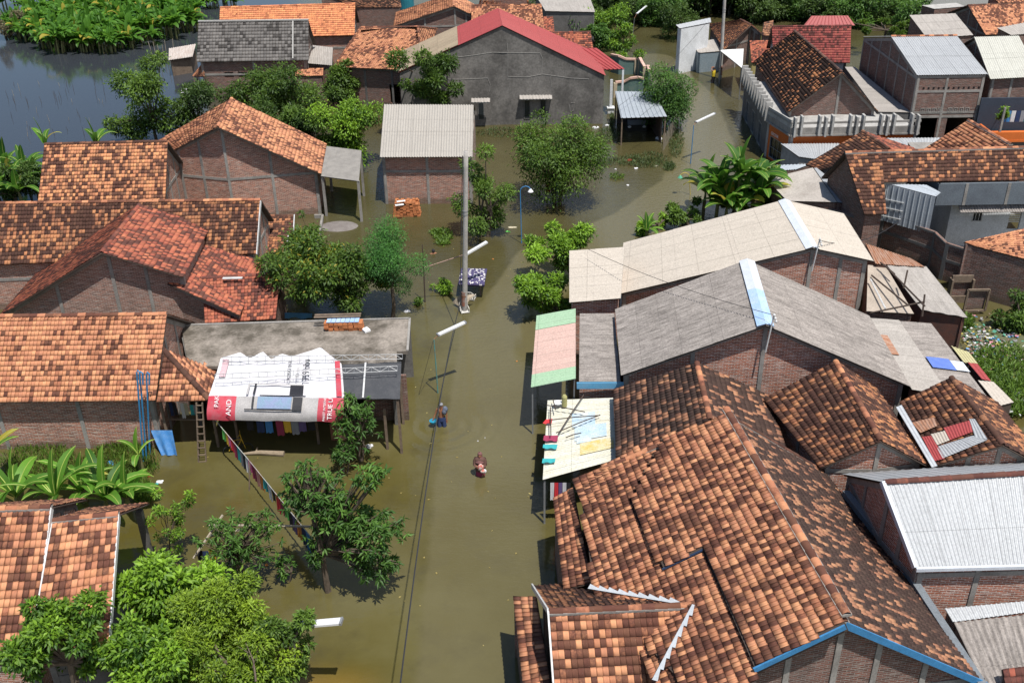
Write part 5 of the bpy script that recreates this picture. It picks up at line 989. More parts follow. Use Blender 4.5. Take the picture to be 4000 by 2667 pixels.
# blue grey upper house
c1_,c2_=at(3612,692,3.25),at(4150,690,3.25)
gh=empty('grey_rendered_house',(c1_+c2_)/2*[1,1,0],'bluish grey rendered house with a white lower storey and barred window, right edge','house')
roofside(gh,[at(3588,662,4.75),at(4200,652,4.75),at(4200,708,4.35),at(3590,682,4.35)],T(T_DRK,.30))
BGR=plain('blue grey render',(.14,.165,.19),.85,(.09,.10,.12),.6,1)
p=at(3655,790,3.2);q=at(4200,785,3.2); Yw=p[1]
w=trap(gh,[p[0],Yw+.0],[q[0]+1,Yw+.0],4.3,4.3,[p[0],Yw-9],BGR,(),3.0)
for f in (.18,.45,.7): col_(w,w['L']*f,CONC)
trap(gh,[p[0],Yw],[p[0]-.9,Yw+2.4],4.3,4.3,[p[0]-9,Yw],BGR,(),3.0)
awn=[at(3735,780,3.1),at(4200,770,3.1),at(4220,825,2.55),at(3752,830,2.55)]; corr('awning',gh,awn,S_GRY,pitch=.15,amp=.025)
pz=at(3697,905,.95); w=trap(gh,[pz[0],pz[1]],[pz[0]+6,pz[1]+.1],3.15,3.15,[pz[0],pz[1]-9],WHITEP,((1.35,1.95,1.55,2.6),(3.55,4.25,1.0,2.6)),-.5)
window(w,1.65,1.55,2.6,.6,STEELW,GLASS,2); W=w['W']; m=MB()
for k in range(9): z=1.45+k*.12; m.hexa([W(3.57,z,-.06),W(4.23,z,-.06),W(4.23,z,-.02),W(3.57,z,-.02)],[W(3.57,z+.06,-.06),W(4.23,z+.06,-.06),W(4.23,z+.06,-.02),W(3.57,z+.06,-.02)])
m.build('louvre_door',STEELW,gh); trap(gh,[pz[0],pz[1]],[pz[0]-.3,pz[1]+2],3.15,3.15,[pz[0]-9,pz[1]],WHITEP,(),-.5); slab('storey_slab',[[pz[0]-.3,pz[1]+2],[pz[0],pz[1]],[pz[0]+6,pz[1]],[pz[0]+6,pz[1]+2]],3.16,3.24,CONC,gh)
# corrugated metal enclosure
P_=[at(3470,718,3.0),at(3600,722,3.0),at(3672,765,2.75),at(3655,775,2.75)]
P_=quad([(3470,718),(3618,722),(3675,752),(3655,768)],4.3,4.1)
mb=empty('metal_sheet_room',P_[0]*[1,1,0],'room of upright corrugated metal sheets with a bluish zinc top left of the white house','shed')
corr('roof',mb,P_,S_ZNB,pitch=.15,amp=.015)
a=at(3465,718,4.3); b_=at(3655,770,4.1); zl=2.1
corr('wall_sheets',mb,[a,b_,[b_[0]+.0,b_[1],zl-.2],[a[0],a[1],zl]],S_ZNB,pitch=.3,amp=.02,shape='rib'); m=MB()
for z in (2.4,2.9,3.4): m.bar([a[0],a[1]-.06,z],lerp([a[0],a[1]-.06,z],[b_[0],b_[1]-.06,z],.4),.04)
m.bar(a,[a[0],a[1],zl],.08); m.build('frame',STEELW,mb)
# curved cement roofs behind the cream house
cr=[at(3000,700,2.4),at(3175,655,3.0),at(3370,805,2.6),at(3065,785,2.2)]
shed('curved_cement_roof','broad pale curved cement sheet roof behind the cream roofed house','roof',[at(3175,655,3.0),at(3270,790,2.8),at(3075,785,2.3),at(2995,700,2.3)],Cg(plain('smooth pale cement sheet',(.44,.40,.36),.85,(.28,.25,.22),.7,.8),pitch=1.0,amp=.006),walls=BRD,ov=.1)
shed('curved_cement_roof','bluish shaded half of the cement sheet roof left of the long brown tile slope','roof',[at(3190,655,3.0),at(3180,657,3.0),at(3272,790,2.8),at(3370,803,2.35)],Cg(plain('cement sheet in painted shade',(.30,.32,.34),.85,(.2,.2,.21),.6,1.2),pitch=1.0,amp=.006),walls=BRD,ov=.1)  # darker, bluer copy of the pale sheet; this half's shade is in its colour
m=MB(); w_=at(3010,685,0); trap(empty('old_brick_wall',w_,'crumbling dark brick wall top beside the banana plants, left of the curved cement roof','wall'),at(2995,690,1.9),at(3180,655,2.9),1.9,2.6,[w_[0],w_[1]-9],BRD)
shed('small_zinc_lean_to','narrow grey zinc lean-to behind the crumbling brick wall','lean-to',quad([(2950,648),(3170,640),(3110,662),(2960,672)],2.0,1.9),Cg(S_ZNB,pitch=.2,amp=.02),walls=BRD,ov=.05)
# brick boundary walls
def bwall(pts,lab,mat,zb=ZB,cols=True):
    e=empty('brick_wall',pts[0]*[1,1,0],lab,'wall')
    for p,q in zip(pts,pts[1:]):
        w=trap(e,p,q,p[2],q[2],[ (p[0]+q[0])/2-3,(p[1]+q[1])/2-9],mat,(),zb)
        if cols:
            col_(w,.1,CONCD,wd=.22); beam_(w,p[2]*.55,CONCD,z2=q[2]*.55); beam_(w,p[2]-.07,CONCD,h=.12,z2=q[2]-.07)
    return e
bwall([at(3075,790,1.9),at(3230,810,2.3),at(3390,860,2.6)],'dark brick wall rising behind the cream corrugated roof',BRD)
bw2=bwall([at(3395,815,2.3),at(3445,834,2.3),at(3650,905,2.2),at(3695,948,2.2),at(4150,1090,2.2)],'long dark brick boundary wall below the bright orange tiles at the right edge',BRD)
V8P=[at(3760,948,3.0),at(4150,870,3.4),at(4150,1040,2.7),at(3770,952,2.8)]
shed('edge_orange_roof','bright orange tile roof at the right edge above the long brick wall','house',[at(4150,860,3.5),at(3765,946,2.9),at(3800,960,2.8),at(4150,1050,2.8)],T(T_OR,.28),walls=BRD,ov=.05)
# rubbish frames by the wall
for k,(x,y,s_) in enumerate(((3715,1150,1.0),(3778,1195,1.0))):
    b0=at(x+30,y+25,.1); e=empty('discarded_cabinet',b0*[1,1,0],['open wooden box frame leaning on the long brick wall, the left one','square picture-like wooden frame leaning on the long brick wall, the right one'][k],'frame'); m=MB(); a=b0+[-.6,0,.1]; 
    for p,q in (((0,0),(1.1,0)),((1.1,0),(1.1,1.2)),((1.1,1.2),(0,1.2)),((0,1.2),(0,0))): m.bar(a+[p[0],0,p[1]],a+[q[0],0,q[1]],.1,.1 if k else .4)
    m.build('frame',WOOD,e); m=MB(); m.box(a+[.55,.12,.6],(1.0,.03,1.1)); m.build('back_panel',BRD,e)
# ------------------------------------------------------------------ plants
def leafmesh(name,C,Nn,size,asp=.42,droop=.35,tone=None,fold=.25):
    # one folded pointed leaf at every centre C, pointing outwards along Nn with droop
    n=len(C); Nn=Nn/np.maximum(np.linalg.norm(Nn,axis=1,keepdims=True),1e-6); d=Nn+RNG.normal(0,.65,(n,3)); d[:,2]-=droop; d/=np.linalg.norm(d,axis=1,keepdims=True)
    up_=np.tile([0,0,1.],(n,1))+RNG.normal(0,.35,(n,3))+Nn*.5; s=np.cross(d,up_); s/=np.maximum(np.linalg.norm(s,axis=1,keepdims=True),1e-6); u=np.cross(s,d)
    L=(size*RNG.uniform(.65,1.3,n))[:,None]; W=L*asp
    p0=C; p1=C+d*L*.45+s*W*.5+u*W*fold; p3=C+d*L*.45-s*W*.5+u*W*fold; p2=C+d*L-u*L*.12
    V=np.stack([p0,p1,p2,p3],1).reshape(-1,3); i=np.arange(n)[:,None]*4; Fc=np.concatenate([i+[[0,1,2]],i+[[0,2,3]]],0)
    t=RNG.random(n) if tone is None else tone; at_=np.repeat(np.stack([np.clip(t,0,1),RNG.random(n),RNG.random(n)],1),4,0)
    return npmesh(name,V,Fc,attr={'leafc':at_})
def crown_points(lobes,n,shell=.35):
    w=np.array([l[3]**2.2 for l in lobes]); k=RNG.choice(len(lobes),n,p=w/w.sum()); L=np.array(lobes); c=L[k,:3]; r=L[k,3:4]
    d=RNG.normal(0,1,(n,3)); d[:,2]+=.25; d/=np.linalg.norm(d,axis=1,keepdims=True); rr=RNG.uniform(shell,1.08,(n,1))**.6
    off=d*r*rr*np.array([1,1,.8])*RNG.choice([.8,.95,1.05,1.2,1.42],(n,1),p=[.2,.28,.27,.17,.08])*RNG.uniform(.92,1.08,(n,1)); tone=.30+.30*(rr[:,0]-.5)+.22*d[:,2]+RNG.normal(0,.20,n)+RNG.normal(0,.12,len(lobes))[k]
    return c+off,d,tone
def tree(name,label,base,crown_c,rad,nl=14,leaves=5000,size=.22,mat=None,trunk=.14,asp=.42,cat='tree',group=None,seed=None,multi=1,tonebias=0.,droop=.35,lobe=.42,shell=.35,yel=None,top=(0,0)):
    global rnd
    base=np.asarray(base,float); cc=np.asarray(crown_c,float); rad=np.asarray(rad,float); r=random.Random(seed or hash(label)%99991) if seed is not None else rnd
    e=empty(name,(base[0],base[1],0),label,cat,group); lobes=[]
    while len(lobes)<nl:
        d=np.array([r.gauss(0,1) for _ in range(3)]); d/=np.linalg.norm(d); f=r.uniform(.30,1.0); p=cc+d*rad*f*np.array([1,1,1]); lr=float(min(rad))*lobe*r.choice((.5,.62,.75,.9,1.05))
        if p[2]-lr*.6<.15: p[2]=.15+lr*.6
        lobes.append((p[0],p[1],p[2],lr))
    lb=np.array(lobes)
    for ax in range(3):
        kr=.8 if ax==2 else 1.; lo,hi=(lb[:,ax]-lb[:,3]*kr).min(),(lb[:,ax]+lb[:,3]*kr).max(); s_=2*rad[ax]/(hi-lo); lb[:,ax]=(lb[:,ax]-(lo+hi)/2)*s_+cc[ax]
    lb[:,3]*=1.15; lb[:,2]=np.maximum(lb[:,2],.2+lb[:,3]*.5); lobes=[tuple(l) for l in lb]
    C,D,tn=crown_points(lobes,leaves,shell); k=C[:,2]>.02; C,D,tn=C[k],D[k],tn[k]+tonebias
    if yel: q=RNG.random(len(tn))<yel; tn[q]=1.
    if yel is None: tn=np.minimum(tn,.92)
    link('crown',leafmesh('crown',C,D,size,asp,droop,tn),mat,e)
    m=MB(); fork=[base[0]*.6+cc[0]*.4,base[1]*.6+cc[1]*.4,max(.3,(cc[2]-rad[2]*.55))]
    for t in range(multi):
        b0=base+np.array([r.uniform(-.25,.25)*(multi>1),r.uniform(-.2,.2)*(multi>1),-.5]); f=np.array(fork)+np.array([r.uniform(-.5,.5)*(multi>1),0,0]); md=lerp(b0,f,.5)+[r.uniform(-.12,.12),r.uniform(-.1,.1),0]
        m.tube([b0,md,f],[trunk*1.15,trunk*.9,trunk*.7],7)
        for l in lobes[t::multi]:
            q=np.array(l[:3]); md=lerp(f,q,.5)+np.array([r.uniform(-.2,.2),r.uniform(-.2,.2),r.uniform(-.05,.2)]); m.tube([f,md,q],[trunk*.55,trunk*.36,trunk*.14],5)
    m.build('trunk',BARK,e); return e
BARK=plain('grey brown bark',(.13,.10,.075),.95,(.05,.04,.03),.7,6,bmp=.4)
LG=leafmat('mid green leaves',(.030,.068,.013),(.130,.225,.030),(.30,.26,.03))
LD=leafmat('dark green leaves',(.022,.048,.013),(.085,.150,.028))
LB=leafmat('bright green leaves',(.040,.105,.012),(.25,.43,.035),(.34,.36,.04))
WD=leafmat('muted weeds',(.035,.055,.018),(.10,.15,.045))
LY=leafmat('yellow green leaves',(.060,.12,.012),(.29,.42,.035),(.42,.30,.03))
LM=leafmat('mango leaves',(.022,.068,.015),(.115,.235,.038),(.30,.30,.05))
LF=leafmat('feathery green leaves',(.024,.085,.024),(.10,.28,.05))
BN=leafmat('banana leaves',(.030,.10,.014),(.15,.34,.035),(.40,.34,.05),tr=.45)
def ptree(name,label,bpx,box,depth=None,zb=0.,ry=.9,**k):
    # base pixel on the water, crown outline box in the photo
    b_=at(bpx[0],bpx[1],zb); Yd=b_[1] if depth is None else depth; c=atY((box[0]+box[2])/2,(box[1]+box[3])/2,Yd); s=ppm(c); rx=(box[2]-box[0])/2/s; h=(box[3]-box[1])/2/s
    ryy=rx*ry; rz=max(.3,math.sqrt(max(.1,(h*h-(.45*ryy)**2)))/.87)
    if c[2]-rz<.1: c=c+np.array([0,0,0]); rz=max(.4,min(rz,c[2]-.1)) if c[2]>.6 else .45
    return tree(name,label,b_,c,(rx,ryy,rz),**k)
ptree('leafy_tree','tall dark tree with sparse outline at the right edge of the blue pond',(615,555),(405,220,745,545),leaves=8500,size=.27,mat=LG,nl=17,trunk=.13,lobe=.40,ry=.7,tonebias=.06)
ptree('shrub_tree','dark green bushy tree behind the ridge of the orange brick gable house',(760,545),(680,330,930,520),leaves=6000,size=.27,mat=LD,nl=10,tonebias=.1)
ptree('branchy_tree','tree with upright leafy branches in front of the grey tiled house',(1050,545),(835,250,1250,500),leaves=12500,size=.26,mat=LG,nl=26,lobe=.42,tonebias=-.04,ry=.7)
ptree('leafy_tree','dense tree between the orange brick gable house and the yellow green round tree',(1050,620),(930,380,1190,580),leaves=7500,size=.26,mat=LD,nl=11,tonebias=.1)
ptree('round_tree','yellow green round tree just left of the box-like brick house',(1370,650),(1210,378,1500,650),leaves=9500,size=.23,mat=LB,nl=22,lobe=.36,tonebias=-.02,trunk=.16)
ptree('dark_tree','dark lower tree mass between the branchy tree and the yellow green round tree',(1250,660),(1110,430,1310,620),leaves=6500,size=.24,mat=LG,nl=10)
ptree('small_tree','compact dark green tree in front of the orange hip-roofed house',(1330,420),(1258,250,1418,390),leaves=5000,size=.28,mat=LG,nl=9,lobe=.5)
ptree('loose_tree','loose spiky tree covering the lower left corner of the grey gable wall',(1660,440),(1520,195,1805,410),depth=78.5,leaves=6500,size=.27,mat=LG,nl=15,lobe=.34,ry=.7,tonebias=-.04)
ptree('pond_side_tree','dark spreading tree standing in water in front of the grey gable building',(2170,795),(2005,450,2380,785),leaves=15000,size=.20,mat=LG,nl=30,lobe=.38,trunk=.14,multi=2,tonebias=.08)
ptree('slender_tree','slender light green tree just right of the tall concrete pole',(1895,925),(1750,565,2025,930),leaves=5600,size=.20,mat=LG,nl=16,lobe=.34,multi=2,ry=.8,tonebias=.06)
ptree('round_tree','dense round dark green tree beside the zinc-roofed shelter',(2600,500),(2505,258,2732,480),leaves=15000,size=.19,mat=LM,nl=34,lobe=.5,tonebias=-.05,shell=.6)
ptree('fruit_tree','large spreading fruit tree with a few orange leaves behind the concrete terrace',(1400,1240),(1045,880,1545,1235),leaves=19000,size=.21,mat=LG,nl=30,lobe=.34,multi=2,yel=.012,trunk=.16,tonebias=.0)
ptree('feathery_tree','bright feathery tree joined to the right side of the large fruit tree',(1530,1240),(1410,885,1665,1170),leaves=17000,size=.115,mat=LF,nl=24,lobe=.42,asp=.3,trunk=.11,tonebias=.1)
ptree('twiggy_tree','thin twiggy olive tree reaching over the small tiled lean-tos',(1190,1130),(1030,905,1230,1120),leaves=2600,size=.17,mat=LG,nl=12,lobe=.34,tonebias=.12)
ptree('climbing_plant','spindly climber with pinkish stems on the wall corner above the twiggy tree',(1215,1000),(1140,820,1240,960),leaves=700,size=.18,mat=LG,nl=9,lobe=.3,cat='plant',trunk=.04)
ptree('lane_tree','upper bright green tree crown leaning over the lane beside the cream awning',(2240,1100),(2045,885,2325,1070),leaves=6500,size=.21,mat=LB,nl=16,lobe=.42,tonebias=-.04)
ptree('lane_tree','lower bright green tree crown between the cream awning and the green and pink canopy',(2190,1230),(2010,1060,2235,1222),leaves=5200,size=.21,mat=LB,nl=14,lobe=.44,tonebias=-.04)
ptree('shrub','shrub with light green leaves behind the cream corrugated roof, left one',(2580,900),(2480,835,2620,915),leaves=1500,size=.24,mat=LB,nl=8,cat='shrub',tonebias=-.05)
ptree('shrub','rounded shrub behind the cream corrugated roof, beside the banana plants',(2690,880),(2590,780,2750,895),leaves=2500,size=.2,mat=LG,nl=9,cat='shrub',tonebias=.1)
ptree('cut_branch_cluster','small leafy branch floating by the leaning lamp post',(1720,1140),(1680,1085,1770,1150),leaves=700,size=.16,mat=LB,nl=7,cat='plant',trunk=.02,lobe=.4)
ptree('round_tree','dense round tree beyond the bright orange roof, by the blue tank',(1480,110),(1402,5,1560,112),leaves=4500,size=.32,mat=LM,nl=13,lobe=.45)
ptree('dark_shrub','dark shrub at the foot of the round tree by the blue tank',(1425,112),(1395,60,1445,115),leaves=900,size=.3,mat=LD,nl=6,cat='shrub')
ptree('hedge_tree','dark green spreading tree behind the red tiled low house, left of the far lane',(2340,215),(2190,85,2440,210),leaves=5600,size=.30,mat=LM,nl=16,lobe=.4)
ptree('open_tree','open light green tree standing in water beside the curved garden wall',(2425,240),(2380,100,2520,225),leaves=2400,size=.26,mat=LB,nl=12,lobe=.32,ry=.8,trunk=.09,tonebias=-.08)
ptree('wild_tree','tall untidy tree at the top edge between the slab roof and the wooded lane',(2330,110),(2260,-20,2400,100),leaves=3000,size=.32,mat=LD,nl=11,tonebias=.1)
ptree('bushy_tree','bushy olive tree behind the unfinished brick house, at the right of the woods',(3450,215),(3320,50,3590,165),leaves=7500,size=.30,mat=LG,nl=14,tonebias=.05)
ptree('bank_shrub','dark green shrub growing on the rubbish bank at the right edge',(3990,1300),(3900,1140,4060,1300),leaves=3000,size=.2,mat=LG,nl=10,cat='shrub')
# mango-like plants: leaves gathered in drooping whorls
def whorls(name,label,bpx,box,nw,mat,L=.26,per=13,multi=2,trunk=.05,cat='tree',zmin=.4,ry=.8,tb=.1,depth=None,flush=.15,group=None):
    b_=at(*bpx,0.); c=atY((box[0]+box[2])/2,(box[1]+box[3])/2,b_[1] if depth is None else depth); s=ppm(c); rx=(box[2]-box[0])/2/s; h=(box[3]-box[1])/2/s; ryy=rx*ry; rz=max(.4,math.sqrt(max(.1,h*h-(.45*ryy)**2))/.87)
    e=empty(name,(b_[0],b_[1],0),label,cat,group); C=[];D=[];T_=[];tips=[]
    for i in range(nw):
        d=np.array([rnd.gauss(0,1),rnd.gauss(0,1),rnd.gauss(.2,1)]); d/=np.linalg.norm(d); p=c+d*np.array([rx,ryy,rz])*rnd.uniform(.45,1.); p[2]=max(p[2],zmin); tips.append(p); nw_=1 if rnd.random()<flush else 0
        for k in range(per):
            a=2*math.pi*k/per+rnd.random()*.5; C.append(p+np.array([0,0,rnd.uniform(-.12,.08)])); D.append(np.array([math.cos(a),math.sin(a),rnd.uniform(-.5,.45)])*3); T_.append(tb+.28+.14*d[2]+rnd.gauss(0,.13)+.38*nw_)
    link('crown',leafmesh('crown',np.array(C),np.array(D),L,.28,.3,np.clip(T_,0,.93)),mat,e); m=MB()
    for t in range(multi):
        f=lerp(b_,c,.45)+np.array([rnd.uniform(-.3,.3),rnd.uniform(-.2,.2),0]); f[2]=max(.5,c[2]-rz*.5); b0=b_+[rnd.uniform(-.15,.15),0,-.5]; m.tube([b0,lerp(b0,f,.5)+[rnd.uniform(-.1,.1),0,0],f],[trunk*1.2,trunk,trunk*.8],6)
        for p in tips[t::multi]: m.tube([f,lerp(f,p,.5)+np.array([0,0,rnd.uniform(-.1,.15)]),p],[trunk*.6,trunk*.4,trunk*.2],4)
    m.build('trunk',BARK,e); return e
whorls('mango_tree','young mango tree with drooping leaf whorls in front of the tarpaulin porch',(1403,1800),(1280,1540,1495,1770),95,LM,.24,tb=.12)
whorls('mango_tree','low dark mango sapling below and left of the porch mango tree',(1350,1850),(1285,1735,1395,1815),26,LM,.2,trunk=.03)
whorls('mango_tree','mango tree with many stars of leaves behind the wooden clothes poles at lower left',(955,2290),(755,1960,1110,2240),120,LM,.22,multi=3,tb=.18)
whorls('mango_tree','small mango sapling between the pole frame and the big broadleaf tree',(1135,2270),(1080,2165,1165,2265),20,LM,.2,trunk=.03,multi=1)
whorls('broadleaf_tree','big dark and lime leaved tree with a bird cage hanging in it',(1285,2310),(1085,1780,1360,2070),120,LM,.25,per=12,multi=2,trunk=.10,tb=.08,flush=.30,depth=at(1285,2310)[1]+.3)
bt=[o for o in bpy.data.objects if o.name.startswith('broadleaf_tree')][-1]
def addwhorls(e,box,nw,mat,L,Y,tb=.1,flush=.2,ry=.8):
    c=atY((box[0]+box[2])/2,(box[1]+box[3])/2,Y); s=ppm(c); rx=(box[2]-box[0])/2/s; h=(box[3]-box[1])/2/s; C=[];D=[];T_=[];m=MB(); f=np.array([e.location.x,e.location.y+.1,1.6])
    for i in range(nw):
        d=np.array([rnd.gauss(0,1),rnd.gauss(0,1),rnd.gauss(.2,1)]); d/=np.linalg.norm(d); p=c+d*np.array([rx,rx*ry,h/.9])*rnd.uniform(.4,1.); p[2]=max(.35,p[2]); hi=rnd.random()<flush
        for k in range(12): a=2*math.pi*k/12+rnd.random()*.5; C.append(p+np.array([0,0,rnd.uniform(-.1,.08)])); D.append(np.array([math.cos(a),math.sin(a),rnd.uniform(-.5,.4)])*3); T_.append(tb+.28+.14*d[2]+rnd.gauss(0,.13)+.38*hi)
        if i%3==0: m.tube([f,lerp(f,p,.5)+np.array([0,0,.15]),p],[.06,.035,.015],4)
    link('crown',leafmesh('crown',np.array(C),np.array(D),L,.30,.3,np.clip(T_,0,.93)),mat,e); m.build('branch',BARK,e)
Yb=at(1285,2310)[1]
addwhorls(bt,(1300,1980,1590,2180),120,LM,.25,Yb-.2,flush=.22); addwhorls(bt,(1370,2130,1570,2280),60,LM,.24,Yb-.3,flush=.05); addwhorls(bt,(1380,1815,1530,1920),34,LM,.24,Yb,flush=.5); addwhorls(bt,(1180,2040,1280,2260),26,LM,.2,Yb,flush=.3); addwhorls(bt,(1210,1900,1420,2180),75,LM,.24,Yb-.1,flush=.2)
ptree('sapling','thin sapling with small leaves rising from the water right of the two joined tiled houses',(665,2190),(575,1915,780,2160),leaves=1500,size=.12,mat=LB,nl=18,lobe=.25,trunk=.03,ry=.7,tonebias=.02)
# foreground mass bottom left
def ftree(lab,bpx,box,zc,**k):
    # foreground trees whose foot is out of the frame: crown height above water given
    c=at((box[0]+box[2])/2,(box[1]+box[3])/2,zc); s=ppm(c); rx=(box[2]-box[0])/2/s; h=(box[3]-box[1])/2/s; b_=np.array([c[0],c[1],0]); return tree('foreground_tree',lab,b_,c,(rx,rx*.8,max(.5,h*.95)),**k)
ftree('bright lime leaved tree in front of the mango tree near the bottom left',None,(470,2130,860,2480),2.6,leaves=7500,size=.20,mat=LB,nl=22,lobe=.36,asp=.5,tonebias=.10)
ftree('yellow green fine leaved tree at the bottom left with bare twigs',None,(640,2230,1040,2640),2.8,leaves=19000,size=.13,mat=LY,nl=30,lobe=.34,asp=.4,tonebias=-.04)
ftree('yellow green fine leaved bush cut by the bottom edge',None,(700,2430,1140,2780),2.3,leaves=15000,size=.13,mat=LY,nl=26,lobe=.36,asp=.4,tonebias=-.06)
ftree('mid green loose tree cut by the bottom edge left of the tube lamp',None,(990,2360,1230,2720),2.3,leaves=4200,size=.16,mat=LG,nl=18,lobe=.34,tonebias=.05)
ftree('dark leafy tree in front of the two joined tiled houses, in the bottom left corner',None,(60,2300,440,2720),3.6,leaves=8000,size=.17,mat=LB,nl=30,lobe=.30,asp=.45,tonebias=-.20)
ftree('green tree between the dark leafy tree and the yellow green one at the bottom edge',None,(400,2380,800,2780),2.6,leaves=9500,size=.18,mat=LB,nl=26,lobe=.36,asp=.45,tonebias=-.1)
# bare twigs
for k,(a,b_) in enumerate((((860,2560),(770,2420)),((1000,2660),(960,2510)),((560,2600),(480,2470)),((640,2600),(520,2540)))):
    p=at(*a,2.8);q=at(*b_,3.3); m=MB(); m.tube([p,lerp(p,q,.5)+[.08,0,.05],q],[.035,.025,.012],5)
    for j in range(3): f=lerp(p,q,.35+.2*j); m.tube([f,f+[rnd.uniform(-.4,.4),rnd.uniform(0,.4),rnd.uniform(.1,.4)]],[.015,.006],4)
    m.build('bare_branch',BARK,None,['bare forked branch at the foot of the yellow green tree','bare twig near the bottom edge right of the yellow green tree','bare branch between the dark leafy tree and the lime tree','lower bare branch by the dark leafy tree'][k],'branch')

# banana plants
ptree('shrub','leafy undergrowth around the feet of the banana clump behind the cream roof',(2870,850),(2710,700,3030,850),leaves=4500,size=.26,mat=LG,nl=14,cat='shrub',tonebias=.1)
ptree('shrub','low bushes among the banana plants at the left edge by the pond',(60,800),(-60,640,160,800),leaves=3500,size=.24,mat=LD,nl=12,cat='shrub',tonebias=.1)
def banana_leaf(m_,p,az,L,W,rise,droop,V,Fc,AT,tn):
    n=9; d=np.array([math.cos(az),math.sin(az),0]); s=np.array([-d[1],d[0],0]); pos=np.array(p,float); ang=rise; pts=[]
    for i in range(n+1):
        pts.append((pos.copy(),ang)); pos=pos+(d*math.cos(ang)+np.array([0,0,math.sin(ang)]))*L/n; ang-=droop/n*(.4+1.3*i/n)
    tw=rnd.uniform(-.3,.3)
    for sg in (1,-1):
        o=len(V)
        for i,(q,a) in enumerate(pts):
            t=i/n; w=W*.5*(math.sin(math.pi*min(1,(t*.93+.07)))**.55)*(0 if t<.1 else 1)
            if i==n: w=.01
            u_=np.array([-math.sin(a)*d[0],-math.sin(a)*d[1],math.cos(a)]); w*=rnd.uniform(.86,1.05)
            V.append(q); V.append(q+s*sg*w*math.cos(.35)+u_*w*(.30+tw*sg)-np.array([0,0,w*.1])); AT.append((min(1,tn+.0),0,0)); AT.append((tn+rnd.uniform(-.1,.1),0,0))
        for i in range(n): a=o+2*i; Fc.append([a,a+1,a+3,a+2] if sg>0 else [a,a+2,a+3,a+1])
    return [q for q,a in pts]
MIDRIB=plain('pale banana midrib',(.36,.44,.10),.5,(.3,.33,.1),.2,4); PSEU=plain('banana stem',(.17,.18,.07),.7,(.12,.07,.04),.7,3)
def banana(name,label,base,h,nl=8,L=1.9,W=.5,leafparts=True,group=None,stems=1,tn=.5,cat='banana plant',thin=False):
    base=np.asarray(base,float); e=empty(name,(base[0],base[1],0),label,cat,group); V=[];Fc=[];AT=[]; ms=MB(); mr=MB()
    for st in range(stems):
        b0=base+(np.array([rnd.uniform(-1,1),rnd.uniform(-.6,.6),0])*(.5 if stems>1 else 0)); hh=h*rnd.uniform(.75,1.1) if stems>1 else h; top=b0+[rnd.uniform(-.15,.15),rnd.uniform(-.15,.15),hh]
        ms.tube([b0-[0,0,.5],lerp(b0,top,.6),top],[.13,.11,.06],7)
        for k in range(nl):
            az=2*math.pi*(k*.382+rnd.random()*.12); rise=rnd.uniform(.55,1.35) if k<nl-1 else 1.5; l=L*rnd.uniform(.75,1.15)
            if leafparts and stems==1:
                V=[];Fc=[];AT=[]; mr=MB()
            pts=banana_leaf(None,top,az,l,W*rnd.uniform(.8,1.1),rise,rnd.uniform(1.1,2.1) if k<nl-1 else .3,V,Fc,AT,max(0,min(.9,tn+rnd.gauss(0,.16)))if rnd.random()>.06 else 1.)
            mr.tube([q+[0,0,.012] for q in pts],[.022]*4+[.012]*(len(pts)-4),4,cap=False)
            if leafparts and stems==1:
                lo=link('leaf',npmesh('leaf',V,Fc,attr={'leafc':np.array(AT,float)}),BN,e); mr.build('midrib',MIDRIB,lo)
    if not(leafparts and stems==1):
        lo=link('leaves',npmesh('leaves',V,Fc,attr={'leafc':np.array(AT,float)}),BN,e)
        if not thin: mr.build('midrib',MIDRIB,lo)
    ms.build('stem',PSEU,e); return e
for k,(px,py,h,L) in enumerate(((90,2020,.9,2.0),(235,2010,.8,2.2),(420,2010,.7,2.1),(500,1990,.6,1.7),(-10,1900,1.0,1.9),(330,1960,.5,1.8))):
    banana('banana_plant',['banana plant with long arching leaves directly behind the leftmost joined tiled house','banana plant with a yellowing leaf, second from the left edge behind the joined tiled houses','large banana plant spreading behind the right joined tiled house','banana plant nearest the water gap, behind the end of the right joined tiled house','banana plant at the very left edge below the dark brick wall','low banana plant in the middle of the lower left clump'][k],at(px,py,0),h,9,L*1.1,.46,tn=.60,group='banana plants in the lower left clump')
banana('banana_plant','young banana plant with few leaves beside the blue poles',at(560,1860,0),1.1,4,1.2,.36,tn=.66)
ban=[]
for k,(px,py,h) in enumerate(((2795,860,2.1),(2870,860,2.9),(2935,850,2.4),(2990,830,1.3),(2745,840,1.5),(2835,870,1.1),(2905,870,1.0),(2965,860,1.5))):
    banana('banana_plant',['banana plant with upright leaves, left of centre in the clump behind the cream roof','tallest banana plant in the clump behind the cream roof','banana plant right of centre in the clump behind the cream roof','rightmost banana plant of the clump, beside the curved cement roof','leftmost banana plant of the clump over the water behind the cream roof','low banana plant left of the tallest one behind the cream roof','low banana plant right of the tallest one behind the cream roof','nearest low banana plant against the cream corrugated roof'][k],at(px,py,0),h,14,2.3,.72,tn=.34,group='banana plants behind the cream roof')
banana('banana_plant','small banana plant among shrubs behind the cream corrugated roof',at(2530,935,0),.5,7,1.2,.35,tn=.5)
for k,(px,py) in enumerate(((25,800),(95,810),(150,770),(40,720),(-10,760),(110,730),(60,770))):
    banana('banana_plant',['banana plant at the left edge above the long brown roof','banana plant second from the left edge above the long brown roof','banana plant touching the left end of the blotchy bright roof','rearmost banana plant at the left edge by the pond','banana plant cut by the left edge of the photo by the pond','banana plant right of the rearmost one by the pond','middle banana plant of the clump at the left edge by the pond'][k],at(px,py,0),1.1,11,2.2,.6,tn=.40,group='banana plants by the pond left of the blotchy roof')
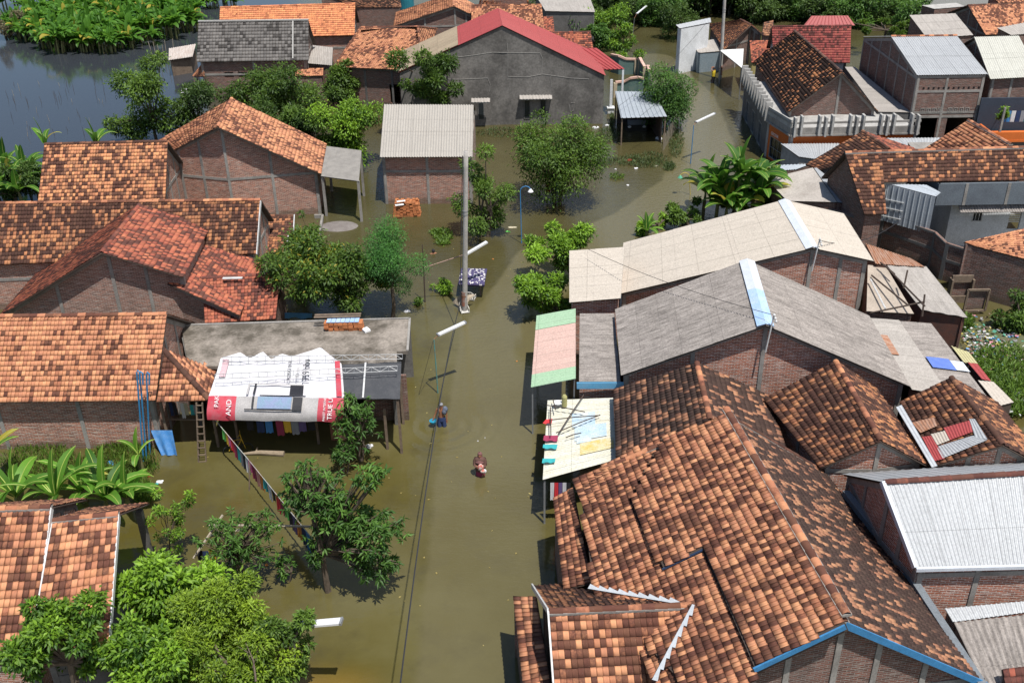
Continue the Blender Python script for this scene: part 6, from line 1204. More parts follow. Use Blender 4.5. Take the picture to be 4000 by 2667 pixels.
for k,(px,py) in enumerate(((235,780),(420,780))):
    banana('banana_plant',['banana leaves rising behind the ridge of the blotchy bright roof, left ones','banana leaves rising behind the ridge of the blotchy bright roof, right ones'][k],at(px,py,0),3.9,5,1.7,.42,tn=.40)
# flooded banana grove: prototypes copied
def copy_tree(o,parent=None):
    c=o.copy(); COL.objects.link(c); c.parent=parent
    if parent is not None: c.matrix_parent_inverse=o.matrix_parent_inverse
    for ch in list(o.children): copy_tree(ch,c)
    return c
protos=[]
for i in range(4):
    p=banana('grove_banana_plant','banana plant of the flooded grove at the top left, one of its even mass',(0,0,0),.9+.22*i,10,2.2,.7,leafparts=False,group='banana plants in the flooded grove',stems=3,tn=.40+.05*i,thin=True); protos.append(p)
cnt=0; used=[0]*4
edge_=[(20,140),(120,175),(220,205),(330,212),(430,205),(520,190),(620,170),(700,140),(790,130)]
def edgey(x):
    for (a,b_),(c,d) in zip(edge_,edge_[1:]):
        if a<=x<=c: return b_+(d-b_)*(x-a)/(c-a)
    return 130
for py in (0,26,52,78,102,125,146,166,184,200,212):
    st=36 if py<100 else 41
    x=rnd.uniform(20,60)
    while x<930:
        if py<=edgey(min(x,790)) and not(x<210 and py<90) and not (x>790 and py>40):
            i=cnt%4; o=protos[i] if not used[i] else copy_tree(protos[i]); used[i]=1; p=at(x,py+rnd.uniform(-8,8),0); o.location=p; o.rotation_euler.z=rnd.random()*6.28; s_=rnd.uniform(.62,.92); o.scale=(s_,s_,s_*1.1); cnt+=1
        x+=st*rnd.uniform(.8,1.2)
for x,y in ((30,40),(70,20),(120,60),(180,30)):
    o=copy_tree(protos[x%4]); o.location=at(x,y,0); o.scale=(.9,.9,.9); o['group']='banana plants at the far corner of the grove'; o['label']='banana plant against the pale water in the extreme top left corner of the photo'
ptree('pale_bush','hazy brownish bush at the left edge above the pond',(20,150),(-40,40,80,140),leaves=1500,size=.3,mat=leafmat('brownish leaves',(.08,.07,.04),(.20,.18,.10)),nl=8,cat='shrub')
# woods along the top
WL='tree of the dense mixed woods along the top right edge, one of its even mass'
wp=[tree('woodland_tree',WL,(0,0,0),(0,0,2.1),(2.3,2.3,2.0),nl=13,leaves=2600,size=.36,mat=mt,lobe=.42,trunk=.14,tonebias=tb,group='trees of the woods along the top edge') for mt,tb in ((LD,.12),(LG,.0),(LM,.05),(LB,-.12))]
uw=[0]*4; k=0
for (x0_,x1_,y) in ((2380,3520,-60),(2360,3500,-40),(2370,3450,0),(2400,3360,32),(2250,2420,30),(2240,2330,100),(2200,2420,150),(2350,3500,-20),(2380,3450,15),(2420,3330,50),(2440,2640,95),(2620,2680,150),(2930,3180,78),(2040,2100,-20),(3330,3560,0),(3370,3500,45),(3160,3330,70),(3340,3560,90),(3200,3340,105),(3520,3600,130),(2140,2300,75),(2620,2660,60)):
    x=x0_+rnd.uniform(0,40)
    while x<x1_:
        i=rnd.choice((0,0,1,2,2,3)); o=wp[i] if not uw[i] else copy_tree(wp[i]); uw[i]=1; o.location=at(x,y+rnd.uniform(-10,14),0); s_=rnd.uniform(.95,1.4)*(1 if y<60 else .75); o.scale=(s_,s_,s_*rnd.uniform(.85,1.1)); o.rotation_euler.z=rnd.random()*6.28; x+=rnd.uniform(48,80)
for i in range(4):
    if not uw[i]: wp[i].location=at(2500+200*i,-40,0)

# weeds, grass and rubbish that nobody could count
def tuft(name,polys,n,L,mat,kind='stuff',z=(0,.1),label=None,asp=.12,droop=-.9,cat=None,tb=0):
    C=[]
    for (x0_,y0_,x1_,y1_,f) in polys:
        for i in range(int(n*f)):
            a=rnd.random()*6.28; r=math.sqrt(rnd.random()); x=(x0_+x1_)/2+(x1_-x0_)/2*r*math.cos(a)*rnd.uniform(.8,1.1); y=(y0_+y1_)/2+(y1_-y0_)/2*r*math.sin(a); p=at(x,y,0); C.append([p[0],p[1],rnd.uniform(*z)])
    C=np.array(C); D=np.tile([0,0,.6],(len(C),1)); me=leafmesh(name,C,D,L,asp,droop,np.clip(RNG.normal(.5+tb,.2,len(C)),0,.92)); return link(name,me,mat,None,label,cat,None,kind)
tuft('floating_weeds',[(2380,440,2400,520,.25),(2440,600,2620,660,.5),(2330,615,2560,650,.35),(2590,640,2640,670,.25),(1850,505,2100,540,.35),(2030,530,2330,560,.3),(2610,480,2670,620,.5),(2330,500,2420,560,.35)],1300,.22,WD,asp=.25,droop=.0,tb=.0)
tuft('weeds',[(1690,895,1770,945,1),(1680,900,1720,925,.4),(1700,940,1760,960,.5),(1620,1170,1650,1200,.3),(2380,680,2440,705,.3)],420,.2,LG,asp=.4,droop=.2,tb=.15)
tuft('grass',[(380,1690,640,1760,1.6),(0,1740,330,1900,1.4),(330,1740,620,1900,1.5),(520,1880,600,1990,.4)],1300,.30,LG,asp=.09,droop=-.8,tb=.25)
tuft('bank_weeds',[(3760,1370,4050,1560,2.2),(3850,1500,4080,1640,1.5),(3720,1260,3800,1300,.4),(3640,1180,3700,1240,.4)],1700,.22,LG,asp=.35,droop=0,z=(.05,.5),tb=.15)
fm=tuft('floating_leaves',[(1720,1400,2100,2600,.5),(1500,1250,1760,2500,.5),(700,1700,1300,2300,.5),(1650,850,2300,1250,.4),(2250,600,2700,1000,.35),(2650,250,2850,600,.2)],34,.12,leafmat('fallen leaves',(.30,.22,.06),(.55,.48,.20)),z=(.006,.012),asp=.5,droop=0)
for v in fm.data.vertices: v.co.z=min(max(v.co.z,.006),.02)
C=[]; m=MB(); RUB=[plain('litter '+k,c,.6,amt=.2) for k,c in (('white',(.62,.62,.60)),('blue',(.10,.28,.50)),('yellow',(.55,.45,.12)),('brown',(.20,.15,.10)),('green',(.10,.32,.22)),('pink',(.5,.2,.25)),('grey',(.3,.3,.3)))]
for i in range(1000):
    x,y=(rnd.gauss(3900,95),rnd.gauss(1345,45)) if i<820 else (rnd.gauss(3950,40),rnd.gauss(1550,30))
    if x<3745+ (y-1280)*.35 or x>4080: continue
    p=at(x,y,rnd.uniform(.08,.42)); s=rnd.uniform(.06,.2); a=rnd.random()*6; R=Matrix.Rotation(a,3,'Z')@Matrix.Rotation(rnd.uniform(-.6,.6),3,'X'); m.box(p,(s,s*rnd.uniform(.4,1),.03),R=[list(r) for r in R],mi=rnd.choice((0,0,0,1,2,3,3,4,5,6,6)))
m.build('litter',RUB,None,kind='stuff')
# ------------------------------------------------------------------ lane: poles, lamps, wires
POLE=plain('concrete pole',(.40,.385,.36),.85,(.22,.20,.19),.6,1.2)
def pole(lab,bpx,tpx,r0,r1,rust=False):
    b_=at(*bpx,0); t_=atY(*tpx,b_[1]); e=empty('utility_pole',b_*[1,1,0],lab,'pole'); m=MB(); K=10
    m.tube([lerp(b_-[0,0,.6],t_,i/K) for i in range(K+1)],[r0+(r1-r0)*i/K for i in range(K+1)],14); m.build('shaft',POLE,e,smooth=True)
    for f in (.1,.62,.64):
        c=lerp(b_,t_,f); m=MB(); m.tube([c,c+[0,0,.09]],(r0+(r1-r0)*f)+.012,14); m.build('steel_band',RUST if f<.3 else GALV,e)
    m=MB(); m.tube([lerp(b_,t_,.04),lerp(b_,t_,.13)],(r0*.97)+.006,14); m.build('red_band',plain('worn red paint',(.30,.13,.09),.8,(.3,.28,.26),.7,4),e)
    return e,b_,t_
mp,mb_,mt_=pole('tall concrete pole rising in the middle of the flooded lane beside the blue floral mattress',(1813,1215),(1820,592),.15,.115)
fp,fb_,ft_=pole('farther tall concrete pole by the man in yellow, reaching past the top edge',(2813,310),(2838,-120),.16,.12)
LEDM=plain('white lamp housing',(.66,.67,.68),.35,(.4,.4,.4),.2,5,spec=.5)
TEAL=plain('teal painted pipe',(.10,.28,.26),.6,(.22,.12,.08),.7,3)
def lamp(lab,bpx,tpx,a_px,b_px,z,mat,wd=.16,r=.03,brace=None):
    b_=at(*bpx,0); t_=atY(*tpx,b_[1]); z=t_[2]; e=empty('tube_lamp_post',b_*[1,1,0],lab,'street lamp'); m=MB(); m.tube([b_-[0,0,.6],lerp(b_,t_,.5),t_],[r*1.15,r,r*.85],8); m.build('post',mat,e)
    a,c=at(*a_px,z+.1),at(*b_px,z+.35); m=MB(); m.tube([t_,a+[0,0,-.02],lerp(a,c,.25)+[0,0,-.03]],.018,6); m.build('arm',RUST,e)
    m=MB(); d=(c-a)/np.linalg.norm(c-a); m.bar(a,c,wd,.07); hb=m.build('lamp_housing',LEDM,e); m=MB(); m.tube([a+d*.06-[0,0,.05],c-d*.06-[0,0,.05]],.018,6); m.build('tube',TWH,hb)
    m=MB(); m.bar(a-d*.02,a+d*.05,wd+.02,.09); m.bar(c-d*.05,c+d*.02,wd+.02,.09); m.build('end_cap',GALV,hb); return e,a,c
lamp('teal pipe lamp post with a white tube fixture, right of the tarpaulin porch',(1711,1535),(1695,1325),(1710,1308),(1818,1258),0,TEAL,.2)
lamp('lamp post at the bottom of the photo with a broad white tube fixture',(1152,2740),(1150,2480),(1160,2440),(1335,2425),0,GALV,.26,.035)
lamp('thin blue lamp post with a slanting white tube fixture by the round tree and shelter',(2697,640),(2710,490),(2718,478),(2792,443),0,BLUEP,.2,.03)
lamp('farthest lamp with a thin white tube fixture before the woods at the top',(2470,150),(2478,72),(2487,55),(2525,24),0,GALV,.2,.03)
# leaning rusty arm lamp on a short post
b_=at(1660,1180,0); t_=atY(1655,1050,b_[1]); e=empty('leaning_arm_lamp',b_*[1,1,0],'white tube lamp on a long slanting rusty arm tied to a dark stake','street lamp')
m=MB(); m.tube([b_-[0,0,.5],t_,t_+[0,0,1.4]],[.04,.035,.02],7); m.build('post',WOODD,e)
zt=t_[2]; a=t_+[0,0,.05]; c=at(1822,992,zt+.9); d_=at(1902,945,zt+1.3); m=MB(); m.tube([a,c],.03,6); m.build('arm',plain('pinkish rusty pipe',(.40,.27,.22),.7,(.25,.15,.1),.5,5),e)
m=MB(); m.bar(c,d_,.22,.07); o=m.build('lamp_housing',LEDM,e); m=MB(); m.bar(c+[0,-.1,.04],d_+[0,-.1,.04],.05,.03); m.build('tube',TWH,o)
# blue hooked garden lamps
def hook(lab,bpx,tpx,sx,mat,cap):
    b_=at(*bpx,0); t_=atY(*tpx,b_[1]); e=empty('hooked_pipe_lamp',b_*[1,1,0],lab,'lamp'); m=MB(); r=.32*sx; pts=[b_-[0,0,.5],t_-[0,0,abs(r)]]+[t_+np.array([r-r*math.cos(a),0,-abs(r)+abs(r)*math.sin(a)]) for a in (.5,1.,1.57,2.1,2.7)]; m.tube(pts,.028,7); m.build('post',mat,e)
    p=pts[-1]; m=MB(); m.tube([p+[0,0,.02],p-[0,0,.06],p-[0,0,.16]],[.04,.10,.17],10); m.build('lamp_shade',cap,e); m=MB(); m.ball(p-[0,0,.17],.07,8,6); m.build('bulb',TWH,e)
hook('blue pipe lamp with a hooked top and white shade beside the slender tree',(2038,950),(2032,728),1,BLUEP,TWH)
hook('yellow hooked pipe with a green shade at the foot of the thin blue lamp post',(2700,760),(2694,675),-1,plain('yellow pipe',(.5,.4,.1),.6),plain('green shade',(.1,.4,.25),.5))
hook('small blue hooked pipe at the corner of the tall white shed',(2635,235),(2645,210),1,BLUEP,GALV)
WIRE=plain('black cable',(.03,.03,.035),.5)
def wire(lab,a,b_,sag,r=.018,group=None):
    a=np.asarray(a,float);b_=np.asarray(b_,float); m=MB(); K=18; m.tube([lerp(a,b_,i/K)-np.array([0,0,sag*4*(i/K)*(1-i/K)]) for i in range(K+1)],r,5); return m.build('cable',WIRE,None,lab,'cable',group)
z0=4.0
wire('thick black cable running down the middle of the lane to the bottom edge',at(1797,1190,1.6),at(1555,2740,6.0),-1.05,.020)
wire('black cable hanging along the tall concrete pole',lerp(mb_,mt_,.98)+[-.16,-.1,0],at(1797,1190,1.6),.1,.02)
wire('thin stay wire from the teal lamp post down to the left',at(1692,1330,atY(1695,1325,at(1711,1535)[1])[2]),at(1636,1540,0.05),0,.008)
wire('thin cable crossing the cream roof to the mast of the grey roofed house',at(2300,975,3.9),R4['R1']+[.25,-.1,.5],.25,.012)
wire('slack cable from the mast of the cream roofed house towards the right',R3['R1']+[.2,-.1,.45],at(3530,850,3.2),.7,.018)
wire('thin dark wire hanging over the round tree and the zinc shelter',at(2410,420,2.8),at(2760,90,5.5),.5,.012)
wire('thin dark wire hanging over the zinc sheets of the shelter',at(2500,455,2.9),at(2640,330,4.0),.1,.012)
# ------------------------------------------------------------------ things standing in the lane
MAT_=None
def flower_mat():
    m,n,b=newmat('indigo cloth with white flowers'); t=noise(n,7,2,.5); v=N(n,'ShaderNodeTexVoronoi'); v.inputs['Scale'].default_value=5.5; v.inputs['Randomness'].default_value=.7; tc=N(n,'ShaderNodeTexCoord')
    mv=N(n,'ShaderNodeVectorMath',operation='MULTIPLY_ADD'); n.links.new(t.outputs['Color'],mv.inputs[0]); mv.inputs[1].default_value=(.22,.22,.22); n.links.new(tc.outputs['Object'],mv.inputs[2]); n.links.new(mv.outputs[0],v.inputs['Vector'])
    r=ramp(n,v.outputs['Distance'],[(.0,(.62,.60,.58)),(.30,(.62,.60,.58)),(.36,(.055,.045,.115))]); n.links.new(r.outputs[0],b.inputs['Base Color']); b.inputs['Roughness'].default_value=.9; return m
z=.95; q=[at(1805,1045,z),at(1904,1047,z),at(1893,1112,z),at(1792,1106,z)]
q=quad([(1800,1047),(1903,1049),(1892,1110),(1791,1106)],1.0,.92)
V,Fq,U=patch([q[0],q[1],q[2],q[3]],14,10,-.10,.006,3); V2=V-[0,0,.16]; o=len(V); per=[i for i in range(15)]+[15*j+14 for j in range(1,11)]+[150+i for i in range(13,-1,-1)]+[15*j for j in range(9,0,-1)]
Fs=[[per[i],per[(i+1)%len(per)],per[(i+1)%len(per)]+o,per[i]+o] for i in range(len(per))]
me=npmesh('mattress',np.concatenate([V,V2]),np.concatenate([Fq,Fq[:,::-1]+o,np.array(Fs)]),uv=np.concatenate([U,U])); link('mattress',me,flower_mat(),None,'mattress in an indigo cover with white flowers drying on a table behind the tall pole','mattress')
tb=empty('table',(q[2]+q[3])/2*[1,1,0],'low table standing in the water under the indigo floral mattress','table'); c=sum(q)/4
m=MB(); m.box([c[0],c[1],.72],(np.linalg.norm(q[1]-q[0])*.85,1.1,.05)); m.build('tabletop',WOOD,tb)
for sx_ in (-.42,.42):
    for sy in (-.45,.45): m=MB(); m.bar([c[0]+sx_,c[1]+sy,-.5],[c[0]+sx_,c[1]+sy,.7],.07); m.build('leg',WOOD,tb)
PLAS=plain('cream white plastic',(.58,.56,.52),.45,(.4,.38,.34),.3,5)
def chair(lab,c,rz):
    e=empty('plastic_chair',(c[0],c[1],0),lab,'chair'); R=lambda x,y,z: np.array([c[0]+x*math.cos(rz)-y*math.sin(rz),c[1]+x*math.sin(rz)+y*math.cos(rz),z])
    s=.05; m=MB(); m.box(R(0,0,.05),(.44,.42,.03),rz); m.build('seat',PLAS,e)
    for x in (-.19,.19):
        for y in (-.17,.17): m=MB(); m.bar(R(x*1.1,y*1.1,-.42),R(x,y,.04),.05); m.build('leg',PLAS,e)
        m=MB(); m.tube([R(x*1.12,-.18,.04),R(x*1.15,-.18,.24),R(x*1.12,.14,.26),R(x,.2,.10)],.022,6); m.build('armrest',PLAS,e)
    m=MB(); 
    for k in range(5): x=-.18+.09*k; m.bar(R(x,.2,.06),R(x*1.1,.27,.46+.05*math.cos(x*7)),.05,.02)
    m.tube([R(-.2,.2,.04),R(-.22,.27,.42),R(-.1,.29,.54),R(.1,.29,.54),R(.22,.27,.42),R(.2,.2,.04)],.022,6); m.build('backrest',PLAS,e); return e
c1=at(1840,1165,.05); chair('cream plastic chair beside the foot of the tall pole, farther one',c1,2.9)
c2=at(1815,1215,.05); chair('cream plastic chair in front of the tall pole with a blanket over it, nearer one',c2,0.25)
BL=plain('beige patterned blanket',(.42,.36,.28),.95,(.24,.19,.14),.7,7,lo=.45,hi=.55)
V,Fq,U=patch([at(1808,1150,.78),at(1856,1142,.70),at(1838,1175,.50),at(1795,1205,.22)],16,10,-.12,.03,9); P_=[at(1790,1160,.45),at(1850,1142,.72),at(1856,1168,.60),at(1780,1200,.15)]
P_=[at(1812,1148,.80),at(1857,1150,.68),at(1808,1205,.12),at(1768,1180,.18)]; V,Fq,U=patch(P_,14,12,-.16,.02,9); V=np.concatenate([V,V-[0,0,.03]]); Fq=np.concatenate([Fq,Fq[:,::-1]+15*13]); link('blanket',npmesh('blanket',V,Fq),BL,None,'rolled beige patterned blanket drying over the nearer cream plastic chair','blanket',smooth=True)
# brick stack with two sheets on top
c=at(1590,842,0); e=empty('brick_stack',c*[1,1,0],'heap of new orange bricks standing in the water before the box-like brick house','brick stack'); m=MB(); NB=plain('new orange brick',(.48,.18,.07),.9,(.28,.10,.05),.5,6)
for L_ in range(9):
    for i in range(8):
        for j in range(4):
            if L_>6 and rnd.random()<.35: continue
            a=rnd.uniform(-.08,.08); wx=.22; jx=rnd.gauss(0,.018); sc_=1-.02*L_; m.box([c[0]+(i-3.5)*wx*sc_+jx,c[1]+.25+(j-1.5)*.25*sc_+rnd.gauss(0,.02),.05+L_*.105],(.205,.235,.095),a+(0 if (L_+i)%3 else .05))
m.build('bricks',NB,e); 
for k in range(2): p=at(1560+6*k,798-12*k,1.1); m=MB(); m.box([p[0],p[1],1.06+.04*k],(.55,.2,.03),.3); m.build('white_board',TWH,None,['lower white board lying on the orange brick heap','upper white board lying on the orange brick heap'][k],'board')
# roof tile stack on the terrace
c=at(1345,1285,3.05); e=empty('tile_stack',c*[1,1,0],'long pile of spare orange roof tiles on the concrete terrace','tile stack'); m=MB()
for L_ in range(3):
    for i in range(8): m.box([c[0]+(i-3.5)*.22+rnd.gauss(0,.01),c[1]+rnd.gauss(0,.03),c[2]+.07+L_*.13],(.20,.42,.11),rnd.gauss(0,.04))
m.build('tiles',NB,e); m=MB()
for i in range(7): m.box([c[0]+(i-3.1)*.21,c[1]+.12,c[2]+.44],(.19,.6,.03),0)
m.build('blue_sheet',SKYB,None,'light blue and white panels laid on the pile of spare roof tiles','panel')
for k in range(2): m=MB(); m.bar(c+[-1.35,.2+.22*k,.52],c+[.75,.25+.22*k,.52],.12,.035); m.build('plank',WOOD,None,['nearer brown plank across the pile of spare roof tiles','farther brown plank across the pile of spare roof tiles'][k],'plank')
m=MB(); p=at(1430,1290,3.1); m.box([p[0],p[1],3.12],(.28,.34,.1),.6); m.build('white_block',TWH,None,'white block beside the pile of spare roof tiles on the terrace','block')
# ladder
a,b_=at(767,1572,2.6),at(776,1812,-.1); a2,b2=at(790,1572,2.6),at(806,1810,-.1); e=empty('ladder',b_*[1,1,0],'wooden ladder leaning from the water up to the hipped porch roof','ladder')
for p,q in ((a,b_),(a2,b2)): m=MB(); m.bar(q,p,.05,.05); m.build('rail',WOOD,e)
for k in range(9): f=.04+k*.115; m=MB(); m.bar(lerp(b_,a,f)-[0,.03,0],lerp(b2,a2,f)-[0,.03,0],.035,.045); m.build('rung',WOOD,e)
# blue pipes
for k,(b,t) in enumerate((((556,1800),(534,1455)),((568,1790),(546,1460)),((580,1775),(572,1462)))):
    q=at(*b,0); p=atY(*t,q[1]); m=MB(); m.tube([q-[0,0,.4],p,p+[.05,0,.1],p+[.12,0,.02],lerp(p,q,.12)+[.1,0,0]],.035,7); m.build('blue_pipe',plain('blue plastic pipe',(.03,.20,.42),.4,(.10,.3,.5),.3,5),None,['leftmost blue pipe standing at the right end of the dark brick wall','middle blue pipe standing at the right end of the dark brick wall','rightmost blue pipe standing at the right end of the dark brick wall'][k],'pipe','blue pipes by the dark brick wall')
cloth('blue_tarp','crumpled blue plastic sheet hanging on the rail of the dark laundry porch','tarpaulin',[at(588,1680,.95),at(672,1680,.95),at(694,1778,0.02),at(632,1778,0.02)],plain('blue plastic tarp',(.05,.19,.46),.45,(.2,.35,.55),.5,3),14,.08)
for k,(x,y,cc_,h) in enumerate(((685,1605,'white',.75),(700,1605,'cream',.6),(725,1612,'teal',.5),(738,1612,'grey',.45),(640,1600,'navy',.7),(655,1603,'black',.6))):
    p=at(x,y,1.75)+[0,.6,0]; cloth('garment','%s garment hanging in the dark porch behind the ladder, item %s from the left wall'%(cc_,['three','four','five','six','one','two'][k]),'garment',[p,p+[.16,0,0],p+[.16,0,-h],p+[0,0,-h]],CL[cc_],4,group='laundry in the porch behind the ladder')
for k,(x,cc_,h) in enumerate(((960,'black',.5),(1000,'navy',.6),(1034,'blue',.62),(1075,'maroon',.75),(1105,'yellow',.6),(1135,'grey',.7),(1165,'purple',.55),(1200,'black',.5),(1285,'brown',1.0),(1312,'salmon',1.0))):
    p=at(x,1642,1.62); cloth('garment','%s garment hanging under the front edge of the white tarpaulin, %s from the left'%(cc_,['first','second','third','fourth','fifth','sixth','seventh','eighth','ninth','tenth'][k]),'garment',[p,p+[.30,0,0],p+[.30,0,-h],p+[0,0,-h]],CL[cc_],5,group='laundry under the tarpaulin')
# diagonal clothesline
A_=at(835,1633,1.75); Bp=at(975,1800,1.3); Cc=at(1250,2140,1.5); pts=[lerp(A_,Bp,i/6) for i in range(6)]+[lerp(Bp,Cc,i/8) for i in range(9)]
m=MB(); m.tube(pts,.013,5); m.build('clothesline',plain('pale rope',(.55,.55,.5),.8),None,'pale rope clothesline running diagonally from the porch to the birdcage tree','clothesline')
m=MB(); p=at(968,1920,0); m.tube([p-[0,0,.4],Bp+[0,0,.0]],.03,6); m.build('line_prop',WOOD,None,'thin stake propping up the diagonal clothesline','stake')
seq=['green','yellow','pink','red','maroon','teal','grey','black','white','pink','maroon','salmon','orange','teal','white','black','red','maroon','green','black','purple','orange','navy','blue','black']
ordn=['first','second','third','fourth','fifth','sixth','seventh','eighth','ninth','tenth','eleventh','twelfth','thirteenth','fourteenth','fifteenth','sixteenth','seventeenth','eighteenth','nineteenth','twentieth','twenty-first','twenty-second','twenty-third','twenty-fourth','twenty-fifth']
def online(f):
    f*=len(pts)-1; i=min(int(f),len(pts)-2); return lerp(pts[i],pts[i+1],f-i)
for k,cc_ in enumerate(seq):
    f=.10+.86*k/len(seq); p,q=online(f),online(f+.034); h=rnd.uniform(.5,.85) if k<20 else rnd.uniform(.7,.95)
    cloth('garment','%s garment, %s along the diagonal clothesline counted from the porch'%(cc_,ordn[k]),'garment',[p+[0,0,.02],q+[0,0,.02],q-[0,0,h],p-[0,0,h]],CL[cc_],5,.04,group='garments on the diagonal clothesline')
# pole frame among the mango trees
for k,(a,b_,za,zb_) in enumerate((((820,2092),(945,2068),1.9,1.9),((1060,2052),(1215,2056),1.7,1.8),((870,2010),(755,2180),2.1,1.2),((915,2085),(850,2245),1.8,.3),((810,2050),(985,2052),1.9,1.9))):
    m=MB(); m.tube([at(*a,za),at(*b_,zb_)],.045,6); m.build('bamboo_pole',BAMBOO,None,['slanting bamboo pole in front of the mango stars','level bamboo pole reaching right into the birdcage tree','bamboo pole slanting down to the left behind the mango stars','pale bamboo pole slanting down towards the lime tree','upper level bamboo pole behind the mango stars'][k],'pole')
for k,(x,y,cc_) in enumerate(((765,2150,'black'),(790,2152,'navy'),(812,2150,'yellow'))):
    p=at(x,y,1.2); cloth('garment','%s cloth hanging low between the mango tree and the lime tree, %s'%(cc_,['left','middle','right'][k]),'garment',[p,p+[.22,0,0],p+[.22,0,-.45],p+[0,0,-.45]],CL[cc_],4)
# birdcage
t_=at(1310,2090,2.35); e=empty('bird_cage',t_*[1,1,0],'white wire bird cage with a blue base hanging in the big broadleaf tree','bird cage'); m=MB(); R_=.20; zt=t_[2]; zb_=zt-.62
for k in range(14):
    a=2*math.pi*k/14; c_,s_=math.cos(a)*R_,math.sin(a)*R_; m.tube([t_*[1,1,0]+[c_,s_,zb_],t_*[1,1,0]+[c_,s_,zt-.2],t_*[1,1,0]+[c_*.6,s_*.6,zt-.05],t_*[1,1,0]+[0,0,zt]],.008,4)
for z in (zb_+.2,zb_+.42): m.tube([t_*[1,1,0]+[R_*math.cos(a),R_*math.sin(a),z] for a in np.linspace(0,2*math.pi,15)],.012,4)
m.build('wire_cage',TWH,e); m=MB(); m.tube([t_*[1,1,0]+[0,0,zb_-.14],t_*[1,1,0]+[0,0,zb_-.04],t_*[1,1,0]+[0,0,zb_]],[.08,.19,R_+.01],14); m.build('cage_base',plain('sky blue plastic',(.05,.38,.55),.4),e); m=MB(); m.tube([t_*[1,1,0]+[0,0,zb_+.01],t_*[1,1,0]+[0,0,zb_+.3]],R_*.9,14); m.build('cage_cover',plain('white cage cloth',(.5,.52,.5),.7),e)
# log, bicycle, floating bits
a,b_=at(950,1772,.06),at(1110,1772,.08); m=MB(); m.tube([a,lerp(a,b_,.4)+[0,.06,.03],b_],[.05,.10,.13],8); m.tube([lerp(a,b_,.3),lerp(a,b_,.34)+[0,.2,.2]],[.05,.03],5); m.build('log',plain('pale driftwood',(.30,.24,.17),.9,(.15,.11,.07),.6,6),None,'pale driftwood log floating before the tarpaulin porch','log')
c=at(930,1755,.1); e=empty('bicycle',c*[1,1,0],'small yellow bicycle half under water at the porch by the clothesline','bicycle'); YB=plain('yellow bicycle paint',(.6,.38,.03),.4)
for k,dx in enumerate((-.35,.35)):
    m=MB(); cc_=c+[dx,dx*.3,.0]; m.tube([cc_+np.array([.24*math.cos(t),.07*math.cos(t),.24*math.sin(t)]) for t in np.linspace(0,2*math.pi,19)],.022,6,cap=False); m.build('wheel',CL['black'],e)
m=MB(); F1,F2,F3=c+[-.35,-.1,0],c+[.3,.09,0.],c+[-.1,-.03,.5]; m.tube([F1,F3,c+[.2,.06,.48],F2],.02,6); m.tube([F3,c+[-.05,0,.05],c+[.2,.06,.48]],.02,6); m.tube([c+[.2,.06,.48],c+[.17,.05,.72]],.018,6); m.build('frame',YB,e)
m=MB(); m.tube([c+[.12,-.2,.76],c+[.17,.05,.72],c+[.1,.3,.76]],.016,6); m.build('handlebar',YB,e); m=MB(); m.box(c+[-.12,-.03,.56],(.24,.1,.05)); m.build('saddle',CL['black'],e)
FL=[(1588,1218,'white','white bundle floating near the leafy branch',.35,.09),(1845,1165,'grey','x',0,0),(1740,902,'white','scrap of white litter by the weeds left of the tall pole',.25,.06),(2000,892,'cream','cream clump of litter right of the slender tree',.5,.06),(1985,905,'green','green leaf floating right of the slender tree',.3,.03),(2085,738,'white','white scrap near the hooked blue lamp',.12,.04),(1925,1012,'orange','orange leaf floating right of the leaning lamp arm',.12,.03),(2455,630,'red','red plastic bag at the end of the weeds before the zinc shelter',.4,.12),(2485,660,'white','white bag floating below the red bag',.28,.08),(2405,662,'white','small white scrap left of the white bag below the weeds',.16,.05),(2450,725,'white','white scrap floating on the blue reflection',.22,.05),(2565,650,'cream','cream scrap left of the round clump of weeds',.2,.06),(430,1812,'blue','blue bag caught in the grass among the bananas',.3,.12),(578,1860,'red','red ball of plastic right of the grass',.22,.12),(625,1882,'white','white scrap right of the red plastic',.3,.05),(610,1892,'teal','teal scrap below the white one right of the grass',.2,.04),(1600,2010,'green','x',0,0),(2020,1412,'orange','orange leaf floating left of the striped canopy',.12,.03),(1866,1723,'white','tiny white scrap between the two waders',.07,.03),(1895,1710,'white','tinier white scrap upper right between the waders',.05,.02),(1040,2205,'orange','orange leaf on the shaded water by the mango saplings',.15,.03),(1445,1745,'white','white plastic bag under the porch mango tree',.3,.1),(2325,502,'white','white rubbish at the corner of the grey gable wall, left heap',.5,.16),(2375,495,'white','white rubbish at the corner of the grey gable wall, right heap',.5,.14),(2570,545,'white','white bags at the corner of the zinc shelter',.5,.2),(2780,1130,'white','x',0,0)]
for x,y,cc_,lab,s,h in FL:
    if not s: continue
    p=at(x,y,0); m=MB()
    for k in range(4): m.ball(p+[rnd.uniform(-.3,.3)*s,rnd.uniform(-.3,.3)*s,h*.3],(s*rnd.uniform(.22,.4),s*rnd.uniform(.15,.3),h*rnd.uniform(.5,.9)),8,5)
    m.build('floating_scrap',CL[cc_],None,lab,'litter','litter floating on the flood water')
m=MB(); p=at(1318,885,.0); m.ball([p[0]+.1,p[1],-.05],(1.3,.9,.22),16,6); m.build('sand_heap',plain('wet grey sand',(.17,.15,.14),.9,(.30,.28,.26),.5,2),None,'low grey sand heap just above water right of the climbing plant','sand heap')
a,b_,c_=at(1228,838,.25),at(1260,838,.25),at(1243,940,.2); m=MB(); m.bar([a[0],a[1],.1],[b_[0],b_[1],.1],.14,.3); m.bar([b_[0],b_[1],.1],[c_[0],c_[1],.1],.14,.3); m.build('low_garden_wall',CONC,None,'low L-shaped concrete garden wall above the twiggy tree','wall')
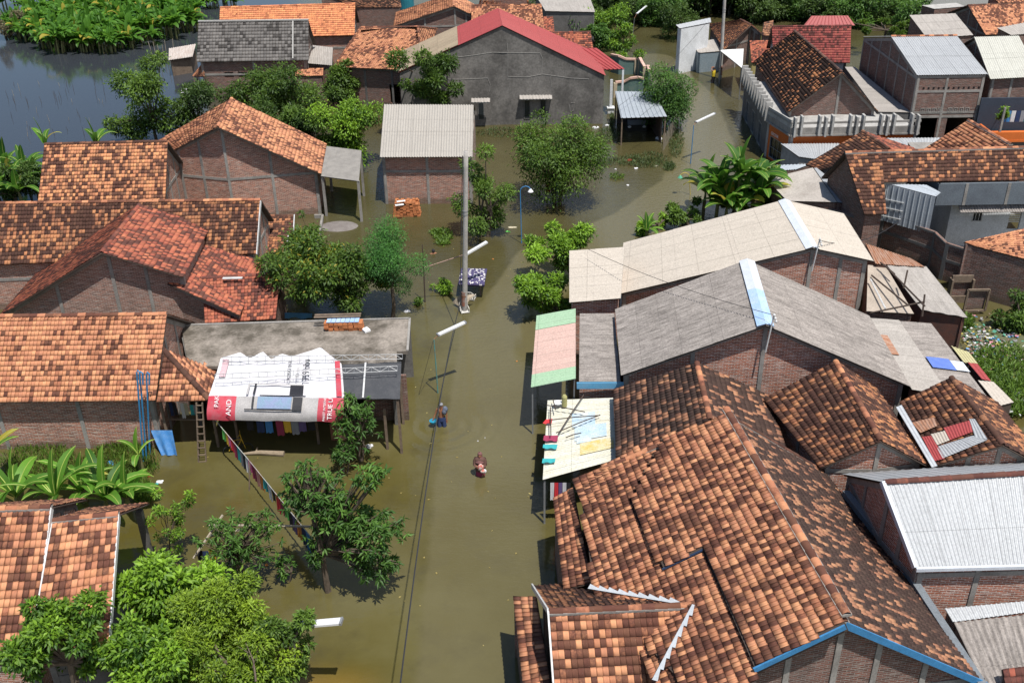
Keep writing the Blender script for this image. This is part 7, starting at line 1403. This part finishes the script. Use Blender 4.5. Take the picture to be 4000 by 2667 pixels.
cloth('blue_cloth','dark blue cloth on the rail just behind the concrete terrace','cloth',[at(1108,1232,1.3)+[0,.3,0],at(1215,1235,1.3)+[0,.3,0],at(1215,1255,.9)+[0,.3,0],at(1108,1252,.9)+[0,.3,0]],CL['navy' if False else 'blue'],8)
# dark sticks in the pond
for k in range(46):
    x,y=rnd.uniform(5,470),rnd.uniform(330,540)
    if x>410 and y<480: continue
    p=at(x,y,0); h=rnd.uniform(.25,.8); m=MB(); m.tube([p-[0,0,.2],p+[rnd.uniform(-.12,.12),rnd.uniform(-.1,.1),h]],[.02,.010],4); m.build('dead_stalk',WOODD if k%3 else BAMBOO,None,'thin dead stalk sticking out of the blue pond, one of the scattered dead stalks','stalk','dead stalks in the blue pond')
# ------------------------------------------------------------------ shelter, walls and small structures by the far lane
P_=quad([(2402,357),(2555,360),(2606,456),(2426,462)],2.5,2.15); sh=shed('zinc_shelter','open shelter with a blue grey ribbed zinc roof over a dark parked van','shelter',P_,('corr',S_ZNB,dict(pitch=.33,amp=.022,shape='rib')),posts=.1,ov=.2)
trap(sh,P_[0]+[.2,-.3,0],P_[1]+[-.2,-.3,0],2.3,2.3,P_[0]+[0,9,0],WOODD); trap(sh,P_[1]+[-.2,-.3,0],P_[2]+[-.25,.6,0],2.2,2.0,P_[1]+[9,0,0],WOODD)
vc=at(2490,520,0); vn=empty('parked_van',vc*[1,1,0]+[0,1,0],'dark parked van with a grey bonnet standing in water under the zinc shelter','van'); VD=plain('dark van paint',(.02,.02,.022),.3); VG=plain('grey van paint',(.24,.25,.26),.35)
m=MB(); x,y=vc[0],vc[1]+.5
def prof(m,xs,pr,mi=0):
    for (y0_,z0_),(y1_,z1_) in zip(pr,pr[1:]+pr[:1]): m.face([[xs[0],y+y0_,z0_],[xs[1],y+y0_,z0_],[xs[1],y+y1_,z1_],[xs[0],y+y1_,z1_]],mi=mi)
    m.face([[xs[0],y+a,b_] for a,b_ in pr]); m.face([[xs[1],y+a,b_] for a,b_ in pr][::-1])
prof(m,(x-.8,x+.8),[(0,-.3),(0,.45),(.5,.75),(1.0,1.3),(3.6,1.35),(3.8,-.3)]); m.build('body',VD,vn); m=MB(); m.box([x,y+.78,1.03],(1.4,.05,.6),R=[list(r) for r in Matrix.Rotation(-.75,3,'X')]); m.build('windscreen',GLASS,vn); m=MB(); m.box([x,y+.24,.63],(1.45,.5,.04),R=[list(r) for r in Matrix.Rotation(.54,3,'X')]); m.build('bonnet',VG,vn)
for sx_ in (-.58,.58): m=MB(); m.ball([x+sx_,y-.01,.35],(.14,.05,.1),10,6); m.build('headlight',TWH,vn)
for sx_ in (-.75,.75):
    for dy in (.6,3.0): m=MB(); m.tube([[x+sx_-.1,y+dy,-.15],[x+sx_+.1,y+dy,-.15]],.32,14); m.build('wheel',CL['black'],vn)
PCH=plain('peach coping',(.62,.40,.32),.7,(.4,.3,.26),.4,3); GRL=plain('grey green panel',(.10,.17,.16),.7,(.2,.24,.2),.5,2)
def garden(lab,segs,zt,posts):
    e=empty('garden_wall',at(*segs[0][:2],0)*[1,1,0],lab,'wall'); ps=[at(*s[:2],s[2] if len(s)>2 else zt) for s in segs]; m=MB()
    for p,q in zip(ps,ps[1:]): m.bar(p,q,.26,.16)
    m.build('coping',PCH,e); m=MB()
    for p,q in zip(ps,ps[1:]):
        m.hexa([[p[0]-.05,p[1]-.05,-.5],[p[0]+.05,p[1]+.05,-.5],[q[0]+.05,q[1]+.05,-.5],[q[0]-.05,q[1]-.05,-.5]],[[p[0]-.05,p[1]-.05,p[2]-.09],[p[0]+.05,p[1]+.05,p[2]-.09],[q[0]+.05,q[1]+.05,q[2]-.09],[q[0]-.05,q[1]-.05,q[2]-.09]])
    m.build('panel',GRL,e)
    for i in posts: p=ps[i]; m=MB(); m.bar([p[0],p[1]-.04,-.5],[p[0],p[1]-.04,p[2]-.05],.3); m.build('pillar',plain('cream pillar',(.50,.42,.30),.7,(.3,.25,.18),.4,2),e)
garden('garden wall with wavy peach coping along the far lane, behind the round tree',[(2388,214,1.6),(2420,220,1.7),(2445,231,1.45),(2485,232,1.4),(2500,228,1.6),(2508,245,1.65),(2518,262,1.4),(2532,258,1.5),(2537,278,1.6)],1.5,(3,4,6))
garden('garden gate wall with an arched peach coping left of the round tree',[(2404,322,1.3),(2440,318,1.3),(2462,306,1.6),(2490,302,1.7),(2515,308,1.6)],1.4,(0,))
# bamboo fence by the shelter, post fence along the shop
m=MB()
for k in range(22): p=at(2590+k*2.6,590-k*4,0); m.tube([p-[0,0,.2],p+[rnd.uniform(-.05,.05),0,rnd.uniform(1.0,1.4)]],.02,4)
m.build('bamboo_fence',BAMBOO,None,'thin upright bamboo fence at the corner of the zinc shelter','fence')
for k in range(7): p=at(602+k*13,232+ (k%3)*9,0); m=MB(); m.tube([p-[0,0,.3],p+[rnd.uniform(-.3,.3),0,rnd.uniform(1.4,2.2)]],.03,5); m.build('grove_stake',BAMBOO,None,'dry bamboo stake beside the collapsed shack, one of a loose row','stake','dry stakes beside the collapsed shack')
# blue tank at the top
p=at(1592,70,0); e=empty('water_tank',p*[1,1,0],'tall blue cylinder tank with a white pipe at the top edge behind the hip-roofed house','tank'); m=MB(); m.tube([p,p+[0,0,.1],p+[0,0,3.2],p+[0,0,3.4]],[.8,.85,.85,.6],18); m.build('tank_body',plain('blue green tank',(.03,.20,.26),.45,(.02,.1,.14),.4,2),e); m=MB(); m.tube([p+[-1.0,-.3,0],p+[-1.1,-.3,3.6]],.05,6); m.build('pipe',TWH,e)
for k,(x,y) in enumerate(((2120,742),(2150,748),(2180,745))):
    pass
for k,(x,cc_) in enumerate(((2132,'red'),(2152,'cream'),(2166,'blue'),(2192,'maroon'))):
    p=at(x,752,.55)+[0,.2,0]; p[2]=1.2; cloth('garment','%s cloth hanging under the spreading tree before the grey gable, %s from the left'%(cc_,['first','second','third','fourth'][k]),'garment',[p,p+[.3,0,0],p+[.3,0,-.75],p+[0,0,-.75]],CL[cc_],4)
# potted plant on the balcony
e=ptree('potted_plant','leafy potted plant on the orange balcony',(3920,480),(3895,420,3950,465),depth=at(3868,520,2.2)[1]+.6,leaves=500,size=.2,mat=LB,nl=6,cat='plant',trunk=.03)

# ------------------------------------------------------------------ people
SKIN=plain('brown skin',(.30,.135,.075),.55,(.22,.09,.05),.3,9,bmp=0,fine=.05)
def skinmesh(name,nodes,edges,mat,parent,sub=2,tf=None):
    me=bpy.data.meshes.new(name); me.from_pydata([tf(v[0]) if tf else v[0] for v in nodes],edges,[]); o=bpy.data.objects.new(name,me); COL.objects.link(o)
    s=o.modifiers.new('s','SKIN'); s.use_smooth_shade=True; sv=me.skin_vertices[0].data
    for i,v in enumerate(nodes): sv[i].radius=(v[1],v[2] if len(v)>2 else v[1]); sv[i].use_root=(i==0)
    b=o.modifiers.new('b','SUBSURF'); b.levels=b.render_levels=sub
    bpy.context.view_layer.update(); dg=bpy.context.evaluated_depsgraph_get(); m2=bpy.data.meshes.new_from_object(o.evaluated_get(dg)); bpy.data.objects.remove(o); m2.name=name; m2.materials.clear()
    return link(name,m2,mat,parent,smooth=True)
def person(label,base,face,arms,h=1.65,legs=((.02,.0),(-.05,.1)),skin=None,lean=0.,head_tilt=0.):
    # arms: for each side (elbow, hand) offsets from the shoulder in body axes (x to the person's left, y forward, z up)
    k=h/1.70; ca,sa=math.cos(face),math.sin(face); base=np.asarray(base,float)
    def tf(p): x,y,z=[a*k for a in p]; return (float(base[0]+x*ca-y*sa),float(base[1]+x*sa+y*ca),float(base[2]+z))
    e=empty('person',(base[0],base[1],0),label,'person'); nd=[((0,0,.92),.125,.10)]; ed=[]
    def add(p,r,par,r2=None): nd.append((p,r,r2 or r)); ed.append((par,len(nd)-1)); return len(nd)-1
    w_=add((0,lean*.3,1.06),.115,0,.09); ch=add((0,lean*.7,1.25),.145,w_,.10); nk0=add((0,lean,1.40),.085,ch,.07); nk=add((0,lean+.01,1.47),.052,nk0); hd=add((0,lean+.02,1.56),.082,nk,.09); add((0,lean+.01,1.65),.072,hd,.085)
    for i,sx_ in enumerate((1,-1)):
        hp=add((sx_*.09,0,.86),.092,0); kn=add((sx_*.10,legs[i][1]+.03,.48),.06,hp); an=add((sx_*.10,legs[i][0],.10),.038,kn); add((sx_*.11,legs[i][0]+.13,.03),.035,an)
        sh=add((sx_*.175,lean,1.385),.055,nk0); el,hn=arms[i]; e1=np.array([sx_*.175,lean,1.385])+np.array(el); e2=np.array([sx_*.175,lean,1.385])+np.array(hn); a_=add(tuple(e1),.040,sh); b_=add(tuple(lerp(e1,e2,.9)),.028,a_); dr=(e2-e1)/np.linalg.norm(e2-e1); hnd=add(tuple(e2+dr*.04),.032,b_,.018)
        # fingers
        pn=np.cross(dr,[0,0,1.]); pn/=np.linalg.norm(pn) or 1
        for f,(o_,l_) in enumerate(((-.026,.07),(-.009,.085),(.009,.08),(.026,.06))): q=e2+dr*.06+pn*o_; f1=add(tuple(q),.010,hnd); add(tuple(q+dr*l_+np.array([0,0,-.015])),.008,f1)
        q=e2+pn*.045+dr*.01; f1=add(tuple(q),.011,hnd); add(tuple(q+dr*.05+pn*.015),.009,f1)
    skinmesh('body',nd,ed,skin or SKIN,e,2,tf)
    body=[c for c in e.children if c.name.startswith('body')][0]
    f=MB(); 
    for sx_ in (-.03,.03): f.ball(tf((sx_,lean+.115,1.585)),.010*k,6,4)
    f.build('eyes',CL['black'],e); f=MB(); f.ball(tf((0,lean+.12,1.555)),(.014,.016,.022),6,4); f.build('nose',skin or SKIN,e)
    f=MB(); f.ball(tf((0,lean+.108,1.522)),(.022,.010,.007),6,4); f.build('mouth',CL['maroon'],e)
    f=MB(); 
    for sx_ in (-.086,.086): f.ball(tf((sx_,lean+.015,1.565)),(.014,.02,.03),6,4)
    f.build('ears',skin or SKIN,e)
    return e,tf
def wrap(e,tf,rings,mat,name,n=16,close=True):
    m=MB(); base=0; R=[]
    for (c,rx,ry) in rings: R.append([tf((c[0]+rx*math.cos(a),c[1]+ry*math.sin(a),c[2])) for a in [2*math.pi*j/n for j in range(n)]])
    for rg in R:
        for p in rg: m.v.append(p); m.uv.append((p[0],p[2]))
    for i in range(len(R)-1):
        for j in range(n): a=i*n+j;b=i*n+(j+1)%n; m.f.append([a,b,b+n,a+n]); m.mi.append(0)
    return m.build(name,mat,e,smooth=True)
# wading man
b_=at(1727,1662,0); b_[2]=-.50
e,tf=person('wading man, bare chested, wet dark shorts, grey cloth on his shoulder, carrying a blue bowl',b_,math.pi+.0,(((.10,.02,-.27),(.20,.08,-.50)),((-.05,.0,-.29),(-.05,.03,-.56))),h=1.68,legs=((.10,.02),(-.15,.05)))
wrap(e,tf,[((0,0,1.0),.155,.125),((0,0,.88),.175,.14),((0,0,.80),.18,.145)],CL['navy'],'shorts')
for sx_ in (1,-1): wrap(e,tf,[((sx_*.085,0,.84),.105,.12),((sx_*.10,.03,.62),.10,.11),((sx_*.105,.04,.50),.095,.10)],CL['navy'],'short_leg')
wrap(e,tf,[((0,.02,1.70),.02,.03),((0,.02,1.675),.075,.09),((0,.01,1.62),.094,.108),((0,-.01,1.575),.092,.095)],CL['grey'],'cap')
m=MB(); m.ball(tf((-.17,.02,1.38)),(.13,.12,.15),10,7); m.ball(tf((-.13,.10,1.28)),(.10,.07,.14),10,7); m.ball(tf((-.18,-.10,1.28)),(.09,.07,.18),10,7); m.build('shoulder_cloth',plain('dark blue grey cloth',(.09,.11,.16),.9,(.2,.22,.26),.6,14),e,smooth=True)
hand=np.array(tf((.175+.20,.08,1.385-.55))); m=MB(); m.tube([hand+[0,0,-.16],hand+[0,0,-.13],hand+[0,0,-.02],hand+[0,0,0]],[.09,.13,.17,.175],14); m.build('blue_bowl',plain('bright blue plastic',(.02,.26,.42),.35,spec=.5),None,'bright blue plastic bowl held by the wading man','bowl')
# wading woman
b_=at(1877,1853,0); b_[2]=-.50
e,tf=person('wading woman in a brown headscarf, long top and dark red skirt, hugging a bundle',b_,math.pi-.12,(((.05,.05,-.26),(-.10,.22,-.30)),((-.05,.06,-.26),(.12,.24,-.24))),h=1.58)
BRW=plain('brown patterned cloth',(.13,.065,.055),.9,(.075,.055,.035),.6,12)
wrap(e,tf,[((0,.01,1.47),.11,.10),((0,.01,1.42),.235,.14),((0,.01,1.36),.25,.16),((0,0,1.22),.245,.18),((0,0,1.0),.235,.19),((0,0,.80),.225,.20)],BRW,'long_top')
for sx_ in (1,-1): wrap(e,tf,[((sx_*.17,.0,1.43),.085,.085),((sx_*.22,.03,1.28),.085,.09),((sx_*.23,.06,1.12),.08,.10),((sx_*.17,.17,1.08),.07,.07)],BRW,'sleeve')
wrap(e,tf,[((0,0,.84),.19,.17),((0,0,.6),.20,.18),((0,0,.4),.22,.2)],CL['maroon'],'skirt')
HJ=plain('mauve brown headscarf',(.20,.095,.09),.85,(.12,.06,.055),.4,9)
wrap(e,tf,[((0,.0,1.73),.02,.02),((0,.0,1.705),.075,.085),((0,-.015,1.62),.108,.108),((0,-.03,1.54),.105,.09),((0,-.01,1.46),.12,.12),((0,.02,1.36),.19,.16),((0,.04,1.28),.22,.18)],HJ,'headscarf')
c=np.array(tf((-.06,.27,1.12))); m=MB(); m.ball(c,(.13,.09,.17),12,8); m.ball(c+[.08,-.03,-.16],(.11,.08,.08),10,6); m.build('bundle',plain('white and red bundle',(.62,.55,.52),.8,(.55,.10,.06),.9,7,lo=.48,hi=.54),None,'white and red cloth bundle held against the chest of the wading woman','bundle',smooth=True)
c=np.array(tf((-.22,.25,.92))); m=MB(); m.ball(c,(.09,.07,.10),10,7); m.build('white_bag',CL['white'],None,'small white bag dangling from the wading woman\'s hand','bag')
# far man in yellow with both arms up
b_=at(2785,325,0); b_[2]=-.30
e,tf=person('far man in a yellow shirt and black trousers with both hands raised',b_,math.pi*.25,(((.14,.06,.08),(-.02,.14,.26)),((-.14,.06,.08),(.02,.14,.26))),h=1.72)
YL=plain('yellow shirt cloth',(.62,.46,.03),.8)
wrap(e,tf,[((0,0,1.43),.10,.09),((0,0,1.38),.21,.13),((0,0,1.2),.20,.15),((0,0,1.0),.185,.145),((0,0,.9),.19,.15)],YL,'shirt')
for sx_ in (1,-1):
    wrap(e,tf,[((sx_*.16,0,1.42),.06,.07),((sx_*.24,.03,1.44),.065,.075)],YL,'sleeve'); wrap(e,tf,[((sx_*.085,0,.92),.10,.13),((sx_*.10,.02,.5),.08,.09),((sx_*.10,.02,.15),.07,.08)],CL['black'],'trouser_leg')
wrap(e,tf,[((0,.0,1.70),.02,.03),((0,.0,1.68),.07,.08),((0,-.01,1.62),.09,.098),((0,-.03,1.56),.09,.085)],CL['black'],'hair')
m=MB(); m.ball(tf((0,.12,1.66)),(.16,.1,.09),10,7); m.build('carried_bundle',CL['brown'],None,'brown bundle held up at the head of the far man in yellow','bundle')
# swimmer: head and shoulders above the water, seen from behind
b_=at(1693,990,0); b_[2]=-1.32
e,tf=person('swimmer with black hair, up to the shoulders in water beside the leaning lamp',b_,.3,(((.16,.1,-.12),(.25,.35,-.15)),((-.16,.1,-.12),(-.25,.35,-.15))),h=1.6)
wrap(e,tf,[((0,.0,1.70),.02,.03),((0,.0,1.685),.07,.08),((0,-.01,1.62),.096,.106),((0,-.02,1.56),.096,.09),((0,-.03,1.52),.08,.07)],CL['black'],'hair')
